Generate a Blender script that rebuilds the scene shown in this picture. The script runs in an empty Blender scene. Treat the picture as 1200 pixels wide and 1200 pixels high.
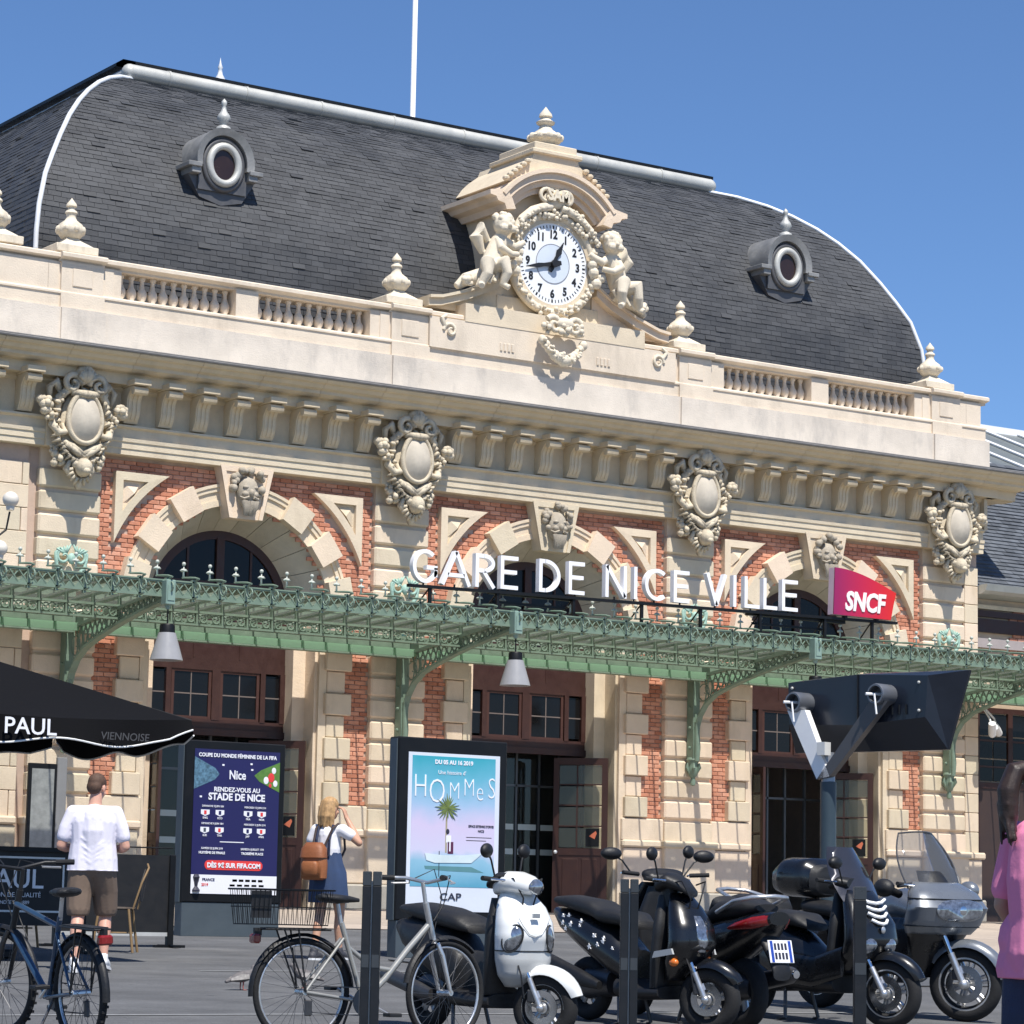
import bpy, math, random
import mathutils
from mathutils import Vector, Matrix
random.seed(7)
SC = bpy.context.scene
COL = SC.collection
PI = math.pi
R_ = math.radians
# ------------------------------------------------------------------ camera
cam = bpy.data.cameras.new('camera')
camo = bpy.data.objects.new('camera', cam)
COL.objects.link(camo)
camo.matrix_world = Matrix(((0.82965751, -0.09371329, -0.55035101, -18.75761),
                            (-0.5579447, -0.10539871, -0.82315784, -40.21787),
                            (0.01913454, 0.99000451, -0.13973167, -0.05429),
                            (0, 0, 0, 1)))
cam.sensor_width = 36
cam.lens = 3359.19 / 1200 * 36
cam.clip_start = 0.5
cam.clip_end = 3000
SC.camera = camo
# ------------------------------------------------------------------ light: high sun from in front of the facade, a little to its left
LD = Vector((0.15, 1.0, -1.85)).normalized()          # direction the sunlight travels
sun = bpy.data.lights.new('sun', 'SUN')
sun.energy = 5.0
sun.angle = R_(0.53)
sun.color = (1.0, 0.955, 0.88)
suno = bpy.data.objects.new('sun', sun)
COL.objects.link(suno)
suno.rotation_euler = LD.to_track_quat('-Z', 'Y').to_euler()
wd = bpy.data.worlds.new('World')
SC.world = wd
wd.use_nodes = True
nt = wd.node_tree
nt.nodes.clear()
wo = nt.nodes.new('ShaderNodeOutputWorld')
bg = nt.nodes.new('ShaderNodeBackground')
sk = nt.nodes.new('ShaderNodeTexSky')
sk.sky_type = 'NISHITA'
sk.sun_disc = False
sk.sun_elevation = math.asin(-LD.z)
sk.sun_rotation = math.atan2(-LD.x, -LD.y)
sk.altitude = 0
sk.air_density = 0.8
sk.dust_density = 0.0
sk.ozone_density = 10.0
bg.inputs['Strength'].default_value = 0.112
nt.links.new(sk.outputs[0], bg.inputs['Color'])
nt.links.new(bg.outputs[0], wo.inputs['Surface'])
SC.view_settings.view_transform = 'Standard'
SC.view_settings.look = 'None'
SC.view_settings.exposure = 0.35
SC.view_settings.gamma = 1
SC.render.engine = 'CYCLES'
SC.cycles.max_bounces = 8
SC.cycles.transparent_max_bounces = 24

# ------------------------------------------------------------------ mesh helpers
class MB:
    def __init__(s):
        s.v = []; s.f = []; s.m = []; s.M = None
    def add(s, vs, fs, mi=0):
        b = len(s.v)
        if s.M is not None:
            vs = [tuple(s.M @ Vector(v)) for v in vs]
        s.v += [tuple(v) for v in vs]
        s.f += [tuple(i + b for i in f) for f in fs]
        s.m += [mi] * len(fs)
        return s
    def box(s, x0, y0, z0, x1, y1, z1, c=0, mi=0):
        if x0 > x1: x0, x1 = x1, x0
        if y0 > y1: y0, y1 = y1, y0
        if z0 > z1: z0, z1 = z1, z0
        if c <= 0:
            return s.add([(x0,y0,z0),(x1,y0,z0),(x1,y1,z0),(x0,y1,z0),(x0,y0,z1),(x1,y0,z1),(x1,y1,z1),(x0,y1,z1)],
                         [(0,3,2,1),(4,5,6,7),(0,1,5,4),(1,2,6,5),(2,3,7,6),(3,0,4,7)], mi)
        c = min(c, (x1-x0)*.45, (y1-y0)*.45, (z1-z0)*.45)
        vs = []; idx = {}
        for i, sx in enumerate((0,1)):
            for j, sy in enumerate((0,1)):
                for k, sz in enumerate((0,1)):
                    X = (x0,x1)[sx]; Y = (y0,y1)[sy]; Z = (z0,z1)[sz]
                    dx = c*(1-2*sx); dy = c*(1-2*sy); dz = c*(1-2*sz)
                    for a, p in enumerate(((X,Y+dy,Z+dz),(X+dx,Y,Z+dz),(X+dx,Y+dy,Z))):
                        idx[(sx,sy,sz,a)] = len(vs); vs.append(p)
        fs = []
        I = lambda *k: idx[k]
        for q in (0,1):
            fs.append((I(q,0,0,0),I(q,1,0,0),I(q,1,1,0),I(q,0,1,0)))
            fs.append((I(0,q,0,1),I(1,q,0,1),I(1,q,1,1),I(0,q,1,1)))
            fs.append((I(0,0,q,2),I(1,0,q,2),I(1,1,q,2),I(0,1,q,2)))
        for a in (0,1):
            for b in (0,1):
                fs.append((I(a,b,0,0),I(a,b,1,0),I(a,b,1,1),I(a,b,0,1)))
                fs.append((I(a,0,b,0),I(a,1,b,0),I(a,1,b,2),I(a,0,b,2)))
                fs.append((I(0,a,b,1),I(1,a,b,1),I(1,a,b,2),I(0,a,b,2)))
                for d in (0,1):
                    fs.append((I(a,b,d,0),I(a,b,d,1),I(a,b,d,2)))
        cx = Vector(((x0+x1)/2,(y0+y1)/2,(z0+z1)/2)); out = []
        for f in fs:
            p = [Vector(vs[i]) for i in f]
            n = (p[1]-p[0]).cross(p[2]-p[0])
            ctr = sum(p, Vector())/len(p)
            out.append(f if n.dot(ctr-cx) > 0 else f[::-1])
        return s.add(vs, out, mi)
    def prism(s, poly, a, b, ax='y', mi=0):
        n = len(poly)
        def P(p, t):
            return (p[0], t, p[1]) if ax == 'y' else ((t, p[0], p[1]) if ax == 'x' else (p[0], p[1], t))
        vs = [P(p, a) for p in poly] + [P(p, b) for p in poly]
        fs = [tuple(range(n))[::-1], tuple(range(n, 2*n))] + [(i, (i+1) % n, n+(i+1) % n, n+i) for i in range(n)]
        area = sum(poly[i][0]*poly[(i+1) % n][1]-poly[(i+1) % n][0]*poly[i][1] for i in range(n))
        flip = (area > 0) != (b > a)
        if ax == 'y': flip = not flip
        if flip: fs = [f[::-1] for f in fs]
        return s.add(vs, fs, mi)
    def loft(s, rings, caps=True, closed=False, mi=0):
        n = len(rings[0]); k = len(rings)
        vs = [p for r in rings for p in r]; fs = []
        for i in range(k if closed else k-1):
            j = (i+1) % k
            for q in range(n):
                fs.append((i*n+q, i*n+(q+1) % n, j*n+(q+1) % n, j*n+q))
        if caps and not closed:
            fs.append(tuple(range(n))[::-1]); fs.append(tuple(range((k-1)*n, k*n)))
        return s.add(vs, fs, mi)
    def tube(s, pts, r, n=8, caps=True, closed=False, mi=0):
        pts = [Vector(p) for p in pts]; k = len(pts); rings = []
        rr = r if isinstance(r, (list, tuple)) else [r]*k
        nrm = None
        for i in range(k):
            a = pts[(i-1) % k] if (closed or i > 0) else pts[i]
            b = pts[(i+1) % k] if (closed or i < k-1) else pts[i]
            d = (b-a)
            if d.length < 1e-9: d = Vector((0,0,1))
            d.normalize()
            if nrm is None:
                nrm = d.orthogonal().normalized()
            else:
                nrm = nrm - d*nrm.dot(d)
                if nrm.length < 1e-6: nrm = d.orthogonal()
                nrm.normalize()
            bn = d.cross(nrm)
            rings.append([tuple(pts[i]+(nrm*math.cos(2*PI*q/n)+bn*math.sin(2*PI*q/n))*rr[i]) for q in range(n)])
        return s.loft(rings, caps, closed, mi)
    def lathe(s, prof, o=(0,0,0), n=16, ax='z', mi=0):
        rings = []
        for r, z in prof:
            ring = []
            for q in range(n):
                a = 2*PI*q/n; x = max(r,1e-4)*math.cos(a); y = max(r,1e-4)*math.sin(a)
                p = (x,y,z) if ax == 'z' else ((x,-z,y) if ax == 'y' else (z,x,y))
                ring.append((o[0]+p[0],o[1]+p[1],o[2]+p[2]))
            rings.append(ring)
        return s.loft(rings, True, False, mi)
    def ball(s, c, r, nu=10, nv=6, mi=0):
        if not isinstance(r, (tuple, list)): r = (r,r,r)
        rings = []
        for j in range(nv+1):
            t = PI*j/nv; sr = max(math.sin(t),1e-3); z = -math.cos(t)
            rings.append([(c[0]+r[0]*sr*math.cos(2*PI*q/nu), c[1]+r[1]*sr*math.sin(2*PI*q/nu), c[2]+r[2]*z) for q in range(nu)])
        return s.loft(rings, True, False, mi)
    def arc(s, cx, cz, r0, r1, a0, a1, y0, y1, n=8, mi=0):
        rings = []
        for i in range(n+1):
            a = a0+(a1-a0)*i/n; ca = math.cos(a); sa = math.sin(a)
            rings.append([(cx+r0*ca,y0,cz+r0*sa),(cx+r1*ca,y0,cz+r1*sa),(cx+r1*ca,y1,cz+r1*sa),(cx+r0*ca,y1,cz+r0*sa)])
        return s.loft(rings, True, False, mi)
    def sweepx(s, prof, x0, x1, mi=0):
        return s.prism(prof, x0, x1, 'x', mi)
    def mesh(s, name):
        me = bpy.data.meshes.new(name)
        me.from_pydata(s.v, [], s.f)
        return me
    def build(s, name, mats, parent=None, smooth=0, fix=True):
        me = s.mesh(name)
        if not isinstance(mats, (list, tuple)): mats = [mats]
        for m in mats: me.materials.append(m)
        if len(mats) > 1: me.polygons.foreach_set('material_index', s.m)
        if fix:
            import bmesh
            bm = bmesh.new(); bm.from_mesh(me); bmesh.ops.recalc_face_normals(bm, faces=bm.faces); bm.to_mesh(me); bm.free()
        if smooth:
            me.polygons.foreach_set('use_smooth', [True]*len(me.polygons))
            if smooth < 180: me.set_sharp_from_angle(angle=R_(smooth))
        return link(name, me, parent)

def link(name, me, parent=None):
    o = bpy.data.objects.new(name, me); COL.objects.link(o)
    if parent is not None: o.parent = parent
    return o
def tag(o, label=None, cat=None, group=None, kind=None):
    if label: o['label'] = label
    if cat: o['category'] = cat
    if group: o['group'] = group
    if kind: o['kind'] = kind
    return o
def thing(name, label, cat, loc=(0,0,0), rz=0, group=None, pitch=0):
    o = bpy.data.objects.new(name, None); COL.objects.link(o)
    o.empty_display_size = .2
    o.location = loc; o.rotation_euler = (0, pitch, rz)
    return tag(o, label, cat, group)
def dup(o, parent=None, loc=None, rz=None):
    c = o.copy(); COL.objects.link(c); c.parent = parent
    if loc is not None: c.location = loc
    if rz is not None: c.rotation_euler = (c.rotation_euler[0], c.rotation_euler[1], rz)
    for ch in list(o.children): dup(ch, c)
    return c
def flat(name, poly, y, mat, parent, M=None, d=.002):
    m = MB(); m.M = M; m.prism(poly, y, y+d, 'y'); return m.build(name, mat, parent)
FONTCACHE = {}
def text_mesh(txt, size, depth=0.002, bold=0.0, shear=0.0, align='CENTER', sx=1.0):
    cu = bpy.data.curves.new('text', 'FONT'); cu.body = txt; cu.size = size; cu.extrude = depth/2
    cu.offset = bold; cu.shear = shear; cu.align_x = align; cu.resolution_u = 3
    o = bpy.data.objects.new('text', cu); COL.objects.link(o)
    dg = bpy.context.evaluated_depsgraph_get()
    me = bpy.data.meshes.new_from_object(o.evaluated_get(dg))
    bpy.data.objects.remove(o); bpy.data.curves.remove(cu)
    for v in me.vertices: v.co = (v.co.x*sx, -v.co.z, v.co.y)      # stands upright, faces -Y
    return me
def lettering(name, txt, size, x, y, z, mat, parent, depth=.002, bold=0.0, shear=0.0, align='CENTER', sx=1.0, M=None):
    me = text_mesh(txt, size, depth, bold, shear, align, sx)
    T = Matrix.Translation((x,y,z))
    me.transform((M @ T) if M is not None else T)
    me.materials.clear(); me.materials.append(mat)
    return link(name, me, parent)

# ------------------------------------------------------------------ materials
def mat(name, col, rough=.6, var=.12, scale=3.0, bump=0.0, bscale=30.0, metal=0.0, spec=.5, rand=0.0, island=0.0, stain=None, coat=0.0, streak=0.0, alpha=1.0, hue=None):
    m = bpy.data.materials.new(name); m.use_nodes = True
    n = m.node_tree; b = n.nodes['Principled BSDF']; L = n.links.new
    b.inputs['Roughness'].default_value = rough; b.inputs['Metallic'].default_value = metal
    b.inputs['Specular IOR Level'].default_value = spec
    b.inputs['Coat Weight'].default_value = coat; b.inputs['Coat Roughness'].default_value = .08
    tc = n.nodes.new('ShaderNodeTexCoord'); src = tc.outputs['Object']
    oi = n.nodes.new('ShaderNodeObjectInfo')
    off = n.nodes.new('ShaderNodeVectorMath'); off.operation = 'ADD'
    mul = n.nodes.new('ShaderNodeMath'); mul.operation = 'MULTIPLY'; mul.inputs[1].default_value = 50.0 if rand else 0.0
    L(oi.outputs['Random'], mul.inputs[0]); L(src, off.inputs[0]); L(mul.outputs[0], off.inputs[1]); src = off.outputs[0]
    nz = n.nodes.new('ShaderNodeTexNoise'); nz.inputs['Scale'].default_value = scale; nz.inputs['Detail'].default_value = 6; nz.inputs['Roughness'].default_value = .65
    L(src, nz.inputs['Vector'])
    mr = n.nodes.new('ShaderNodeMapRange'); mr.inputs['From Min'].default_value = .25; mr.inputs['From Max'].default_value = .75
    mr.inputs['To Min'].default_value = 1-var; mr.inputs['To Max'].default_value = 1+var
    L(nz.outputs['Fac'], mr.inputs['Value'])
    val = mr.outputs[0]
    def times(a, bsock):
        q = n.nodes.new('ShaderNodeMath'); q.operation = 'MULTIPLY'; L(a, q.inputs[0]); L(bsock, q.inputs[1]); return q.outputs[0]
    def rng(sock, lo, hi):
        q = n.nodes.new('ShaderNodeMapRange'); q.inputs['To Min'].default_value = lo; q.inputs['To Max'].default_value = hi; L(sock, q.inputs['Value']); return q.outputs[0]
    if rand: val = times(val, rng(oi.outputs['Random'], 1-rand, 1+rand))
    ge = n.nodes.new('ShaderNodeNewGeometry')
    if island: val = times(val, rng(ge.outputs['Random Per Island'], 1-island, 1+island))
    colr = n.nodes.new('ShaderNodeRGB'); colr.outputs[0].default_value = (*col, 1); cs = colr.outputs[0]
    if hue:                                    # second colour, chosen per piece
        mx0 = n.nodes.new('ShaderNodeMix'); mx0.data_type = 'RGBA'
        mx0.inputs[6].default_value = (*col,1); mx0.inputs[7].default_value = (*hue,1)
        L(ge.outputs['Random Per Island'] if island else oi.outputs['Random'], mx0.inputs[0]); cs = mx0.outputs[2]
    if stain:
        z2 = n.nodes.new('ShaderNodeTexNoise'); z2.inputs['Scale'].default_value = stain[3] if len(stain) > 3 else .9; z2.inputs['Detail'].default_value = 8; z2.inputs['Roughness'].default_value = .7
        mp = n.nodes.new('ShaderNodeMapping'); mp.inputs['Scale'].default_value = (1,1,.35 if streak else 1)
        L(src, mp.inputs[0]); L(mp.outputs[0], z2.inputs['Vector'])
        r2 = n.nodes.new('ShaderNodeMapRange'); r2.inputs['From Min'].default_value = .52; r2.inputs['From Max'].default_value = .72; r2.inputs['To Max'].default_value = streak if streak else .6
        L(z2.outputs['Fac'], r2.inputs['Value'])
        mx = n.nodes.new('ShaderNodeMix'); mx.data_type = 'RGBA'; L(r2.outputs[0], mx.inputs[0]); L(cs, mx.inputs[6]); mx.inputs[7].default_value = (*stain[:3],1); cs = mx.outputs[2]
    vm = n.nodes.new('ShaderNodeVectorMath'); vm.operation = 'SCALE'; L(cs, vm.inputs[0]); L(val, vm.inputs['Scale'])
    L(vm.outputs[0], b.inputs['Base Color'])
    rr_ = n.nodes.new('ShaderNodeMapRange'); rr_.inputs['From Min'].default_value = .3; rr_.inputs['From Max'].default_value = .7; rr_.inputs['To Min'].default_value = max(.02, rough-.07); rr_.inputs['To Max'].default_value = min(1, rough+.12); L(nz.outputs['Fac'], rr_.inputs['Value']); L(rr_.outputs[0], b.inputs['Roughness'])
    if bump:
        n2 = n.nodes.new('ShaderNodeTexNoise'); n2.inputs['Scale'].default_value = bscale; n2.inputs['Detail'].default_value = 5; L(src, n2.inputs['Vector'])
        bp = n.nodes.new('ShaderNodeBump'); bp.inputs['Strength'].default_value = bump; bp.inputs['Distance'].default_value = .02
        L(n2.outputs['Fac'], bp.inputs['Height']); L(bp.outputs[0], b.inputs['Normal'])
    if alpha < 1: b.inputs['Alpha'].default_value = alpha
    return m
def glassmat(name, tint=(.9,.95,.95), haze=0.0, hazecol=(.6,.65,.62), ior=1.45):
    m = bpy.data.materials.new(name); m.use_nodes = True; n = m.node_tree; n.nodes.clear(); L = n.links.new
    o = n.nodes.new('ShaderNodeOutputMaterial'); tr = n.nodes.new('ShaderNodeBsdfTransparent'); tr.inputs[0].default_value = (*tint,1)
    gl = n.nodes.new('ShaderNodeBsdfGlossy'); gl.inputs['Roughness'].default_value = .03
    fr = n.nodes.new('ShaderNodeFresnel'); fr.inputs[0].default_value = ior
    mx = n.nodes.new('ShaderNodeMixShader'); L(fr.outputs[0], mx.inputs[0]); L(tr.outputs[0], mx.inputs[1]); L(gl.outputs[0], mx.inputs[2]); last = mx.outputs[0]
    if haze:
        df = n.nodes.new('ShaderNodeBsdfDiffuse'); df.inputs[0].default_value = (*hazecol,1)
        tl = n.nodes.new('ShaderNodeBsdfTranslucent'); tl.inputs[0].default_value = (*hazecol,1)
        m3 = n.nodes.new('ShaderNodeMixShader'); m3.inputs[0].default_value = .6; L(df.outputs[0], m3.inputs[1]); L(tl.outputs[0], m3.inputs[2])
        m2 = n.nodes.new('ShaderNodeMixShader'); m2.inputs[0].default_value = haze; L(last, m2.inputs[1]); L(m3.outputs[0], m2.inputs[2]); last = m2.outputs[0]
    L(last, o.inputs['Surface']); return m
STONE = mat('cream_stone', (.70,.60,.44), .8, .10, 2.5, .3, 45, stain=(.46,.36,.25,1.3), rand=.10, streak=.55, hue=(.69,.55,.42))
STONE2 = mat('attic_stone', (.69,.59,.47), .8, .10, 2.2, .25, 40, stain=(.44,.37,.29,1.6), streak=.6)
ATTS = mat('stained_attic_stone', (.63,.56,.48), .85, .14, 1.6, .3, 40, stain=(.36,.33,.30,1.1), streak=.8)
CARVED = mat('carved_stone', (.69,.61,.48), .8, .12, 6, .3, 60, stain=(.32,.28,.22,5.0), streak=.5)
OLDCARVE = mat('weathered_carving', (.60,.52,.39), .85, .18, 8, .5, 60, stain=(.13,.11,.09,8.0), streak=.85)
DARKCARVE = mat('grey_mask_stone', (.38,.33,.26), .85, .2, 9, .4, 60, stain=(.55,.50,.42,9.0), streak=.5)
SHIELD = mat('shield_stone', (.56,.50,.41), .75, .2, 4, .2, 40)
CORN = mat('cornice_stone', (.67,.55,.38), .85, .12, 2.5, .25, 45, stain=(.36,.29,.20), streak=.45)
GRANITE = mat('grey_granite', (.42,.38,.32), .7, .12, 5, .2, 80)
BRICK = mat('red_brick', (.50,.19,.11), .85, .15, 12, .3, 60, rand=.14, hue=(.60,.29,.19), stain=(.60,.43,.34,3.0), streak=.35)
BRICKJ = mat('red_brick_field', (.50,.19,.11), .85, .15, 12, .3, 60, island=.14, hue=(.60,.29,.19), stain=(.60,.43,.34,3.0), streak=.35)
MORTAR = mat('mortar', (.52,.39,.31), .9, .1, 9, .2, 60)
SLATE = mat('slate', (.054,.056,.060), .55, .25, 1.3, .2, 50, island=.16, spec=.4, stain=(.085,.086,.088,.7), streak=.5)
ZINC = mat('zinc', (.50,.50,.47), .5, .15, 3, .1, 20, metal=.25, stain=(.33,.31,.27,1.5))
DORM = mat('dormer_zinc', (.24,.24,.235), .5, .25, 4, .15, 20, metal=.3, stain=(.42,.41,.38,3.0))
HIPZ = mat('pale_hip_metal', (.70,.72,.74), .5, .08, 4, .1, 20, metal=.1)
DARKZ = mat('dark_zinc', (.10,.10,.105), .5, .2, 5, .1, 20, metal=.3)
BLACKM = mat('black_metal', (.0055,.006,.007), .45, .2, 5, .05, 60, spec=.3)
WOOD = mat('brown_painted_wood', (.042,.015,.011), .5, .18, 6, .1, 40)
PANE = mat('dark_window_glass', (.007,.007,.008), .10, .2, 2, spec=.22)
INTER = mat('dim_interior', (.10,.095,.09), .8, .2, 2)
GREEN = mat('green_painted_iron', (.175,.245,.185), .5, .15, 6, .1, 40, stain=(.09,.14,.11,4.0), streak=.4)
GREENL = glassmat('pale_green_panel', (.6,.8,.65), .75, (.50,.72,.55))
VERDI = mat('verdigris_crest', (.32,.48,.40), .6, .25, 20, .2, 60)
CGLASS = glassmat('canopy_glass', (.98,.99,.98), .11, (.66,.70,.64))
WHITE = mat('white_paint', (.82,.82,.82), .45, .04, 4)
# ------------------------------------------------------------------ ground
W = 6.05; SLOPE = .037
BAYS = [W/2, W*1.5, W*2.5]; PIERS = [0, W, 2*W, 3*W]
def gz(y): return SLOPE*y if y < 0 else 0.0
def asphalt():
    m = mat('asphalt', (.098,.100,.104), .85, .18, 1.2, .35, 160, stain=(.15,.148,.145,.5), streak=.7)
    n = m.node_tree; L = n.links.new; b = n.nodes['Principled BSDF']; old = b.inputs['Base Color'].links[0].from_socket
    tc = n.nodes.new('ShaderNodeTexCoord'); mp = n.nodes.new('ShaderNodeMapping'); mp.inputs['Scale'].default_value = (.5,1.1,1); mp.inputs['Rotation'].default_value = (0,0,.15)
    L(tc.outputs['Object'], mp.inputs[0]); z1 = n.nodes.new('ShaderNodeTexNoise'); z1.inputs['Scale'].default_value = 1.1; z1.inputs['Detail'].default_value = 9; z1.inputs['Roughness'].default_value = .72; L(mp.outputs[0], z1.inputs['Vector'])
    r1 = n.nodes.new('ShaderNodeMapRange'); r1.inputs['From Min'].default_value = .35; r1.inputs['From Max'].default_value = .7; r1.inputs['To Min'].default_value = .78; r1.inputs['To Max'].default_value = 1.3; L(z1.outputs['Fac'], r1.inputs['Value'])
    vo = n.nodes.new('ShaderNodeTexVoronoi'); vo.inputs['Scale'].default_value = 2.2; L(tc.outputs['Object'], vo.inputs['Vector'])
    r2 = n.nodes.new('ShaderNodeMapRange'); r2.inputs['From Min'].default_value = .05; r2.inputs['From Max'].default_value = .075; r2.inputs['To Min'].default_value = .55; r2.inputs['To Max'].default_value = 1.0; L(vo.outputs['Distance'], r2.inputs['Value'])
    sp = n.nodes.new('ShaderNodeTexNoise'); sp.inputs['Scale'].default_value = 60; L(tc.outputs['Object'], sp.inputs['Vector'])
    r3 = n.nodes.new('ShaderNodeMapRange'); r3.inputs['From Min'].default_value = .3; r3.inputs['From Max'].default_value = .7; r3.inputs['To Min'].default_value = .8; r3.inputs['To Max'].default_value = 1.2; L(sp.outputs['Fac'], r3.inputs['Value'])
    q = old
    for r in (r1, r2, r3):
        v = n.nodes.new('ShaderNodeVectorMath'); v.operation = 'SCALE'; L(q, v.inputs[0]); L(r.outputs[0], v.inputs['Scale']); q = v.outputs[0]
    L(q, b.inputs['Base Color'])
    return m
g = MB()
ys = [-400, -60, -30, -12, 0]
gx0, gx1 = -400, 400
vs = []; fs = []
for i, y in enumerate(ys): vs += [(gx0,y,gz(y) if y > -100 else gz(-100)),(gx1,y,gz(y) if y > -100 else gz(-100))]
vs += [(gx0,400,0),(gx1,400,0)]
fs = [(2*i,2*i+1,2*i+3,2*i+2) for i in range(len(ys))]
g.add(vs, fs)
ground = tag(g.build('ground', asphalt()), kind='structure')
SLAB = mat('pinkish_paving_stone', (.40,.335,.275), .8, .1, 4, .2, 60, rand=.09, stain=(.30,.25,.21,1.2))
SLABD = mat('dark_paving_slab', (.085,.09,.098), .75, .12, 4, .2, 60, rand=.12)
JOINT = mat('paving_joint', (.12,.11,.10), .9, .1, 8)
# pale paving strip along the station front, made of slabs
def slabs(name, x0, x1, y0, y1, nx, ny, m, gap=.012):
    base = MB()
    base.add([(x0,y0,gz(y0)+.004),(x1,y0,gz(y0)+.004),(x1,y1,gz(y1)+.004),(x0,y1,gz(y1)+.004)], [(0,1,2,3)])
    b = tag(base.build(name, JOINT), kind='structure')
    dx = (x1-x0)/nx; dy = (y1-y0)/ny
    u = MB(); u.box(-dx/2+gap, -dy/2+gap, 0, dx/2-gap, dy/2-gap, .014, .004); me = u.mesh('paving_slab'); me.materials.append(m)
    for j in range(ny):
        for i in range(nx):
            y = y0+(j+.5)*dy; x = x0+(i+.5)*dx+(dx/2 if j % 2 else 0)
            if x+dx/2 > x1+.01: continue
            o = link('paving_slab', me, b); o.location = (x, y, gz(y)+.006+random.uniform(0,.002)); o.rotation_euler = (math.atan(SLOPE),0,0)
    return b
slabs('pavement', -4, 26, -7.2, -.06, 20, 6, SLAB)
slabs('pavement', 6.4, 26, -14.4, -7.26, 12, 6, SLAB)
slabs('paved_band', -3.0, 12.0, -18.3, -14.46, 12, 3, SLABD)
# pale joint lines across the asphalt
for y, x0, x1 in ((-21.6,-12,-2.5), (-16.4,-6.2,-3.1)):
    k = MB(); k.add([(x0,y-.035,gz(y-.035)+.005),(x1,y-.035,gz(y-.035)+.005),(x1,y+.035,gz(y+.035)+.005),(x0,y+.035,gz(y+.035)+.005)], [(0,1,2,3)])
    tag(k.build('paving_line', mat('pale_joint', (.24,.245,.25), .8, .25, 9)), kind='structure')

# ------------------------------------------------------------------ station building
ST = thing('station_building', 'ornate cream stone and red brick railway station with curved slate roof and clock', 'station')
YP, YB, YA = .15, .27, .2
RI, RO, CZ = 1.705, 2.06, 4.71
ROW = [.42, 1.30] + [1.695+.3605*i for i in range(15)]
XL, XR = -6.0, 19.05
# core masonry: piers, arch walls, side walls
core = MB()
core.box(XL, .30, 0, -1.32+0, 6, 7.0)
for p in PIERS[:3]:
    core.box(p-1.32, .30, 0, p+1.32, .95, CZ)
core.box(PIERS[3]-1.32, .30, 0, XR-.02, .95, CZ)
core.box(PIERS[3]+.7, .95, 0, XR-.02, 9, 8.2)
for p in PIERS[:3]: core.box(p-1.319, .30, CZ, p+1.319, .95, 7.0)
core.box(PIERS[3]-1.319, .30, CZ, XR-.02, .95, 7.0)
for b in BAYS:
    n = 24; vs = []; fs = []
    for i in range(n+1):
        a = PI*i/n; x = b+RI*math.cos(a); z = CZ+RI*math.sin(a)
        vs += [(x,.30,z),(x,.30,7.0),(x,.95,z),(x,.95,7.0)]
    for i in range(n):
        q = 4*i; fs += [(q,q+1,q+5,q+4),(q+2,q+6,q+7,q+3),(q,q+4,q+6,q+2),(q+1,q+3,q+7,q+5)]
    core.add(vs, fs)
core.build('wall', MORTAR, ST)
ub = MB(); ub.box(XL, .32, 7.0, XR-.01, 8.5, 8.5)
ub.build('upper_wall', CORN, ST)
# interior
it = MB()
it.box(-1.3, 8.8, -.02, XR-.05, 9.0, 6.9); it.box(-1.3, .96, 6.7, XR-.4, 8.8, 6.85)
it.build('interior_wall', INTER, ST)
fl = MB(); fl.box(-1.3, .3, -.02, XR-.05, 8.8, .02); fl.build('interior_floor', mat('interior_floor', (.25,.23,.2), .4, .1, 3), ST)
# stone block helper: one object per block
def block(x0, x1, y0, y1, z0, z1, parent, name='stone_block', m=STONE, c=.018):
    u = MB(); u.box(x0, y0, z0, x1, y1, z1, c); return u.build(name, m, parent, fix=False)
UNIT = {}
def ublock(w, d, h, cen, parent, name='stone_block', m=STONE, c=.018, rot=0):
    k = (round(w,3), round(d,3), round(h,3), m.name, c)
    if k not in UNIT:
        u = MB(); u.box(-w/2, -d/2, -h/2, w/2, d/2, h/2, c); me = u.mesh(name); me.materials.append(m); UNIT[k] = me
    o = link(name, UNIT[k], parent); o.location = cen
    if rot: o.rotation_euler = (0, rot, 0)
    return o
# pilasters: rusticated courses
PIL = []
for pi, p in enumerate(PIERS):
    bk = MB(); bk.box(p-.50, YP+.07, 0, p+.50, .31, 7.0)
    pl = bk.build('pilaster', STONE, ST); PIL.append(pl)
    for i in range(1, len(ROW)-1):
        h = ROW[i+1]-ROW[i]-.055
        if i == 1: ublock(1.05, .17, h, (p, YP+.085, ROW[i]+h/2+.0), pl, c=.012)
        else: ublock(1.05, .17, h, (p, YP+.085, ROW[i]+h/2), pl, c=.03)
    # plinth
    ublock(1.12, .22, .86, (p, .2, .88-.03), pl, 'plinth_block'); ublock(1.20, .27, .13, (p, .185, 1.245), pl, 'plinth_ledge', c=.03)
    ublock(1.24, .28, .42, (p, .17, .21), pl, 'plinth_base', GRANITE, .03)
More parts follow.
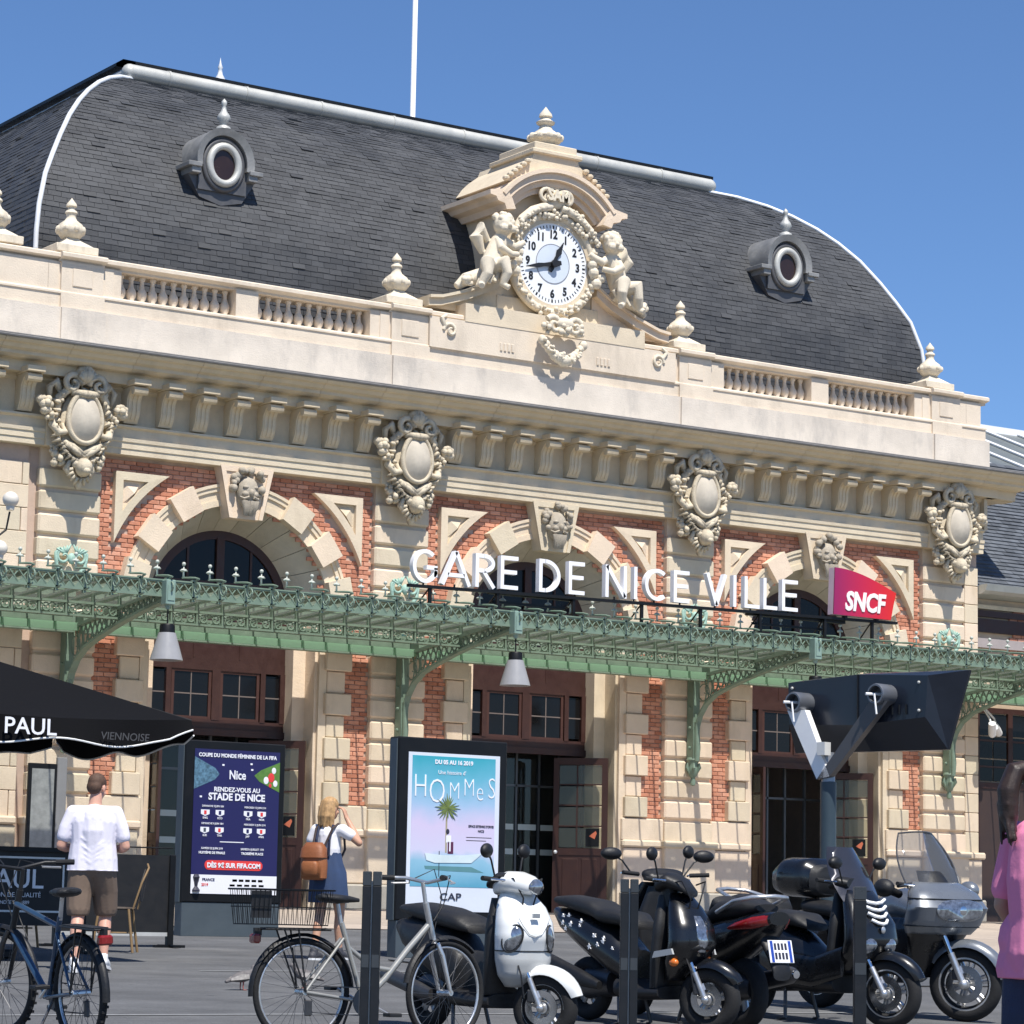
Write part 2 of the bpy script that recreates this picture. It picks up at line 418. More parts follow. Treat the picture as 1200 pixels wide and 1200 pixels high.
# plain ashlar to the left of the first pier and right of the last
for xs, lab in (([-5.9,-4.4,-3.3,-2.2,-1.35,-.68], 0), ([18.70,19.05], 1)):
    bk = MB(); bk.box(xs[0], .24, 0, xs[-1]-.01, .31, 7.0); an = bk.build('ashlar_wall', MORTAR, ST)
    for i in range(1, len(ROW)-1):
        off = .55 if (i % 2 and not lab) else 0
        for a, b in zip(xs[:-1], xs[1:]):
            x0 = a+(off if a != xs[0] else 0); x1 = b+(off if b != xs[-1] else 0)
            if x1-x0 < .05: continue
            block(x0+.006, x1-.006, .20, .26, ROW[i]+.006, ROW[i+1]-.006, an, c=.008)
    block(xs[0], xs[-1]+(.12 if lab else 0), .12, .27, 1.18, 1.31, an, 'plinth_ledge', c=.03)
    block(xs[0], xs[-1]+(.05 if lab else 0), .16, .26, .42, 1.17, an, 'plinth_block')
    block(xs[0], xs[-1]+(.10 if lab else 0), .08, .27, 0, .42, an, 'plinth_base', GRANITE, .03)
# brick fields
bricks = []
bw, bh, gp = .205, .062, .011
def brick_ok(b, u, z):
    if abs(u) > 2.49: return False
    if z < 4.32:
        return 2.02 < abs(u) and z > 1.70
    r = math.hypot(max(abs(u)-.1,0), z-CZ)
    if z > CZ and math.hypot(abs(u)+.1, z+.03-CZ) < 1.78: return False
    if z <= CZ and abs(u) < 2.02: return False
    if z > 6.2 and abs(u) < .3: return False
    return True
for bi, b in enumerate(BAYS):
    z = 1.70; k = 0
    while z+bh < 6.99:
        x = b-2.5+(0 if k % 2 else -(bw+gp)/2)
        while x < b+2.5:
            x0 = max(x, b-2.498); x1 = min(x+bw, b+2.498)
            if x1-x0 > .04 and brick_ok(b, (x0+x1)/2-b, z+bh/2): bricks.append((bi, x0, x1, z, z+bh))
            x += bw+gp
        z += bh+gp; k += 1
spandrel_hide = lambda u, z: (abs(u) > 1.5 and 5.6 < z < 6.7 and abs(u) < 2.2 and math.hypot(u, z-CZ) > 2.35)
bricks = [q for q in bricks if not spandrel_hide((q[1]+q[2])/2-BAYS[q[0]], (q[3]+q[4])/2)]
full = [q for q in bricks if q[0] == 0 and q[3] > 5.2 and q[2]-q[1] > .2][:300]
fs_ = set(full)
BF = [None]*3
for bi in range(3):
    u = MB()
    for q in bricks:
        if q[0] == bi and q not in fs_:
            d = random.uniform(0,.006); u.box(q[1], YB+d, q[3], q[2], .302, q[4], .006)
    BF[bi] = u.build('brick_field', BRICKJ, ST, fix=False); BF[bi]['kind'] = 'stuff'
bp = MB(); bp.box(BAYS[0]-2.49, .303, 4.75, BAYS[0]-2.3, .31, 6.98); BP = bp.build('brick_panel', MORTAR, ST)
u = MB(); u.box(-bw/2,-.02,-bh/2,bw/2,.02,bh/2,.006); bme = u.mesh('brick'); bme.materials.append(BRICK)
for q in full:
    o = link('brick', bme, BP); o.location = ((q[1]+q[2])/2, YB+.02+random.uniform(0,.006), (q[3]+q[4])/2)
# arches with voussoirs, keystone, spandrels, jambs, quoins
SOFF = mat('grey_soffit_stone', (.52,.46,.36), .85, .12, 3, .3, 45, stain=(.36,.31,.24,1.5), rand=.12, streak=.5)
def mask_head(cx, cy, cz, parent, seed):
    rnd = random.Random(seed); h = MB()
    h.ball((cx,cy,cz), (.15,.12,.20), 14, 10)
    h.ball((cx,cy-.11,cz-.02), (.035,.05,.05), 8, 6)            # nose
    for s in (-1,1):
        h.ball((cx+s*.065,cy-.09,cz+.05), (.045,.03,.022), 8, 5)  # brow
        h.ball((cx+s*.07,cy-.085,cz-.035), (.045,.04,.04), 8, 6)  # cheek
        h.tube([(cx+s*.03,cy-.12,cz-.075),(cx+s*.09,cy-.1,cz-.10),(cx+s*.13,cy-.06,cz-.07)], [.02,.022,.008], 6)
    for i in range(26):                                           # curls and beard
        a = rnd.uniform(-.6, PI+.6); r = rnd.uniform(.9,1.15)
        h.ball((cx+.19*r*math.cos(a), cy-.03+rnd.uniform(-.05,.02), cz+.08+.19*r*math.sin(a)), rnd.uniform(.03,.055), 7, 5)
    for i in range(18):
        x = rnd.uniform(-.11,.11); h.tube([(cx+x,cy-.09,cz-.12),(cx+x*.8,cy-.10,cz-.2),(cx+x*.5+rnd.uniform(-.02,.02),cy-.06,cz-.3)], [.03,.028,.01], 6)
    for i, v in enumerate(h.v): h.v[i] = (cx+(v[0]-cx)*1.3, cy+(v[1]-cy)*1.35, cz+.03+(v[2]-cz)*1.3)
    return h.build('mask', DARKCARVE, parent, 60)
for bi, b in enumerate(BAYS):
    # soffit splayed from the outer arch down to the window arch
    SF = None; ns = 13
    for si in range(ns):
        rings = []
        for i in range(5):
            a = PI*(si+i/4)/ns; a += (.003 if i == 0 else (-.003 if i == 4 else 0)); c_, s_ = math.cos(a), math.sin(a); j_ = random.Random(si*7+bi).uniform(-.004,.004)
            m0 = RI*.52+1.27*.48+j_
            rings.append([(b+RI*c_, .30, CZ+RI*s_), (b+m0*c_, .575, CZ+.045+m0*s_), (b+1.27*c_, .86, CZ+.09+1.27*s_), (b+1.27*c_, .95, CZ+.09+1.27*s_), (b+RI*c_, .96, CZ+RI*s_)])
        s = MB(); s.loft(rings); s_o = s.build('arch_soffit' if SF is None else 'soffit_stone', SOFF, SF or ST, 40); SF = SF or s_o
    ar = MB()
    ar.arc(b, CZ, RI, RI+.10, 0, PI, YA+.03, .301, 40); ar.arc(b, CZ, RI+.10, RO-.12, 0, PI, YA+.05, .302, 40)
    ar.arc(b, CZ, RO-.12, RO-.05, 0, PI, YA+.02, .301, 40); ar.arc(b, CZ, RO-.05, RO, 0, PI, YA, .302, 40)
    A = ar.build('arch', STONE, ST, 40)
    for k in range(-4, 5):
        if k == 0: continue
        if abs(k) > 3: continue
        a = PI/2+math.copysign(R_(32+22.5*(abs(k)-1)), k)
        m_ = MB(); wv = .22
        ca, sa = math.cos(a), math.sin(a)
        pts = []
        for r_, w_ in ((RI-.01,.205),(RO+.06,.235)):
            pts.append((r_, w_))
        poly = [(b+ca*pts[0][0]-sa*pts[0][1], CZ+sa*pts[0][0]+ca*pts[0][1]), (b+ca*pts[0][0]+sa*pts[0][1], CZ+sa*pts[0][0]-ca*pts[0][1]),
                (b+ca*pts[1][0]+sa*pts[1][1], CZ+sa*pts[1][0]-ca*pts[1][1]), (b+ca*pts[1][0]-sa*pts[1][1], CZ+sa*pts[1][0]+ca*pts[1][1])]
        m_.prism(poly, YA-.09, .29, 'y'); m_.build('voussoir', STONE, A)
    k = MB()
    k.prism([(b-.30,6.18),(b+.30,6.18),(b+.485,7.02),(b-.485,7.02)], .06, .31, 'y')
    for s_ in (-1,1): k.prism([(b+s_*.23,6.18),(b+s_*.30,6.18),(b+s_*.485,7.02),(b+s_*.40,7.02)], .035, .07, 'y')
    k.prism([(b-.40,6.93),(b+.40,6.93),(b+.42,7.02),(b-.42,7.02)], .036, .07, 'y')
    K = k.build('keystone', STONE, ST)
    mask_head(b, .03, 6.58, K, bi)
    # spandrel panels
    for s_ in (-1,1):
        X = lambda u: b+s_*u
        RS = 2.43
        def tri(inset, rr):
            x1 = 2.255-inset; zt = 6.75-inset
            pts = []
            a0 = math.acos(min(1, x1/rr)); a1 = math.asin(min(1, (zt-CZ)/rr))
            for i in range(13):
                a = a0+(a1-a0)*i/12; pts.append((X(rr*math.cos(a)), CZ+rr*math.sin(a)))
            pts.append((X(x1), zt))
            return pts
        sp = MB(); outer = tri(0, RS); inner = tri(.13, RS+.12)
        rings = []
        for i in range(len(outer)):
            o_, i_ = outer[i], inner[i]
            rings.append([(o_[0],.30,o_[1]),(o_[0],.17,o_[1]),(i_[0],.165,i_[1]),(i_[0],.23,i_[1])])
        sp.loft(rings, False, True)
        S = sp.build('spandrel_panel', STONE, ST)
        inn2 = tri(.17, RS+.17); cx_ = X(1.93); cz_ = 6.42
        py = MB(); vs = [(q[0],.235,q[1]) for q in inn2]+[(cx_,.16,cz_)]; nn = len(inn2)
        py.add(vs, [(i,(i+1) % nn,nn) for i in range(nn)]); py.add([(q[0],.236,q[1]) for q in tri(.1,RS+.1)], [tuple(range(nn))])
        py.build('raised_pyramid', STONE, S)
    # jambs: stepped reveal below springing
    for s_ in (-1,1):
        j = MB()
        j.box(b+s_*1.66, .30, 0, b+s_*1.50, .62, CZ+.02); j.box(b+s_*1.71, .61, 0, b+s_*1.27, .95, CZ+.1)
        j.box(b+s_*1.70, .42, 0, b+s_*1.59, .62, CZ)
        J = j.build('door_jamb', STONE, ST)
        jb = MB(); jb.box(b+s_*1.69, .235, 0, b+s_*1.55, .301, CZ); jb.build('jamb_strip', STONE, J)
        for i in range(2, 9):
            big = i % 2 == 0
            h = ROW[i+1]-ROW[i]
            x0, x1 = (1.645, 2.13) if big else (1.70, 2.04)
            d = .15 if big else .08
            ublock(x1-x0, d, h-.01, (b+s_*(x0+x1)/2, .305-d/2, ROW[i]+h/2), J, 'quoin', c=.014)
        ublock(.9, .12, .385, (b+s_*2.05, .24, 1.49), J, 'stone_block')
        ublock(.86, .12, .74, (b+s_*2.07, .245, .80), J, 'plinth_block'); ublock(.92, .17, .13, (b+s_*2.06, .225, 1.245), J, 'plinth_ledge', c=.03)
        ublock(.92, .2, .42, (b+s_*2.05, .21, .21), J, 'plinth_base', GRANITE, .03)
# ------------------------------------------------------------------ architrave, frieze, modillions, cornice
ar = MB()
ar.sweepx([(.33,7.0),(.050,7.0),(.050,7.09),(.034,7.095),(.034,7.19),(.016,7.20),(.010,7.255),(.055,7.26),(.055,7.40),(-.01,7.43),(-.01,7.46),(.33,7.46)], XL, XR)
ar.build('architrave', STONE, ST)
fz = MB(); fz.sweepx([(.34,7.455),(.12,7.455),(.12,7.98),(.06,8.02),(.06,8.06),(.34,8.06)], XL, XR+.005); fz.build('frieze', CORN, ST)
for p in PIERS:
    pb = MB(); pb.box(p-.53, -.02, 6.99, p+.53, .15, 7.472); pb.build('architrave_break', CORN, ST)
cprof = [(.34,8.06),(.02,8.06),(.02,8.13),(-.08,8.20),(-.08,8.24),(-.30,8.25),(-.38,8.29),(-.38,8.34),(-.46,8.37),(-.50,8.42),(-.56,8.44),(-.60,8.48),(-.60,8.505),(.34,8.53)]
cn = MB(); 
nseg = 23
CORNICE = None
L0, L1 = XL, XR+.75
for i in range(nseg):
    a = L0+(L1-L0)*i/nseg; b = L0+(L1-L0)*(i+1)/nseg
    u = MB(); u.sweepx(cprof, a+.003, b-.003)
    if CORNICE is None:
        CORNICE = u.build('cornice', CORN, ST)
    else: u.build('cornice_stone', CORN, CORNICE)
u = MB(); u.box(XL, -.15, 8.07, XR+.2, .2, 8.5); u.build('cornice_bed', CORN, CORNICE)
u = MB(); u.box(XR-.02, -.1, 8.07, XR+.70, 9, 8.5); u.box(XR-.02, .0, 7.46, XR+.06, 9, 8.07); u.build('cornice_return', CORN, CORNICE)
u = MB(); u.tube([(XL,-.615,8.515),(L1,-.615,8.515)], .022, 6); u.tube([(XL,-.56,8.55),(L1,-.56,8.55)], .02, 6); u.build('gutter', mat('dark_gutter', (.16,.155,.15), .5, .2, 6), CORNICE)
u = MB(); u.box(XL,-.5,8.51,L1,.3,8.535); u.build('gutter_flashing', ZINC, CORNICE)
# modillion
md = MB(); pr = []
for i in range(13):
    t_ = i/12; z = 7.49+.55*t_
    y = .02-.30*t_**1.5-.05*math.sin(t_*2*PI)
    pr.append((y, z))
pr = [(.13,7.49)]+pr+[(.13,8.04)]
md.prism(pr, -.12, .12, 'x')
for dx in (-.075, 0, .075):
    md.prism([(y-.012, z) for y, z in pr[2:12]]+[(y+.02, z) for y, z in pr[2:12]][::-1], dx-.022, dx+.022, 'x')
md.box(-.15, -.40, 8.045, .15, .13, 8.14, .01)
md.lathe([(.001,-.12),(.065,-.12),(.065,.12),(.001,.12)], (0,-.29,7.97), 10, 'x')
mme = md.mesh('modillion'); mme.materials.append(CORN)
cof = MB(); cof.box(-.17,-.26,8.14,.17,.10,8.235); cof.box(-.13,-.3,8.06,.13,-.27,8.2)
for bi in range(-1,3):
    for k in range(8):
        x = bi*W+.875+k*.6085-.0
        x = bi*W+.90+k*(W-1.8)/7
        if x < XL+.3: continue
        o = link('modillion', mme, CORNICE); o.location = (x,0,0)
# cartouches (carved shields) on the piers
def spiral(m, cx, cy, cz, r0, turns, a0, sgn, th, dirx=1, n=18):
    pts = []; rr = []
    for i in range(n+1):
        t_ = i/n; r = r0*(1-.8*t_); a = a0+sgn*turns*2*PI*t_
        pts.append((cx+dirx*r*math.cos(a), cy-.05*t_, cz+r*math.sin(a))); rr.append(th*(1-.55*t_))
    m.tube(pts, rr, 7)
def flower(m, rnd, cx, cy, cz, r, k=9):
    for i in range(k):
        a = 2*PI*i/k*1.0+rnd.uniform(-.3,.3); q = r*rnd.uniform(.35,.75)
        m.ball((cx+q*math.cos(a), cy-rnd.uniform(0,.06), cz+q*math.sin(a)), r*rnd.uniform(.3,.48), 7, 5)
    m.ball((cx,cy-.08,cz), r*.4, 7, 5)
rnd = random.Random(3)
ca = MB()
zc = 7.42
for s_ in (-1,1):
    ca.tube([(s_*.05,-.08,zc+.36),(s_*.24,-.10,zc+.40),(s_*.36,-.06,zc+.28),(s_*.37,-.02,zc+.08),(s_*.44,-.05,zc-.10),(s_*.38,-.14,zc-.22),(s_*.27,-.12,zc-.2),(s_*.29,-.06,zc-.08)], [.05,.065,.06,.055,.06,.06,.045,.03], 8)
    spiral(ca, s_*.20, -.12, zc+.47, .15, 1.3, PI, -1, .055, s_)
    ca.tube([(s_*.30,-.0,zc+.35),(s_*.42,-.06,zc+.5),(s_*.5,-.04,zc+.42),(s_*.47,-.0,zc+.22)], [.05,.06,.05,.03], 8)
    flower(ca, rnd, s_*.58, -.06, zc+.17, .14, 10); flower(ca, rnd, s_*.50, -.05, zc+.02, .09, 7)
    ca.tube([(s_*.25,-.10,zc-.35),(s_*.12,-.13,zc-.44),(s_*.0,-.13,zc-.52)], [.05,.05,.04], 7)
    ca.tube([(s_*.0,-.13,zc-.48),(s_*.16,-.12,zc-.38),(s_*.32,-.08,zc-.30)], [.04,.05,.03], 7)
    flower(ca, rnd, s_*.30, .02, zc-.55, .12, 9); flower(ca, rnd, s_*.36, .06, zc-.42, .09, 7)
    ca.tube([(s_*.12,-.05,zc-.78),(s_*.2,-.04,zc-.68),(s_*.16,-.08,zc-.56)], [.03,.045,.03], 7)
    ca.ball((s_*.09,-.12,zc-.62), (.06,.07,.06), 8, 6)
ca.ball((0,-.1,zc+.62), (.15,.13,.14), 12, 8)                    # shell crown
for i in range(7):
    a = PI*(.1+.8*i/6); ca.tube([(0,-.14,zc+.50),(.15*math.cos(a),-.2,zc+.55+.13*math.sin(a))], [.02,.035], 6)
ca.tube([(-.2,-.12,zc+.36),(0,-.2,zc+.33),(.2,-.12,zc+.36)], [.05,.06,.05], 8)
ca.ball((0,-.16,zc-.66), (.12,.12,.13), 12, 8); ca.ball((0,-.24,zc-.72), (.06,.06,.05), 8, 6)
for i in range(9):
    a = PI+PI*i/8; ca.tube([(.12*math.cos(a),-.1,zc-.68+.12*math.sin(a)),(.2*math.cos(a),-.05,zc-.7+.2*math.sin(a))], [.035,.012], 6)
for i in range(46):
    a = 2*PI*i/46+rnd.uniform(-.05,.05); r0 = rnd.uniform(.33,.40); r1 = r0+rnd.uniform(.06,.17); sz = 1.25
    ca.tube([(r0*math.cos(a),-.03,zc-.05+r0*sz*math.sin(a)),((r0+r1)/2*math.cos(a+.12),-.10-rnd.uniform(0,.05),zc-.05+(r0+r1)/2*sz*math.sin(a+.12)),(r1*math.cos(a+.1),-.03,zc-.05+r1*sz*math.sin(a+.1))], [.022,.034,.010], 6)
ca.ball((0,0,zc-.15), (.34,.10,.60), 16, 10); ca.ball((0,-.02,zc-.85), (.06,.06,.1), 8, 6)
ring = [(.255*math.cos(a)*(1-.12*math.sin(a)), -.15, zc+.02+.345*math.sin(a)-(.05 if abs(a-PI/2) < .25 else 0)) for a in [2*PI*i/36 for i in range(36)]]
ca.tube(ring, .038, 7, closed=True)
cme = ca.mesh('cartouche'); cme.materials.append(OLDCARVE); cme.polygons.foreach_set('use_smooth', [True]*len(cme.polygons))
sh = MB()
vs = [(0,-.255,zc+.02)]; fs = []
NR = 5
for j in range(1, NR+1):
    t_ = j/NR
    for i in range(28):
        a = 2*PI*i/28
        vs.append((t_*.245*math.cos(a)*(1-.12*math.sin(a)), -.255+.10*t_**2.2, zc+.02+t_*(.335*math.sin(a)-(.03 if abs(a-PI/2) < .2 else 0))))
for i in range(28): fs.append((0,1+i,1+(i+1) % 28))
for j in range(NR-1):
    for i in range(28): fs.append((1+j*28+i,1+(j+1)*28+i,1+(j+1)*28+(i+1) % 28,1+j*28+(i+1) % 28))
sh.add(vs, fs); sme = sh.mesh('shield'); sme.materials.append(SHIELD); sme.polygons.foreach_set('use_smooth', [True]*len(sme.polygons))
for p in PIERS:
    o = link('cartouche', cme, ST); o.location = (p+.0,-.05,7.42*(1-1.14)); o.scale = (1.1,1.35,1.14)
    q = link('shield', sme, o)
# ------------------------------------------------------------------ attic and balustrade
YT = .32
at = MB()
at2 = MB(); at2.box(XL, .10, 8.53, XR+.22, 2.0, 9.21)
at.box(XL, .17, 9.21, XR+.18, 1.2, 9.46)
ATT = at.build('attic', STONE2, ST); at2.build('attic_base', ATTS, ST)
ped = MB()
u = MB(); u.sweepx([(.72,9.95),(.28,9.95),(.28,9.985),(.16,10.02),(.16,10.075),(.20,10.10),(.72,10.10)], XL, XR+.28); u.build('coping', STONE2, ATT)
u = MB(); u.sweepx([(.72,9.44),(.15,9.44),(.15,9.47),(.19,9.50),(.72,9.50)], XL, XR+.2); u.build('balustrade_base', STONE2, ATT)
bal = MB(); bal.lathe([(.055,9.50),(.062,9.52),(.04,9.54),(.072,9.60),(.085,9.66),(.078,9.71),(.045,9.76),(.034,9.82),(.034,9.88),(.05,9.90),(.055,9.92),(.055,9.955)], (0,0,0), 12)
balm = bal.mesh('baluster'); balm.materials.append(STONE2); balm.polygons.foreach_set('use_smooth', [True]*len(balm.polygons))
def pedestal(x0, x1, y, pan=True):
    q = MB(); q.box(x0, y, 9.46, x1, .75, 9.96); q.build('pedestal', STONE2, ATT)
    if pan:
        q = MB(); w_ = .17; xm = (x0+x1)/2; q.box(xm-w_, y-.018, 9.58, xm+w_, y+.01, 9.86, .008); q.build('pedestal_panel', STONE2, ATT)
def finial(x, y, z, k=1.0, parent=None, nm='finial'):
    q = MB()
    q.box(x-.36*k, y-.3*k, z, x+.36*k, y+.3*k, z+.13*k, .01)
    q.loft([[(x+s1*w_*k, y+s2*w_*k, z+h*k) for s1, s2 in ((-1,-1),(1,-1),(1,1),(-1,1))] for w_, h in ((.28,.13),(.23,.17),(.13,.24),(.10,.28))])
    q.lathe([(.10*k,z+.27*k),(.16*k,z+.30*k),(.225*k,z+.38*k),(.23*k,z+.44*k),(.19*k,z+.51*k),(.10*k,z+.58*k),(.075*k,z+.63*k),(.08*k,z+.68*k),(.10*k,z+.70*k),(.09*k,z+.73*k),(.06*k,z+.75*k),(.055*k,z+.79*k),(.085*k,z+.81*k),(.08*k,z+.85*k),(.03*k,z+.91*k),(.001,z+.95*k)], (x,y,0), 16)
    for i in range(8):
        a = 2*PI*i/8; q.ball((x+.20*k*math.cos(a), y+.20*k*math.sin(a), z+.42*k), (.06*k,.06*k,.06*k), 6, 5)
    return q.build(nm, CARVED, parent or ST, 40)
def bal_run(x0, x1, n):
    for i in range(n):
        o = link('baluster', balm, ATT); o.location = (x0+(x1-x0)*(i+.5)/n, .45, 0)
for p in PIERS:
    pedestal(p-.30, p+.42, .17); q = MB(); q.box(p-.50, .22, 9.46, p+.62, .74, 9.955); q.build('pedestal', STONE2, ATT)
    u = MB(); u.sweepx([(.72,9.96),(.20,9.96),(.20,9.99),(.08,10.025),(.08,10.08),(.12,10.105),(.72,10.105)], p-.33, p+.45); u.build('coping_break', STONE2, ATT)
    u = MB(); u.box(p-.32, .06, 8.54, p+.44, .2, 9.205); u.build('attic_break', ATTS, ATT); u = MB(); u.box(p-.315, .13, 9.2, p+.435, .25, 9.45); u.build('attic_break', STONE2, ATT)
    finial(p-.0, .56, 10.14)
q = MB(); q.box(PIERS[3]+.625,.22,9.46,XR+.1,.74,9.955); q.build('pedestal', STONE2, ATT)
q = MB(); q.box(PIERS[0]-1.6,.22,9.46,PIERS[0]-.505,.74,9.955); q.box(XL,.24,9.46,-1.5,.73,9.954); q.build('pedestal', STONE2, ATT)
finial(-1.28, .56, 10.14)
def piece(x0, x1):
    q = MB(); q.box(x0,.235,9.46,x1,.735,9.954); q.build('pedestal', STONE2, ATT)
for b0, nb in ((0,11),(2*W,11)):
    piece(b0+2.82, b0+3.23); piece(b0+5.36, b0+5.6); piece(b0+.5,b0+.76)
    bal_run(b0+.76, b0+2.82, nb); bal_run(b0+3.23, b0+5.36, nb)
q = MB(); q.box(W+.5,.235,9.46,2*W-.45,.74,9.956); q.build('pedestal', STONE2, ATT)
# ------------------------------------------------------------------ curved slate roof
PROF = [(0,9.6),(0,10.3),(0.0,10.6),(.05,11.05),(.2,11.6),(.4,12.0),(.62,12.4),(.9,12.85),(1.2,13.22),(1.5,13.52),(1.85,13.8),(2.2,14.02),(2.62,14.22),(3.05,14.36)]
RX0, RX1, RY0, RY1 = -.35, 18.5, 1.1, 13.0
def prof_at(s):
    acc = 0
    for (o0,z0),(o1,z1) in zip(PROF[:-1], PROF[1:]):
        l = math.hypot(o1-o0, z1-z0)
        if s <= acc+l:
            t_ = (s-acc)/l; return o0+(o1-o0)*t_, z0+(z1-z0)*t_
        acc += l
    return PROF[-1]
PLEN = sum(math.hypot(b_[0]-a_[0], b_[1]-a_[1]) for a_, b_ in zip(PROF[:-1], PROF[1:]))
def roof_o(z):
    for (o0,z0),(o1,z1) in zip(PROF[:-1], PROF[1:]):
        if z0 <= z <= z1: return o0+(o1-o0)*(z-z0)/(z1-z0)
    return 0
rb = MB(); rings = []
for o_, z_ in PROF: rings.append([(RX0+o_+.03,RY0+o_+.03,z_),(RX1-o_-.03,RY0+o_+.03,z_),(RX1-o_-.03,RY1-o_-.03,z_),(RX0+o_+.03,RY1-o_-.03,z_)])
rb.loft(rings); ROOF = rb.build('roof', SLATE, ST)
sl = MB(); rnd = random.Random(11)
EXP, SW = .098, .24
nco = int(PLEN/EXP)
for face in ('front','left'):
    for k in range(nco):
        o0, z0 = prof_at(k*EXP); o1, z1 = prof_at(min((k+1.12)*EXP, PLEN))
        if z1 < 10.0: continue
        if face == 'front': a0, a1 = RX0, RX1
        else: a0, a1 = RY0, RY1
        a = a0+o0-(SW/2 if k % 2 else 0)
        dx = o1-o0; dz = z1-z0; l = math.hypot(dx,dz); nx, nz = -dz/l, dx/l       # outward normal (horizontal, vertical)
        while a < a1-o0:
            s0 = max(a, a0+o0+.001); s1 = min(a+SW-.006, a1-o0)
            t0 = max(a, a0+o1); t1 = min(a+SW-.006, a1-o1)
            a += SW
            if s1-s0 < .03 or t1-t0 < .01: continue
            th = .012+rnd.uniform(-.003,.004)
            if rnd.random() < .03: th += .012
            def Q(al, o_, z_, h):
                q = o_+nx*h
                return (al, RY0+q, z_+nz*h) if face == 'front' else (RX0+q, al, z_+nz*h)
            zj = rnd.uniform(-.006,.006)
            vs = [Q(s0,o0,z0+zj,th),Q(s1,o0,z0+zj,th),Q(t1,o1,z1,.004),Q(t0,o1,z1,.004),Q(s0,o0,z0+zj,-.01),Q(s1,o0,z0+zj,-.01)]
            fs = [(0,1,2,3),(4,5,1,0),(4,0,3),(1,5,2)]
            if face == 'left': fs = [f[::-1] for f in fs]
            sl.add(vs, fs)
so = sl.build('slates', SLATE, ROOF, fix=False); so['kind'] = 'stuff'
# hips and ridge
for x, sg in ((RX0,1),(RX1,-1)):
    h = MB(); h.tube([(x+sg*o_, RY0+o_-.01, z_+.02) for o_, z_ in PROF[1:]], .042, 8); h.build('hip_roll', HIPZ, ROOF, 60)
h = MB(); yr = RY0+3.05; zr = 14.50
x0, x1 = RX0+3.0, RX1-3.0
h.box(x0-.05, yr-.05, 14.3, x1+.05, RY1-2.9, 14.55); h.build('ridge_deck', DARKZ, ROOF)
h = MB(); h.tube([(x0,yr,zr),(x1,yr,zr)], .145, 14); h.ball((x1,yr,zr),.145,12,8); h.ball((x0,yr,zr),.145,12,8); RID = h.build('ridge_roll', ZINC, ROOF, 60)
i = 0; x = x0+.75
while x < x1-.3:
    h = MB(); h.tube([(x-.02,yr,zr),(x+.02,yr,zr)], .158, 14); h.build('ridge_collar', ZINC, RID, 60); x += 1.55
h = MB(); h.box(x0-.12, yr+.02, 14.66, x1+.12, yr+.30, 14.72); h.box(x0-.12, yr+.02, 14.66, x0+.12, RY1-3, 14.72); h.build('ridge_cap', BLACKM, ROOF)
h = MB(); h.tube([(x0,yr+.1,zr-.02),(x0,RY1-3,zr-.02)], .12, 10); h.build('ridge_roll', ZINC, ROOF, 60)
fl = thing('flagpole', 'tall thin white flagpole rising above the slate roof', 'flagpole', (10.25, 7.0, 14.5))
h = MB(); h.lathe([(.09,0),(.09,.25),(.055,.3),(.05,5.4),(.001,5.45)], (0,0,0), 12); h.build('pole', WHITE, fl, 50)
h = MB(); h.box(-.15,-.15,0,.15,.15,.06); h.build('base', ZINC, fl)
rf = thing('roof_finial', 'small pale zinc finial standing on the roof ridge deck', 'finial', (5.4, 6.0, 14.95))
h = MB(); h.lathe([(.10,0),(.10,.10),(.04,.16),(.05,.2),(.10,.3),(.10,.36),(.05,.45),(.035,.55),(.05,.58),(.02,.66),(.001,.78)], (0,0,0), 10); h.build('vase', HIPZ, rf, 60)
